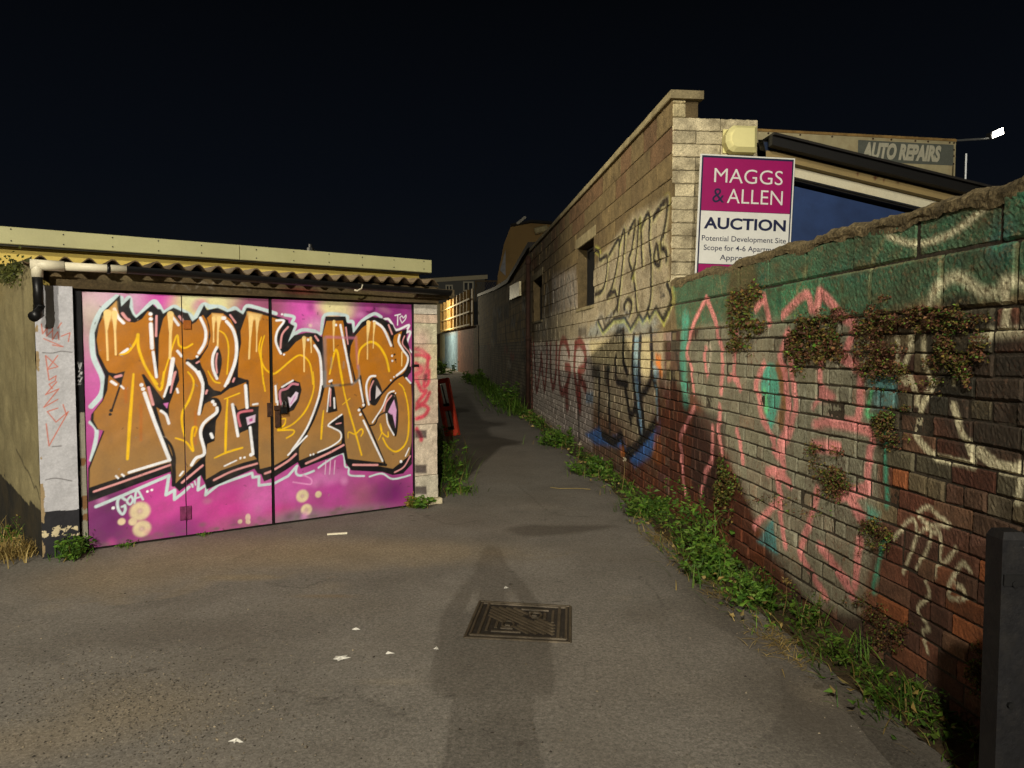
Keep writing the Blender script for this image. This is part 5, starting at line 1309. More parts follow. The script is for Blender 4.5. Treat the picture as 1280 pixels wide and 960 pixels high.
def beam(name, d0, d1, o0, o1, col, rust):
    nu_ = 240; nv_ = 8
    uv, f = grid(0, 1, 0, 1, nu_, nv_)
    U_ = k0 + (kr - k0) * uv[:, 0]; V_ = np.array([edge_v(u) for u in U_]) - d1 + (d1 - d0) * uv[:, 1]
    pn = const(len(uv), (0, 0, 0, 0))
    if rust:
        P_ = Paint(aa=.012)
        for (px, py, w_, l_) in rust:
            a_ = FW.uv(px, py, o1)
            P_.blob(a_, w_, w_ * 1.1, S(70, 34, 16), 1, .6)
            P_.stroke([a_, (a_[0], a_[1] - l_)], w_ * .5, S(96, 52, 26), .8, soft=.012)
            P_.blob((a_[0] + w_ * 1.3, a_[1] + .01), w_ * .5, w_ * .5, S(80, 42, 20), .9, .6)
        pn = P_.ev(np.stack([U_, V_], 1))
    v3 = np.stack([U_, V_, np.full(len(U_), o1)], 1)
    n0 = len(v3)
    bt_ = np.stack([U_[:nu_ + 1], V_[:nu_ + 1], np.full(nu_ + 1, o0)], 1)
    f = f.tolist() + [(q + 1, q, n0 + q, n0 + q + 1) for q in range(nu_)]
    return mesh_obj(name, FW.arr(np.concatenate([v3, bt_])), f, M_BEAM, wks, attrs={'Base': const(n0 + nu_ + 1, col), 'Paint': np.concatenate([pn, const(nu_ + 1, (0, 0, 0, 0))])})
beam('soffit_beam', .102, .170, -.1, .15, S(140, 122, 80), [(1072, 217, .016, .02), (1094, 222, .022, .02), (1105, 225, .012, .02), (1122, 228, .012, .03)])
beam('steel_beam', .172, .258, -.12, .08, S(206, 200, 172), [(1064, 220, .018, .02), (1096, 226, .028, .05), (1121, 231, .016, .04), (1145, 236, .010, .02), (1033, 213, .008, .02), (1000, 206, .006, .02), (1010, 208, .006, .01)])
sloped('dark_trim', M_ROOFD, k0, kr, .260, .275, -.12, .03, wks)  # thin dark trim below the steel beam
MB().add([FW.P(k0, 0, -.04), FW.P(kr, 0, -.04), FW.P(kr, edge_v(kr) - .30, -.04), FW.P(k0, edge_v(k0) - .30, -.04), FW.P(k0, 0, -.07), FW.P(kr, 0, -.07), FW.P(kr, edge_v(kr) - .30, -.07), FW.P(k0, edge_v(k0) - .30, -.07)],
         [(0, 1, 2, 3), (7, 6, 5, 4), (0, 4, 5, 1), (1, 5, 6, 2), (2, 6, 7, 3), (3, 7, 4, 0)]).build('blue_sheeting', M_BLUE, wks)
# the name board further back on the roof
AW = Wall(FW.P(0, 0, -2.6), FW.d, FW.n)
n0_ = AW.uv(946, 163); n1_ = AW.uv(1195, 176); nb_ = AW.uv(1195, 216)
nbd = thing('name_board', 'long cream board lettered auto repairs on the workshop roof', 'sign', AW.P((n0_[0] + n1_[0]) / 2, edge_v(n1_[0]) - .02))
slp = (n1_[1] - n0_[1]) / (n1_[0] - n0_[0])
def nv_at(u): return n0_[1] + slp * (u - n0_[0])
hb2 = n1_[1] - nb_[1]
def nb_slab(name, u0, u1, d0, d1, o0, o1, m, parent):
    return MB().hexa([AW.P(u0, nv_at(u0) - d1, o1), AW.P(u1, nv_at(u1) - d1, o1), AW.P(u1, nv_at(u1) - d1, o0), AW.P(u0, nv_at(u0) - d1, o0),
                      AW.P(u0, nv_at(u0) - d0, o1), AW.P(u1, nv_at(u1) - d0, o1), AW.P(u1, nv_at(u1) - d0, o0), AW.P(u0, nv_at(u0) - d0, o0)]).build(name, m, parent)
M_NB = mat('old_cream_board', S(176, 166, 128), rough=.6, var=.15, grain=.06, bump=.05, stain=.3, stain_col=S(130, 92, 50), stain_scale=5)
nbo = nb_slab('board', n0_[0] - .3, n1_[0], 0, hb2 + .12, -.03, 0, M_NB, nbd)
nb_slab('top_rail', n0_[0] - .3, n1_[0], -.02, .012, -.03, .012, mat('rusted_rail', S(150, 120, 70), var=.5, vscale=9, bump=.3), nbd)
g0 = AW.uv(1073, 178, .01); g1 = AW.uv(1192, 203, .01)
nb_slab('grey_panel', g0[0], g1[0], .055, hb2 * .78, .002, .006, mat('grey_sign_panel', S(96, 100, 90), rough=.6, var=.15, bump=0), nbo)
tv, tf = fit_text('AUTO REPAIRS', AW.uv(1077, 190)[0], AW.uv(1176, 190)[0], 0, 1, .28, .055)
vtop = .075; vbot = hb2 * .70
mesh_obj('lettering', [tuple(AW.P(p[0], nv_at(p[0]) - vbot + (vbot - vtop) * p[1], .0085)) for p in tv], tf, mat('sign_cream_letters', S(186, 182, 158), var=.1, bump=0), nbo)
for px in (960, 1000, 1040, 1091, 1114, 1144, 1160, 1187):
    q = AW.uv(px, 172)
    c_ = AW.P(q[0], nv_at(q[0]) - .03, .0); MB().tube([c_, c_ + AW.n * .01], .012, 6).build('bolt', M_RUST, nbo)
for d_ in (.03, .12, .2, .3): 
    c_ = AW.P(n1_[0] - .03, nv_at(n1_[0]) - d_, 0); MB().tube([c_, c_ + AW.n * .01], .012, 6).build('bolt', M_RUST, nbo)
for u_ in (n0_[0] + .3, n1_[0] - .2):
    MB().tube([AW.P(u_, edge_v(u_) - .02, -.05), AW.P(u_, nv_at(u_) - .05, -.05)], .025, 8).build('stay', M_STEEL, nbd)
# lit floodlight on its arm
lw = AW.uv(1244, 167, -.1); la = AW.uv(1196, 176, -.1)
lit = thing('floodlight', 'glowing white floodlight on a thin arm beside the name board', 'floodlight', AW.P(la[0], la[1], -.1))
MB().tube([AW.P(la[0] - .05, la[1], -.1), AW.P(lw[0], lw[1] - .06, -.1)], .014, 8).build('arm', M_STEEL, lit)
c_ = AW.P(lw[0], lw[1], -.1)
hz = Vector((0, 0, 1)); hdv = AW.d; hn = AW.n
MB().hexa([c_ + hdv * a_ * .09 + hz * (-.05 + .03 * a_) + hn * b_ * .05 for a_, b_ in ((-1, 1), (1, 1), (1, -1), (-1, -1))] + [c_ + hdv * a_ * .075 + hz * (.04 + .03 * a_) + hn * b_ * .04 - hn * .03 for a_, b_ in ((-1, 1), (1, 1), (1, -1), (-1, -1))]).build('housing', M_BLACKMETAL, lit)
gl = MB().hexa([c_ + hdv * a_ * .075 + hz * (-.045 + .03 * a_) + hn * (.052 + .006 * b_) for a_, b_ in ((-1, 1), (1, 1), (1, -1), (-1, -1))] + [c_ + hdv * a_ * .065 + hz * (.035 + .03 * a_) + hn * (.045 + .006 * b_) for a_, b_ in ((-1, 1), (1, 1), (1, -1), (-1, -1))])
gl.build('lamp_glass', mat('lit_glass', (1.0, .93, .78, 1), rough=.3, var=0, grain=0, bump=0, emit=30.0), lit)
ld = bpy.data.lights.new('flood_light', 'SPOT'); ld.energy = 260; ld.color = (1, .93, .8); ld.spot_size = math.radians(140); ld.spot_blend = .6; ld.shadow_soft_size = .05
lo = bpy.data.objects.new('flood_light', ld); COL.objects.link(lo); lo.parent = lit
lo.location = c_ + hn * .12 - Vector(lit.location); lo.rotation_euler = (hn * 1.0 + Vector((.2, 0, -1.1))).to_track_quat('-Z', 'Y').to_euler()
# thin pale aerial rod
rd0 = AW.uv(1207, 222, .4); rd1 = AW.uv(1206, 192, .4)
tag(MB().tube([AW.P(rd0[0], edge_v(rd0[0]) + .004, .4), AW.P(rd0[0], rd1[1], .4)], .010, 8).tube([AW.P(rd0[0], edge_v(rd0[0]) + .004, .4), AW.P(rd0[0], edge_v(rd0[0]) + .03, .4)], .025, 8).build('aerial_rod', mat('pale_rod', S(220, 226, 230), rough=.4, var=0, bump=0)), 'thin pale upright rod on the workshop roof below the lit floodlight', 'rod')

# ------------------------------------------------------------------ low dark building further up the path
M_FARB = mat('far_blockwork', base=True, paint=True, rough=.95, var=.35, vscale=1.5, grain=.25, gscale=20, bump=.4, bscale=20, brick=(.45, .225, .012), stain=.5, stain_col=S(56, 48, 34), stain_scale=1.2)
M_FARK = mat('far_brickwork', base=True, paint=True, rough=.95, var=.5, vscale=2.0, grain=.3, gscale=14, bump=.6, bscale=14, brick=(.23, .085, .012), stain=.5, stain_col=S(40, 34, 26), stain_scale=1.5)
lowb = thing('low_building', 'low dark masonry building beyond the tall block building', 'building', RW.P((UE + UF) / 2, 0))
tops = [(662, 311), (650, 331), (636, 354), (620, 363), (598, 371)]
tu = [(RW.uv(x, y)) for x, y in tops]
tu[0] = (UE + .01, tu[0][1])
def topv(u): return np.interp(u, [q[0] for q in tu], [q[1] for q in tu])
FPnt = Paint(aa=.12)
for (x0, y0, x1, y1) in ((616, 386, 620, 428), (621, 383, 627, 402), (628, 381, 635, 398)):
    FPnt.poly(R_((x0, y0), (x1, y0 - 3), (x1, y1), (x0, y1 + 1)), S(26, 24, 22), .9, soft=.15)
FPnt.poly(R_((605, 372), (636, 356), (636, 378), (605, 384)), S(90, 78, 50), .5, soft=.4)
for (x, y, x2, y2) in ((640, 395, 645, 420), (648, 388, 650, 430), (630, 405, 632, 430), (655, 380, 657, 430)): FPnt.stroke(R_((x, y), (x2, y2)), .25, S(40, 36, 30), .7, soft=.2)
for q in range(170):
    u_ = UE + (UF - UE) * rng.random() ** 1.6; FPnt.blob((u_, rng.uniform(0, 3.6)), rng.uniform(.1, .7), rng.uniform(.05, .5), rng.choice([S(36, 32, 24), S(50, 44, 30), S(140, 120, 80), S(64, 60, 40), S(28, 26, 22)]), rng.uniform(.25, .65), .9)
for q in range(26):
    u_ = UE + (UF - UE) * rng.random() ** 1.6; v_ = rng.uniform(.6, 3.2); FPnt.stroke([(u_, v_), (u_ + rng.gauss(0, .2), v_ - rng.uniform(.3, 1.2))], rng.uniform(.05, .2), S(30, 27, 22), .7, soft=.1)
for q in range(16):
    px_ = rng.uniform(608, 658); y_ = 437 - rng.uniform(-30, 55); h_ = rng.uniform(5, 14)
    FPnt.stroke(R_((px_, y_), (px_ + 1.5, y_ - h_), (px_ + 3, y_), (px_ + 4.5, y_ - h_ * .8)), .14, rng.choice([S(180, 170, 150), S(30, 28, 26), S(150, 70, 60), S(110, 120, 130)]), .75, soft=.1)
for part_name, v0_, v1_, m_, colb in (('brick_base', 0, 1.72, M_FARK, S(134, 120, 96)), ('block_wall', 1.72, None, M_FARB, S(156, 132, 86))):
    nu_, nv_ = 260, 40
    uv, f = grid(UE + .01, UF, 0, 1, nu_, nv_)
    V_ = v0_ + uv[:, 1] * ((v1_ - v0_) if v1_ else (topv(uv[:, 0]) - v0_))
    uv2 = np.stack([uv[:, 0], V_], 1)
    nb = fbm(uv2[:, 0], uv2[:, 1], 1.5, 5)
    n0 = len(uv2)
    bk_ = np.array([[UE + .01, v0_, -.25], [UF, v0_, -.25], [UF, v1_ or tu[-1][1], -.25], [UE + .01, v1_ or tu[0][1], -.25]])
    f = f.tolist() + [tuple([q * (nu_ + 1) + nu_ for q in range(nv_, -1, -1)] + [n0 + 1, n0 + 2])]
    mesh_obj(part_name, RW.arr(np.concatenate([np.concatenate([uv2, (.015 * nb - .03)[:, None]], 1), bk_])), f, m_, lowb, attrs={'Base': const(n0 + 4, colb), 'Paint': np.concatenate([FPnt.ev(uv2), const(4, (0, 0, 0, 0))])}, uv=np.concatenate([uv2, bk_[:, :2]]))
rf = MB()
for q in range(len(tu) - 1):
    (a0, z0), (a1, z1) = tu[q], tu[q + 1]
    rf.hexa([RW.P(a0, z0 + .005, .06), RW.P(a1, z1 + .005, .06), RW.P(a1, z1 + .005, -4), RW.P(a0, z0 + .005, -4), RW.P(a0, z0 + .13, .06), RW.P(a1, z1 + .13, .06), RW.P(a1, z1 + .13, -4), RW.P(a0, z0 + .13, -4)])
rf.build('roof', M_ROOFD, lowb)
b0 = RW.uv(637, 366)[0]; b1 = RW.uv(649, 360)[0]
PPs = [RW.P(RW.uv(x, y, .06)[0], RW.uv(x, y, .06)[1], .06) for x, y in ((637, 375), (649, 369.5), (649, 351.5), (637, 357.5))]
nt_ = MB().add([tuple(p) for p in PPs] + [tuple(p - RN * .05) for p in PPs], [(0, 1, 2, 3), (7, 6, 5, 4), (1, 0, 4, 5), (2, 1, 5, 6), (3, 2, 6, 7), (0, 3, 7, 4)]).build('notice_plate', mat('pale_notice', S(226, 214, 170), rough=.5, var=.5, vscale=8, grain=.3, gscale=12, bump=0))
tag(nt_, 'pale weathered notice plate on the low building up the path', 'sign')
# drain pipe between the two buildings
pu_ = UE - .12
tag(MB().tube([RW.P(pu_, 0.02, .07), RW.P(pu_, 3.6, .07)], .05, 10).tube([RW.P(pu_, 1.7, .07), RW.P(pu_, 1.8, .07)], .062, 10).tube([RW.P(pu_, 3.4, .07), RW.P(pu_, 3.55, .07)], .065, 10).build('drainpipe', mat('rusty_pipe', S(58, 38, 28), rough=.8, var=.5, bump=.4), smooth=True), 'rusty brown drainpipe between the tall and the low building', 'pipe')

# ------------------------------------------------------------------ end of the path: brick wall with fence panel, houses
w0 = ground(598, 472); w1 = Vector(((551 - 640) * 66 / F, 66, 0))
ED = (w1 - w0); EL = ED.length; ED.normalize()
EW = Wall(w0, ED, Vector((-ED.y, ED.x, 0)) if Vector((-ED.y, ED.x, 0)).x < 0 else Vector((ED.y, -ED.x, 0)))
ewl = thing('far_brick_wall', 'brightly lit brick wall with blue and pink paint at the end of the path', 'wall', EW.P(EL / 2, 0))
wt0 = EW.uv(594, 407)[1]; wt1 = EW.uv(555, 415)[1]
uv, f = grid(0, EL + 6, 0, 1, 160, 40)
V_ = uv[:, 1] * np.interp(uv[:, 0], [0, EL], [wt0, wt1])
uv2 = np.stack([uv[:, 0], V_], 1)
EP = Paint(aa=.4)
X_ = lambda *p: [EW.uv(*q) for q in p]
EP.poly(X_((553, 418), (572, 412), (572, 468), (553, 458)), S(126, 166, 190), .75, soft=.8); EP.poly(X_((572, 412), (592, 408), (592, 470), (572, 468)), S(170, 104, 92), .55, soft=.8); EP.poly(X_((550, 418), (556, 416), (556, 450), (550, 450)), S(220, 210, 160), .7, soft=.6)
n0 = len(uv2)
mesh_obj('brick_face', EW.arr(np.concatenate([uv2, np.zeros((n0, 1))], 1)), f, M_FARK, ewl, attrs={'Base': const(n0, S(150, 122, 86)), 'Paint': EP.ev(uv2)}, uv=uv2)
MB().wbox(EW, 0, EL + 6, 0, min(wt0, wt1) - .02, -.25, -.01).build('core', M_MORT, ewl)
fen = thing('fence_panel', 'tall timber fence panel glowing yellow above the far brick wall', 'fence', EW.P(EL / 2, wt0 + .2))
M_FEN = mat('fence_timber', S(172, 140, 84), rough=.8, var=.35, vscale=2, grain=.2, gscale=10, bump=.3, bscale=10)
M_FENL = mat('pale_rail', S(214, 190, 130), rough=.8, var=.2, bump=.2)
fu0 = EW.uv(592, 390)[0]; fu1 = EW.uv(554, 390)[0]
ft0 = EW.uv(591, 361)[1]; ft1 = EW.uv(555, 379)[1]
nbrd = 9
def lin(u, a0, a1): return a0 + (a1 - a0) * (u - fu0) / (fu1 - fu0)
pxs = np.linspace(592, 553, nbrd + 1)
for q in range(nbrd):
    a0 = EW.uv(pxs[q], 390)[0] + .05; a1 = EW.uv(pxs[q + 1], 390)[0]
    gap = (a1 - a0) * .12
    z0_ = lin(a0, wt0, wt1) + .01; z1_ = lin(a1, wt0, wt1) + .01; t0_ = lin(a0, ft0, ft1); t1_ = lin(a1, ft0, ft1)
    a1 -= gap
    MB().hexa([EW.P(a0, z0_, .05), EW.P(a1, z1_, .05), EW.P(a1, z1_, .0), EW.P(a0, z0_, .0), EW.P(a0, t0_, .05), EW.P(a1, t1_, .05), EW.P(a1, t1_, .0), EW.P(a0, t0_, .0)]).build('board', M_FEN, fen)
    MB().hexa([EW.P(a1, z1_, .22), EW.P(a1 + gap, z1_, .22), EW.P(a1 + gap, z1_, -.02), EW.P(a1, z1_, -.02), EW.P(a1, t1_, .22), EW.P(a1 + gap, t1_, .22), EW.P(a1 + gap, t1_, -.02), EW.P(a1, t1_, -.02)]).build('fin', M_FEN, fen)
for tt in (.02, .36, .70):
    za = wt0 + (ft0 - wt0) * tt; zb = wt1 + (ft1 - wt1) * tt
    MB().hexa([EW.P(fu0, za, .26), EW.P(fu1, zb, .26), EW.P(fu1, zb, .23), EW.P(fu0, za, .23), EW.P(fu0, za + .09, .26), EW.P(fu1, zb + .09, .26), EW.P(fu1, zb + .09, .23), EW.P(fu0, za + .09, .23)]).build('rail', M_FENL, fen)
# pale house wall closing the far left
hw = thing('pale_wall', 'pale lit house wall glimpsed past the garage corner at the path end', 'wall', (-8.2, 74, 0))
MB().wbox(Wall((-9.2, 74, 0), (1, 0, 0), (0, -1, 0)), 0, 2.15, 0, 6.2, -.3, 0).build('wall', mat('pale_render', S(200, 190, 160), var=.2, bump=.3), hw)
MB().wbox(Wall((-9.2, 74, 0), (1, 0, 0), (0, -1, 0)), -.05, 2.2, 6.2, 6.32, -.35, .05).build('coping', M_CONC, hw)
# grey house with white barge board
HW = Wall((-10.0, 78, 0), (1, .05, 0), (.05, -1, 0))
gh = thing('grey_house', 'grey rendered house with white fascia and small windows in the distance', 'house', HW.P(2.5, 0))
a0, zt0 = HW.uv(549, 351); a1, zt1 = HW.uv(606, 345)
a0 -= 3
M_GH = mat('grey_render', S(110, 112, 112), var=.15, vscale=.5, bump=.1)
MB().add([HW.P(a0, 0), HW.P(a1, 0), HW.P(a1, zt1), HW.P(a0, zt0), HW.P(a0, 0, -6), HW.P(a1, 0, -6), HW.P(a1, zt1, -6), HW.P(a0, zt0, -6)], [(0, 1, 2, 3), (7, 6, 5, 4), (1, 5, 6, 2), (3, 7, 4, 0)]).build('wall', M_GH, gh)
rr = MB().add([HW.P(a0, zt0 + .02, .4), HW.P(a1 + .3, zt1 + .02, .4), HW.P(a1 + .3, zt1 + .02, -6.3), HW.P(a0, zt0 + .02, -6.3), HW.P(a0, zt0 + .14, .4), HW.P(a1 + .3, zt1 + .14, .4), HW.P(a1 + .3, zt1 + .14, -6.3), HW.P(a0, zt0 + .14, -6.3)], [(0, 1, 5, 4), (4, 5, 6, 7), (3, 2, 1, 0), (1, 2, 6, 5), (2, 3, 7, 6), (3, 0, 4, 7)]).build('roof', M_ROOFD, gh)
MB().add([HW.P(a0, zt0 - .35, .42), HW.P(a1 + .3, zt1 - .35, .42), HW.P(a1 + .3, zt1 + .1, .42), HW.P(a0, zt0 + .1, .42), HW.P(a0, zt0 - .35, .38), HW.P(a1 + .3, zt1 - .35, .38), HW.P(a1 + .3, zt1 + .1, .38), HW.P(a0, zt0 + .1, .38)], [(0, 1, 2, 3), (7, 6, 5, 4), (0, 4, 5, 1), (1, 5, 6, 2), (2, 6, 7, 3)]).build('barge_board', mat('white_board', S(196, 188, 164), var=.05, bump=0), rr)
for (x0, y0, x1, y1) in ((557, 356, 566, 364), (579, 352, 592, 364)):
    q0 = HW.uv(x0, y1); q1 = HW.uv(x1, y0)
    wf = MB()
    t_ = .14
    um = (q0[0] + q1[0]) / 2
    for (u0_, u1_, v0_, v1_) in ((q0[0], q0[0] + t_, q0[1], q1[1]), (q1[0] - t_, q1[0], q0[1], q1[1]), (q0[0] + t_, q1[0] - t_, q1[1] - t_, q1[1]), (q0[0] + t_, q1[0] - t_, q0[1], q0[1] + t_), (um - t_ / 2, um + t_ / 2, q0[1] + t_, q1[1] - t_)):
        wf.wbox(HW, u0_, u1_, v0_, v1_, 0, .08)
    w_ob = wf.build('window', mat('white_frame', S(210, 206, 190), var=0, bump=0), gh)
    MB().wbox(HW, q0[0] + t_, q1[0] - t_, q0[1] + t_, q1[1] - t_, .01, .03).build('pane', mat('dark_pane', S(30, 34, 38), rough=.15, var=0, bump=0, grain=0), w_ob)
# trellis on the far corner
TW = Wall(RW.P(UF + 1.0, 0, -.4), (1, 0, 0), (0, -1, 0))
q0 = TW.uv(594, 366); q1 = TW.uv(622, 352)
trl = thing('trellis', 'diamond trellis fence on top of the far wall corner', 'fence', TW.P(q0[0], q0[1]))
M_TRL = mat('trellis_timber', S(120, 100, 66), var=.2, bump=.2)
for (u0_, u1_, v0_, v1_) in ((q0[0], q0[0] + .06, q0[1] - .5, q1[1]), (q1[0] - .06, q1[0], q0[1] - .5, q1[1]), (q0[0], q1[0], q1[1], q1[1] + .06)):
    MB().wbox(TW, u0_, u1_, v0_, v1_, -.03, .03).build('frame', M_TRL, trl)
for k_ in range(9):
    t_ = q0[0] + (q1[0] - q0[0]) * k_ / 9
    for sgn_ in (1, -1):
        x0 = t_ if sgn_ > 0 else t_ + .3
        MB().tube([TW.P(x0, q0[1] - .25, .01 * sgn_), TW.P(min(max(x0 + sgn_ * .5, q0[0]), q1[0]), q1[1], .01 * sgn_)], .012, 4).build('lath', M_TRL, trl)
# tall gabled house behind the low building
TG = Wall(RW.P(30.0, 0, -3.6), (1, 0, 0), (0, -1, 0))
gb = thing('gable_house', 'tall rendered house gable rising behind the low building', 'house', TG.P(0, 0))
gpx = [(622, 345), (630, 305), (638, 284), (664, 279), (690, 281), (700, 300), (700, 345)]
gpt = [TG.uv(*p) for p in gpx]
gpt = [(gpt[0][0], 0)] + gpt + [(gpt[-1][0], 0)]
n = len(gpt)
MB().add([TG.P(u, v, 0) for u, v in gpt] + [TG.P(u, v, -5) for u, v in gpt], [tuple(range(n))] + [(q + 1, q, n + q, n + q + 1) for q in range(n - 1)]).build('wall', mat('ochre_gable', S(160, 130, 80), var=.3, vscale=.8, bump=.3, stain=.4, stain_col=S(90, 72, 44), stain_scale=.8), gb)
rr = MB()
for q in range(3, 5):
    (a0, z0), (a1, z1) = gpt[q], gpt[q + 1]
    rr.hexa([TG.P(a0, z0 + .01, .15), TG.P(a1, z1 + .01, .15), TG.P(a1, z1 + .01, -5), TG.P(a0, z0 + .01, -5), TG.P(a0, z0 + .12, .15), TG.P(a1, z1 + .12, .15), TG.P(a1, z1 + .12, -5), TG.P(a0, z0 + .12, -5)])
rr.build('roof_edge', M_ROOFD, gb)
q = TG.uv(646, 284); q2 = TG.uv(657, 277)
MB().tube([TG.P(q[0], q[1] + .1, .2), TG.P(q2[0], q2[1] + .16, .2)], .06, 6).build('ridge_flashing', mat('pale_flashing', S(200, 196, 180), bump=0), gb)
q = TG.uv(668, 290); q2 = TG.uv(684, 286)
MB().tube([TG.P(q[0], q[1], .2), TG.P(q2[0], q2[1], .2)], .14, 8).build('soffit_pipe', mat('pale_soffit', S(190, 176, 130), bump=0), gb)
q = TG.uv(622, 338); q2 = TG.uv(632, 312); q3 = TG.uv(632, 345)
MB().add([TG.P(q[0] + .1, q[1], .08), TG.P(q3[0], q3[1], .08), TG.P(q2[0], q2[1], .08), TG.P(q[0] + .1, q[1], .02), TG.P(q3[0], q3[1], .02), TG.P(q2[0], q2[1], .02)], [(0, 1, 2), (5, 4, 3), (0, 3, 4, 1), (1, 4, 5, 2), (2, 5, 3, 0)]).build('grey_panel', mat('grey_panel', S(150, 150, 150), bump=.1), gb)
# ------------------------------------------------------------------ manhole cover
mc = [ground(600, 752.5), ground(713, 759), ground(712.6, 804), ground(581, 797.5)]   # far left, far right, near right, near left
man = thing('manhole_cover', 'square iron manhole cover with ribbed pattern set in the asphalt', 'manhole cover', sum(mc, Vector()) / 4)
M_IRON = mat('worn_iron', S(86, 76, 60), rough=.6, metal=.25, var=.35, vscale=12, grain=.3, gscale=110, bump=.5, bscale=70, spec=.4)
M_IRON2 = mat('dark_iron_recess', S(46, 40, 32), rough=.9, var=.4, vscale=20, grain=.4, bump=.5)
def mp(s, t, z):
    a_ = mc[3].lerp(mc[2], s); b_ = mc[0].lerp(mc[1], s)
    q = a_.lerp(b_, t)
    return Vector((q.x, q.y, z))
def mbar(mb, s0, t0, s1, t1, w, z0, z1):
    d = Vector((s1 - s0, t1 - t0, 0)).normalized(); n_ = Vector((-d.y, d.x, 0)) * w / 2
    q = [(s0 - n_.x, t0 - n_.y), (s1 - n_.x, t1 - n_.y), (s1 + n_.x, t1 + n_.y), (s0 + n_.x, t0 + n_.y)]
    b = .012
    cx_ = sum(p[0] for p in q) / 4; cy_ = sum(p[1] for p in q) / 4
    top = [(p[0] - n_.x * (.3 if k_ in (2, 3) else -.3), p[1] - n_.y * (.3 if k_ in (2, 3) else -.3)) for k_, p in enumerate(q)]
    mb.hexa([mp(p[0], p[1], z0) for p in q] + [mp(p[0], p[1], z1) for p in top])
MB().hexa([mp(a_, b_, .001) for a_, b_ in ((0, 0), (1, 0), (1, 1), (0, 1))] + [mp(a_, b_, .004) for a_, b_ in ((0, 0), (1, 0), (1, 1), (0, 1))]).build('base_plate', M_IRON2, man)
fr = MB()
for (a_, b_, c_, d_) in ((.0, .0, 1, .0), (1, 0, 1, 1), (1, 1, 0, 1), (0, 1, 0, 0)): mbar(fr, a_, b_, c_, d_, .035, .001, .0085)
fr.build('frame', M_IRON, man)
i0 = .085
fr = MB()
for (a_, b_, c_, d_) in ((.04, .06, .96, .06), (.96, .06, .96, .94), (.96, .94, .04, .94), (.04, .94, .04, .06)): mbar(fr, a_, b_, c_, d_, .03, .004, .0115)
for (a_, b_, c_, d_) in ((.115, .06, .115, .94), (.885, .06, .885, .94)): mbar(fr, a_, b_, c_, d_, .035, .004, .0105)
fr.build('lid_rim', M_IRON, man)
# ribs: chevrons in the left and right quarters, bars in the others, three diagonals
def rib(s0, t0, s1, t1, w=.032):
    m_ = MB(); mbar(m_, s0, t0, s1, t1, w, .004, .0105); m_.build('rib', M_IRON, man)
for k_ in range(3):
    x = .18 + .085 * k_
    rib(x, x, x, 1 - x - .30); rib(1 - x, x + .30, 1 - x, 1 - x)
    rib(x + .05, x, 1 - x - .30, x); rib(x + .30, 1 - x, 1 - x - .05, 1 - x)
for o_ in (-.24, -.16, -.08, 0.0, .08, .16, .24):
    s0, s1 = max(.16, .16 + o_), min(.84, .84 + o_)
    if abs(o_) > .1: 
        rib(s0, 1 + o_ - s0, s0 + (s1 - s0) * .38, 1 + o_ - s0 - (s1 - s0) * .38, .036); rib(s1 - (s1 - s0) * .38, 1 + o_ - s1 + (s1 - s0) * .38, s1, 1 + o_ - s1, .036)
    else: rib(s0, 1 + o_ - s0, s1, 1 + o_ - s1, .036)
for (a_, b_) in ((.38, .36), (.64, .66)):
    MBk = MB()
    pts = [mp(a_ + .06 * math.cos(q), b_ + .09 * math.sin(q), .008) for q in np.linspace(0, 2 * math.pi, 13)]
    MBk.tube(pts, .006, 6, caps=False); MBk.build('keyhole', M_IRON, man)

# ------------------------------------------------------------------ red frame leaning on the garage side
f0 = ground(566, 545); top_c = Vector(((549 - 640) * 12.1 / F, 12.1, 0))
lean = Vector((top_c.x - f0.x, .25, .98))
side = Vector((.16, -.05, .03)).normalized()
rdf = thing('red_frame', 'red ladder-shaped plastic frame leaning beside the garage', 'frame', f0)
M_RED = mat('red_plastic', S(214, 72, 46), rough=.5, var=.2, grain=.08, bump=.05, stain=.3, stain_col=S(110, 40, 26), stain_scale=9)
dpt = side.cross(lean).normalized() * .04
def bar(mb, a_, b_, wv, dv):
    mb.hexa([a_ - wv - dv, a_ + wv - dv, a_ + wv + dv, a_ - wv + dv, b_ - wv - dv, b_ + wv - dv, b_ + wv + dv, b_ - wv + dv])
for s_ in (-.10, .10):
    m_ = MB(); bar(m_, f0 + side * s_, f0 + side * s_ + lean, side * .03, dpt); m_.build('side_rail', M_RED, rdf)
for t_, h_ in ((.0, .10), (.44, .07), (.93, .07)):
    m_ = MB(); bar(m_, f0 + lean * t_ , f0 + lean * (t_ + h_), side * .077, dpt * .8); m_.build('cross_piece', M_RED, rdf)
for t_, h_ in ((.11, .05), (.52, .04)):
    m_ = MB(); bar(m_, f0 + lean * t_, f0 + lean * (t_ + h_), side * .05, dpt * .9); m_.build('black_block', M_BPVC, rdf)
m_ = MB(); bar(m_, f0 + lean * .15 + side * .02, f0 + lean * .9 - side * .02, side * .008, dpt * .3); m_.build('tie_rod', M_BPVC, rdf)

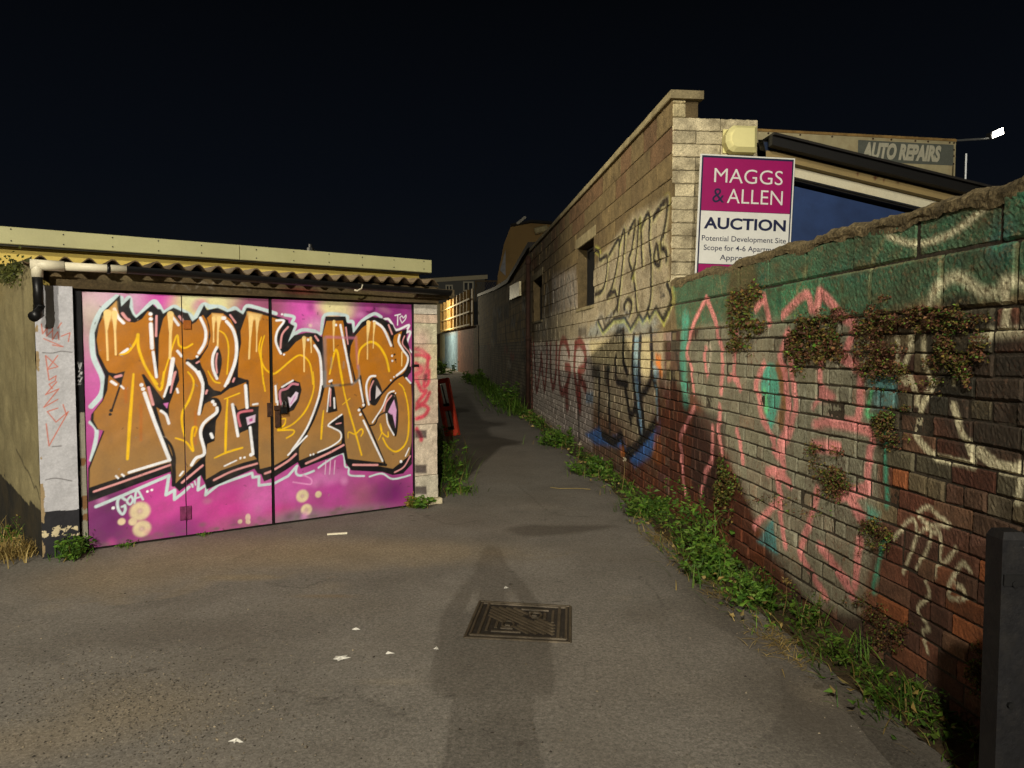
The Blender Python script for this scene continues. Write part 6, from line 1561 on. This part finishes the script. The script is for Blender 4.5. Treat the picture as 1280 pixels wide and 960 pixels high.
# ------------------------------------------------------------------ black gate post at the right edge
bp = Vector((1.375, 1.95, 0))
gpo = thing('gate_post', 'black painted timber gate post at the right edge of the yard', 'post', bp)
M_BPOST = mat('black_painted_timber', S(17, 17, 19), rough=.6, var=.3, vscale=9, grain=.3, bump=.5, bscale=30, stain=.3, stain_col=S(46, 43, 38), stain_scale=16)
w_ = .034; hh = 1.0
vv = []
for z_, k_ in ((0, 1), (hh - .02, 1), (hh, .75)):
    for a_, b_ in ((-1, -1), (1, -1), (1, 1), (-1, 1)): vv.append((bp.x + a_ * w_ * k_, bp.y + b_ * w_ * k_, z_))
ff = [(q, (q + 1) % 4, 4 + (q + 1) % 4, 4 + q) for q in range(4)] + [(4 + q, 4 + (q + 1) % 4, 8 + (q + 1) % 4, 8 + q) for q in range(4)] + [(8, 9, 10, 11)]
mesh_obj('shaft', vv, ff, M_BPOST, gpo)
MB().wbox(Wall((bp.x + w_ + .004, bp.y, 0), (1, 0, 0), (0, -1, 0)), 0, .42, .08, .97, -.02, .02, .004).build('gate_board', M_BPOST, gpo)
MB().wbox(Wall((bp.x + w_ + .004, bp.y, 0), (1, 0, 0), (0, -1, 0)), .004, .06, .83, .95, .021, .024).build('pale_plate', mat('pale_plate', S(190, 160, 90), var=.2, bump=0), gpo)

for z_ in (.18, .52, .86):
    MB().tube([Vector((bp.x, bp.y - w_ - .001, z_)), Vector((bp.x, bp.y - w_ - .009, z_))], .009, 8).build('bolt', M_BLACKMETAL, gpo)
MB().wbox(Wall((bp.x - w_, bp.y - w_ - .002, 0), (1, 0, 0), (0, -1, 0)), .004, 2 * w_ + .09, .855, .885, 0, .004).build('hinge_strap', M_BLACKMETAL, gpo)

# ------------------------------------------------------------------ litter and marks on the ground
M_WPAINT2 = mat('white_splash', S(196, 193, 182), rough=.7, var=.1, bump=.1)
def splash(px, py, r_, stretch, seed, label):
    rg = random.Random(seed); c_ = ground(px, py, .004); vv = [(c_.x, c_.y, .016)]; n_ = 15
    for q in range(n_):
        a_ = 2 * math.pi * q / n_
        rr_ = r_ * (rg.uniform(.25, .5) if rg.random() < .6 else rg.uniform(.5, 1.25))
        vv.append((c_.x + math.cos(a_) * rr_ * stretch, c_.y + math.sin(a_) * rr_, .0045))
    return tag(mesh_obj('paint_splash', vv, [(0, 1 + q, 1 + (q + 1) % n_) for q in range(n_)], M_WPAINT2), label, 'splash', 'white splashes on the asphalt')
splash(426, 823, .040, 1.9, 1, 'largest star-shaped white splash on the asphalt left of the manhole cover')
splash(445, 787, .02, 1.0, 2, 'small white splash behind the largest splash')
splash(296, 926, .022, 1.3, 3, 'white splash nearest the viewer on the left')
splash(546, 811, .014, 1.2, 4, 'small white spot just left of the manhole cover')
splash(485, 817, .012, 2.5, 5, 'thin pale streak between the largest splash and the manhole cover')
splash(632, 735, .013, 1.4, 6, 'tiny white spot behind the manhole cover')
a_, b_ = ground(409, 669), ground(434, 667.5)
dd = (b_ - a_).normalized(); nn_ = Vector((-dd.y, dd.x, 0)) * .014
tag(MB().hexa([a_ - nn_ + Vector((0, 0, .003)), b_ - nn_ + Vector((0, 0, .003)), b_ + nn_ + Vector((0, 0, .003)), a_ + nn_ + Vector((0, 0, .003)), a_ - nn_ * .7 + Vector((0, 0, .014)), b_ - nn_ * .6 + Vector((0, 0, .016)), b_ + nn_ * .7 + Vector((0, 0, .014)), a_ + nn_ * .7 + Vector((0, 0, .014))]).build('wood_strip', mat('pale_wood_strip', S(220, 212, 186), var=.1, bump=.1)), 'pale wooden strip lying in front of the right garage door', 'stick')
pts = [ground(688, 610), ground(700, 612), ground(722, 611), ground(738, 613)]
tag(MB().tube([p + Vector((0, 0, .006 + .006 * (k_ % 2))) for k_, p in enumerate(pts)], .003, 5).build('straw_stalk', mat('straw', S(160, 140, 84), var=.2, bump=0)), 'dry straw stalk lying across the path', 'straw')
# loose grit, lower left and along edges
gv = []; gf_ = []; gb_ = []
def stone(x, y, r_):
    b = len(gv)
    for q in range(4):
        a_ = q * math.pi / 2 + rng.random()
        gv.append((x + math.cos(a_) * r_ * rng.uniform(.7, 1.2), y + math.sin(a_) * r_ * rng.uniform(.7, 1.2), .001))
    gv.append((x + rng.uniform(-.2, .2) * r_, y + rng.uniform(-.2, .2) * r_, r_ * rng.uniform(.5, 1.0)))
    for q in range(4): gf_.append((b + q, b + (q + 1) % 4, b + 4))
    sh = rng.uniform(.6, 1.25)
    c_ = S(*[min(255, q * sh) for q in rng.choice([(104, 96, 82), (90, 84, 74), (118, 108, 90), (76, 70, 62), (98, 92, 84)])])
    gb_.extend([c_] * 5)
for q in range(3600):
    px = rng.gauss(190, 110); py = rng.gauss(875, 45)
    if px < -60 or py > 990 or py < 740: continue
    g = ground(px, py); stone(g.x, g.y, rng.uniform(.002, .0065))
for q in range(2600):
    px = rng.uniform(-20, 1000); py = 640 + 340 * rng.random() ** .8
    g = ground(px, py)
    if g.x > RW.P(g.y, 0).x - .1 or (GW.P(0, 0) - g).dot(GW.n) > -.1: continue
    stone(g.x, g.y, rng.uniform(.0015, .004) if rng.random() < .95 else rng.uniform(.005, .009))
for q in range(2600):
    u_ = rng.uniform(2.3, 12); o_ = abs(rng.gauss(.25, .16)) + .05
    p = RW.P(u_, 0, o_); stone(p.x, p.y, rng.uniform(.002, .006))
gr = mesh_obj('loose_grit', gv, gf_, mat('grit', base=True, rough=1, var=0, grain=.2, bump=0), attrs={'Base': np.array(gb_)})
tag(gr, 'loose grit and crumbled asphalt scattered over the ground', 'grit', kind='stuff')

# ------------------------------------------------------------------ plants
M_LEAF = bpy.data.materials.new('leaf'); M_LEAF.use_nodes = True
nt = M_LEAF.node_tree
pb = nt.nodes['Principled BSDF']; at = nt.nodes.new('ShaderNodeAttribute'); at.attribute_name = 'Base'
nt.links.new(at.outputs['Color'], pb.inputs['Base Color']); pb.inputs['Roughness'].default_value = .6; pb.inputs['Specular IOR Level'].default_value = .3
tr = nt.nodes.new('ShaderNodeBsdfTranslucent'); mx = nt.nodes.new('ShaderNodeMixShader'); mx.inputs[0].default_value = .3
nt.links.new(at.outputs['Color'], tr.inputs['Color']); nt.links.new(pb.outputs[0], mx.inputs[1]); nt.links.new(tr.outputs[0], mx.inputs[2]); nt.links.new(mx.outputs[0], nt.nodes['Material Output'].inputs['Surface'])
class Leaves:
    def __init__(s): s.v = []; s.f = []; s.c = []
    def leaf(s, p, d, L_, W_, col):
        d = d.normalized(); a_ = Vector((rng.gauss(0, 1), rng.gauss(0, 1), rng.gauss(0, 1)))
        x = d.cross(a_).normalized(); n_ = d.cross(x) * (L_ * .15)
        b = len(s.v)
        for q in (p, p + d * L_ * .45 + x * W_ * .5 + n_, p + d * L_ - n_ * .6, p + d * L_ * .45 - x * W_ * .5 + n_): s.v.append(tuple(q))
        s.f += [(b, b + 1, b + 2), (b, b + 2, b + 3)]
        s.c += [col] * 4
    def blade(s, p, d, L_, W_, col, droop=.5):
        d = d.normalized(); hz = Vector((d.x, d.y, 0)); 
        if hz.length < .05: hz = Vector((rng.gauss(0, 1), rng.gauss(0, 1), 0))
        hz.normalize(); x = Vector((-hz.y, hz.x, 0)) * W_ / 2
        b = len(s.v); n_ = 4; q = Vector(p); dd_ = d.copy()
        for k_ in range(n_):
            w = 1 - (k_ / n_) ** 2
            s.v += [tuple(q - x * w), tuple(q + x * w)]; s.c += [col] * 2
            q = q + dd_ * (L_ / n_)
            dd_ = (dd_ + hz * droop * .25 - Vector((0, 0, droop * .28))).normalized()
            if q.z < .01: q.z = .01
        s.v.append(tuple(q)); s.c.append(col)
        for k_ in range(n_ - 1): s.f.append((b + 2 * k_, b + 2 * k_ + 1, b + 2 * k_ + 3, b + 2 * k_ + 2))
        s.f.append((b + 2 * n_ - 2, b + 2 * n_ - 1, b + 2 * n_))
    def build(s, name, parent=None, loc=None):
        return mesh_obj(name, s.v, s.f, M_LEAF, parent, attrs={'Base': np.array(s.c)}, loc=loc)
GREENS = [(74, 108, 34), (88, 124, 40), (60, 92, 32), (104, 138, 48), (96, 118, 44)]
DRY = [(150, 128, 72), (132, 112, 64), (168, 148, 92)]
def gcol(pal=GREENS, v=.2): 
    c_ = rng.choice(pal); k_ = rng.uniform(1 - v, 1 + v)
    return S(*[min(255, q * k_) for q in c_])
def rdir(up=1.0, spread=.6, bias=Vector((0, 0, 0))):
    return Vector((rng.gauss(0, spread), rng.gauss(0, spread), up)) + bias
def weed(name, label, p, h, r_, nleaf, nblade, leafL=.06, pal=GREENS, bias=Vector((0, 0, 0)), group=None, cat='weed'):
    stems = Leaves(); lv = Leaves()
    for k_ in range(max(4, nleaf // 22)):
        b = p + Vector((rng.gauss(0, r_ * .3), rng.gauss(0, r_ * .3), .0)); d = rdir(1.0, .32, bias).normalized()
        L_ = h * rng.uniform(.5, 1.05)
        stems.blade(b, d, L_, .006, gcol([(84, 92, 44), (96, 80, 50)]), .15)
        for q in range(22):
            t_ = rng.random() ** .7
            c_ = b + d * L_ * t_ + Vector((rng.gauss(0, .02), rng.gauss(0, .02), -.02 * t_))
            if c_.z < .01: c_.z = .01
            sz = leafL * rng.uniform(.5, 1.15) * (1.15 - .6 * t_)
            lv.leaf(c_, Vector((rng.gauss(0, 1), rng.gauss(0, 1), rng.uniform(-.2, .7))), sz, sz * rng.uniform(.35, .6), gcol(pal))
    for k_ in range(nblade):
        b = p + Vector((rng.gauss(0, r_ * .5), rng.gauss(0, r_ * .5), .0))
        lv.blade(b, rdir(1.0, .45, bias), h * rng.uniform(.4, .95), .007, gcol(pal if rng.random() < .85 else DRY), rng.uniform(.3, 1.0))
    t = thing(name, label, cat, p, group)
    lv.build('leaves', t)
    if stems.v: stems.build('stems', t)
    return t
OUT = RN
def wb(px, out=.12):
    return RW.P(RW.uv(px, 437 + .725 * (px - 550))[0], 0, out)
weed('nettle_clump', 'tall leafy clump with upright stalks against the pink graffiti', wb(905, .14), .62, .2, 420, 60, .07, bias=OUT * .25)
weed('weed_clump', 'wide bright green leafy clump spilling onto the path below the pink letters', wb(935, .2), .32, .34, 700, 90, .07, bias=OUT * .3)
weed('weed_clump', 'leafy clump with straw tufts at its foot below the blue triangle', wb(985, .16), .24, .26, 420, 80, .06, bias=OUT * .3)
weed('dandelion_clump', 'low broad-leaved clump at the foot of the brown shaded brickwork', wb(835, .16), .24, .3, 420, 120, .09, bias=OUT * .3)
weed('weed_clump', 'bright green clump below the blue paint by the path', wb(765, .16), .26, .35, 420, 110, .09, bias=OUT * .3)
weed('weed_clump', 'green clump under the pale painted bricks beside the path', wb(715, .18), .32, .45, 420, 110, .11, bias=OUT * .3)
weed('weed_clump', 'tall bushy clump at the foot of the rusty drainpipe', wb(648, .2), .75, .5, 420, 80, .16, bias=OUT * .2)
weed('weed_clump', 'bright green clump at the foot of the low dark building', wb(607, .4), .7, .9, 380, 150, .22, bias=OUT * .2)
weed('grass_tuft', 'long grass tuft in shadow under the cream tag on the wall', wb(1090, .13), .26, .16, 40, 110, .05, bias=OUT * .3, cat='grass')
weed('grass_tuft', 'grass tuft nearest the viewer beside the black gate post', wb(1165, .14), .22, .16, 40, 140, .04, bias=OUT * .3, cat='grass')
weed('grass_tuft', 'thin upright grass at the wall foot under the pink zigzag', wb(1035, .08), .30, .1, 20, 50, .04, bias=OUT * .15, cat='grass')
# at the garage
weed('weed_clump', 'tall grassy clump beside the concrete garage pier', ground(557, 600) , .62, .28, 420, 200, .08)
weed('weed_clump', 'low grassy clump at the path edge in front of the garage pier', ground(570, 616), .22, .22, 160, 130, .07)
weed('weed_clump', 'dark green clump between the garage pier and the red frame', ground(551, 566), .5, .3, 300, 120, .09)
weed('broadleaf_weed', 'small broad-leaved weed growing at the foot of the garage pier', GW.P(ru0 + .02, 0, .10), .14, .08, 70, 4, .10)
weed('broadleaf_weed', 'single pale weed stem at the corner of the right door', GW.P(uR - .04, 0, .05), .17, .03, 24, 2, .06, pal=[(150, 130, 50), (110, 120, 50)])
weed('weed_clump', 'green weeds at the foot of the white garage pillar', GW.P(pu1 - .06, 0, .14), .2, .16, 460, 50, .06)
weed('weed_clump', 'tiny weeds under the left garage door', GW.P(.22, 0, .04), .07, .09, 70, 26, .04)
weed('weed_clump', 'tiny sprigs under the middle garage door', GW.P(u1 + .12, 0, .03), .05, .07, 40, 8, .03)
weed('dry_grass', 'straw-coloured dry grass at the left flank of the garage', SW.P(.22, 0, .14), .2, .22, 20, 420, .04, pal=DRY, cat='grass')
weed('dry_grass', 'green and straw grass further along the garage flank', SW.P(.75, 0, .14), .24, .3, 60, 260, .05, pal=DRY + GREENS, cat='grass')
weed('weed_clump', 'sunlit-looking bright weeds at the far left end of the path', Vector((-4.6, 44, 0)), 1.1, 1.2, 420, 120, .3)
for k_, (px, lb) in enumerate(((885, 'dead brown stalk standing in the verge left of the tall clump'), (1010, 'dead stalk leaning from the verge below the pink zigzag'), (800, 'dead stalk with a pale seed head by the brown bricks'), (745, 'dead stalk with a small white flower head by the blue paint'))):
    p = wb(px, .1 + .05 * k_); hgt = rng.uniform(.22, .38); tp = p + Vector((rng.gauss(0, .05), rng.gauss(0, .05), hgt))
    t = thing('dead_stalk', lb, 'stalk', p)
    MB().tube([p, (p + tp) / 2 + Vector((.01, 0, 0)), tp], [.003, .0025, .0015], 5).build('stem', mat('dry_stem', S(140, 118, 72), bump=0), t)
    hl = Leaves()
    for q in range(26): hl.leaf(tp + Vector((rng.gauss(0, .008), rng.gauss(0, .008), rng.gauss(0, .01))), rdir(.4, .8), .018, .01, gcol([(210, 200, 170)] if k_ > 1 else DRY))
    hl.build('seed_head', t)
# continuous verge mass
vg = Leaves()
for q in range(4400):
    u_ = 2.2 + 14.5 * rng.random() ** 1.3; 
    wdt = .13 + .10 * max(0, 1 - abs(u_ - 5) / 2.5)
    o_ = min(abs(rng.gauss(0, wdt)), .42)
    p = RW.P(u_, .004, o_ + .01); sc_ = 1.0 + max(0, u_ - 6) * .10
    if mnoise.noise(Vector((u_ * 1.6, 3.3, 0))) < .0 and rng.random() < .75: continue
    dry = rng.random() < (.35 if o_ > .2 else .12)
    if rng.random() < .55: vg.blade(p, rdir(1.0, .5, OUT * .3), rng.uniform(.05, .17) * sc_, .005 * sc_, gcol(DRY if dry else GREENS), rng.uniform(.4, 1.2))
    else: vg.leaf(p + Vector((0, 0, rng.uniform(0, .07) * sc_)), Vector((rng.gauss(0, 1), rng.gauss(0, 1), rng.uniform(-.1, .6))), rng.uniform(.025, .06) * sc_, rng.uniform(.012, .03) * sc_, gcol(DRY if dry else GREENS))
for q in range(2200):
    u_ = rng.uniform(16, 38); p = RW.P(u_, .004, abs(rng.gauss(0, .3)) + .02)
    vg.blade(p, rdir(1.0, .5, OUT * .2), rng.uniform(.15, .5), .02, gcol(), rng.uniform(.3, .9))
tag(vg.build('verge_grass'), 'low grass and small leaves along the foot of the right wall', 'grass', kind='stuff')
dg_ = Leaves()
for q in range(900):
    u_ = rng.choice((3.6, 4.3, 4.9, 5.6)) + rng.gauss(0, .16); p = RW.P(u_, .006, .32 + rng.gauss(0, .07))
    dg_.blade(p, rdir(.25, .8), rng.uniform(.04, .12), .004, gcol(DRY), .6)
tag(dg_.build('dead_grass'), 'dead straw lying along the edge of the green verge', 'grass', kind='stuff')
# creeping plants on the wall face
OLV = [(88, 88, 40), (104, 96, 44), (76, 72, 36), (116, 100, 48)]; RED_ = [(92, 58, 42), (104, 68, 48), (80, 52, 38), (118, 84, 54)]
M_STEM = mat('plant_stem', S(70, 50, 34), bump=0, grain=0, var=0)
def creeper(label, blobs, n_, redness, size=.014):
    lv = Leaves(); src = blobs; blobs = []
    for (x, y, rx, ry) in src:
        for q in range(7):
            k_ = rng.uniform(.25, .6)
            blobs.append((x + rng.gauss(0, .5) * rx, y + rng.gauss(.1, .5) * ry, rx * k_, ry * k_))
        for q in range(2):
            blobs.append((x + rng.uniform(-.8, .8) * rx, y + rng.uniform(.6, 1.3) * ry, rx * .12, ry * .5))
    for q in range(n_):
        x, y, rx, ry = rng.choices(blobs, [b_[2] * b_[3] for b_ in blobs])[0]
        while True:
            a_, b_ = rng.gauss(0, .5), rng.gauss(0, .5)
            if a_ * a_ + b_ * b_ < 1: break
        uv_ = RW.uv(x + a_ * rx, y + b_ * ry)
        dist = 1 - min(1, a_ * a_ + b_ * b_)
        p = RW.P(uv_[0], uv_[1], .004 + dist * rng.uniform(0, .036))
        pal = RED_ if rng.random() < redness + .35 * mnoise.noise(Vector((uv_[0] * 9, uv_[1] * 9, 0))) else (OLV if rng.random() < .8 else GREENS)
        s_ = size * .85 * rng.uniform(.5, 1.9)
        lv.leaf(p, OUT * .5 + Vector((rng.gauss(0, .6), rng.gauss(0, .6), rng.gauss(-.2, .5))), s_, s_ * .75, gcol(pal, .25))
    x, y = blobs[0][:2]
    c_ = RW.P(*RW.uv(x, y), .0)
    t = thing('wall_plant', label, 'wall plant', c_)
    lv.build('leaves', t)
    for q in range(6):
        x, y, rx, ry = rng.choice(blobs)
        a0 = RW.P(*RW.uv(x + rng.uniform(-.4, .4) * rx, y + rng.uniform(-.4, .4) * ry), .004); a1 = RW.P(*RW.uv(x + rng.uniform(-.7, .7) * rx, y + rng.uniform(-.2, .8) * ry), .02)
        MB().tube([a0, (a0 + a1) / 2 + OUT * .015, a1], .0016, 4).build('stem', M_STEM, t)
creeper('yellow-green hanging wall plant left of the pink peaks', [(930, 360, 16, 30), (930, 395, 20, 30), (936, 408, 22, 18)], 1500, .3, .02)
creeper('large olive wall plant below the twin pink peaks', [(1012, 410, 24, 26), (1000, 432, 20, 18), (1016, 425, 26, 24), (1000, 448, 14, 16), (1045, 420, 14, 24), (1035, 398, 24, 8), (1055, 440, 18, 8)], 2300, .45, .017)
creeper('wide red-brown wall plant under the green blocks', [(1110, 392, 34, 16), (1145, 398, 36, 16), (1095, 430, 30, 30), (1110, 445, 34, 18), (1090, 405, 24, 14), (1160, 388, 60, 7), (1080, 392, 40, 7)], 3600, .65, .012)
creeper('dark olive wall plant beside the cream arcs', [(1195, 400, 30, 18), (1195, 430, 26, 32), (1180, 440, 24, 22), (1212, 452, 16, 20), (1170, 400, 30, 12)], 2200, .4, .011)
creeper('small olive wall plant beside the teal stripe', [(1118, 528, 24, 16), (1125, 545, 14, 16), (1103, 530, 10, 16)], 900, .45, .011)
creeper('round olive wall plant inside the lower pink letter', [(1038, 583, 30, 26), (1040, 605, 22, 24), (1020, 560, 14, 10), (1055, 590, 16, 14)], 1500, .5, .012)
creeper('small wall plant hanging under the teal corner of the graffiti', [(1100, 655, 22, 12), (1090, 668, 16, 16), (1112, 668, 14, 14)], 800, .4, .010)
creeper('dark shaded wall plant near the bottom of the graffiti', [(1100, 770, 22, 18), (1115, 790, 18, 18), (1085, 752, 12, 12)], 900, .45, .010)
creeper('narrow leafy wall plant rising above the tall clump', [(905, 600, 12, 30), (915, 625, 14, 26), (905, 585, 8, 16)], 900, .1, .018)
creeper('shaded wall plant beside the black gate post', [(1228, 818, 14, 22), (1222, 845, 12, 22)], 600, .3, .009)
creeper('scattered little rosettes along the mortar below the shadow line', [(1010, 640, 40, 6), (960, 625, 40, 6), (1140, 480, 50, 8)], 260, .4, .012)
# moss on the garage flank top
ms = Leaves()
for q in range(260):
    p = SW.P(abs(rng.gauss(.55, .2)), 2.10 + rng.gauss(0, .05), .02 + rng.random() * .03)
    ms.leaf(p, Vector((rng.gauss(0, 1), rng.gauss(0, 1), rng.gauss(0, 1))), .03, .02, gcol([(84, 88, 40), (70, 76, 36)], .3))
tag(ms.build('moss_cushion'), 'mossy growth on top of the garage flank wall', 'moss', kind='stuff')

# ------------------------------------------------------------------ the photographer, standing behind the viewpoint
def skin_body(name, verts, edges_, radii, m, parent, root=0, lev=2):
    me = bpy.data.meshes.new(name)
    off = origin_of(parent)
    me.from_pydata([tuple(Vector(v) - off) for v in verts], edges_, [])
    ob = bpy.data.objects.new(name, me); COL.objects.link(ob); ob.parent = parent
    md = ob.modifiers.new('skin', 'SKIN'); md.use_smooth_shade = True
    sv = me.skin_vertices[0].data if me.skin_vertices else None
    if sv is None:
        bm_ = bmesh.new(); bm_.from_mesh(me); bm_.verts.layers.skin.verify(); bm_.to_mesh(me); bm_.free()
        sv = me.skin_vertices[0].data
    for i_, r_ in enumerate(radii):
        sv[i_].radius = r_ if isinstance(r_, tuple) else (r_, r_)
        sv[i_].use_root = (i_ == root)
    sb = ob.modifiers.new('sub', 'SUBSURF'); sb.levels = lev; sb.render_levels = lev
    me.materials.append(m)
    return ob
per = thing('person', 'person in a dark hooded jacket holding up a phone with both hands', 'person', (0.02, -.55, 0))
M_CLOTH = mat('dark_cloth', S(40, 42, 50), rough=.95, var=.1, bump=.2)
M_SKIN = mat('skin', S(196, 150, 124), rough=.6, var=.05, bump=.05, grain=.02)
y0 = -.55
PS = 1.03
bv = [(.02, y0, .95), (.02, y0, 1.15), (.02, y0 + .01, 1.34), (.02, y0 + .01, 1.45), (.02, y0 + .03, 1.54), (.02, y0 + .04, 1.62), (.02, y0 + .04, 1.70),
      (-.15, y0 + .01, 1.38), (-.15, y0 + .12, 1.17), (-.17, y0 + .30, 1.33), (-.085, y0 + .44, 1.45),
      (.19, y0 + .01, 1.38), (.19, y0 + .12, 1.17), (.21, y0 + .30, 1.33), (.125, y0 + .44, 1.45),
      (-.08, y0, .88), (-.10, y0 + .02, .48), (-.11, y0 - .02, .09), (-.12, y0 + .13, .045),
      (.12, y0, .88), (.14, y0 + .02, .48), (.15, y0 - .02, .09), (.16, y0 + .13, .045)]
bv = [(x_, y_, z_ * PS) for x_, y_, z_ in bv]
be = [(0, 1), (1, 2), (2, 3), (3, 4), (4, 5), (5, 6), (2, 7), (7, 8), (8, 9), (9, 10), (2, 11), (11, 12), (12, 13), (13, 14), (0, 15), (15, 16), (16, 17), (17, 18), (0, 19), (19, 20), (20, 21), (21, 22)]
br = [(.145, .11), (.135, .11), (.13, .11), (.062, .06), (.08, .09), (.10, .11), (.07, .08), (.075, .075), (.058, .058), (.05, .05), (.035, .03), (.075, .075), (.058, .058), (.05, .05), (.035, .03), (.095, .10), (.068, .068), (.048, .05), (.045, .035), (.095, .10), (.068, .068), (.048, .05), (.045, .035)]
skin_body('body', bv, be, br, M_CLOTH, per)
hc = Vector((.02, y0 + .05, 1.62 * PS))
uvf = bmesh.new(); bmesh.ops.create_uvsphere(uvf, u_segments=20, v_segments=14, radius=1)
hv = []
for v_ in uvf.verts:
    x, y, z = v_.co
    ny = .098 * y + (.012 if y > .8 and abs(x) < .3 and -.35 < z < .1 else 0) - (.006 if y > .6 and .05 < z < .25 and abs(abs(x) - .35) < .2 else 0)
    hv.append((hc.x + .078 * x * (1 - .15 * max(0, -z)), hc.y + .03 + ny, hc.z + .115 * z))
hf = [tuple(q.index for q in f_.verts) for f_ in uvf.faces]; uvf.free()
mesh_obj('face', hv, hf, M_SKIN, per, smooth=True)
for sd in (-1, 1):
    wx = .02 + sd * .105
    hvv = [(wx, y0 + .43, 1.445), (wx - sd * .005, y0 + .475, 1.465)]
    hee = [(0, 1)]; hrr = [(.028, .02), (.032, .016)]
    for q in range(4):
        b = len(hvv); zz_ = 1.50 - q * .02
        hvv += [(wx - sd * .002, y0 + .495, zz_ - .008), (wx - sd * .004, y0 + .525 - .004 * q, zz_), (wx - sd * .022, y0 + .528 - .004 * q, zz_ + .002)]
        hee += [(1, b), (b, b + 1), (b + 1, b + 2)]; hrr += [.009, .008, .007]
    b = len(hvv)
    hvv += [(wx - sd * .02, y0 + .475, 1.455), (wx - sd * .035, y0 + .50, 1.462)]
    hee += [(0, b), (b, b + 1)]; hrr += [.010, .008]
    skin_body('hand', hvv, hee, hrr, M_SKIN, per, lev=1)
phw = Wall((.02, y0 + .518, 0), (1, 0, 0), (0, -1, 0))
ph = thing('phone', 'black phone held up by the person in the hooded jacket', 'phone', (.02, y0 + .518, 1.49))
MB().wbox(phw, -.08, .08, 1.452, 1.528, -.004, .004, .002).build('case', M_BPVC, ph)
MB().wbox(phw, -.076, .076, 1.456, 1.524, .0042, .0048).build('screen', mat('phone_screen', S(30, 34, 40), rough=.2, var=0, bump=0, grain=0), ph)
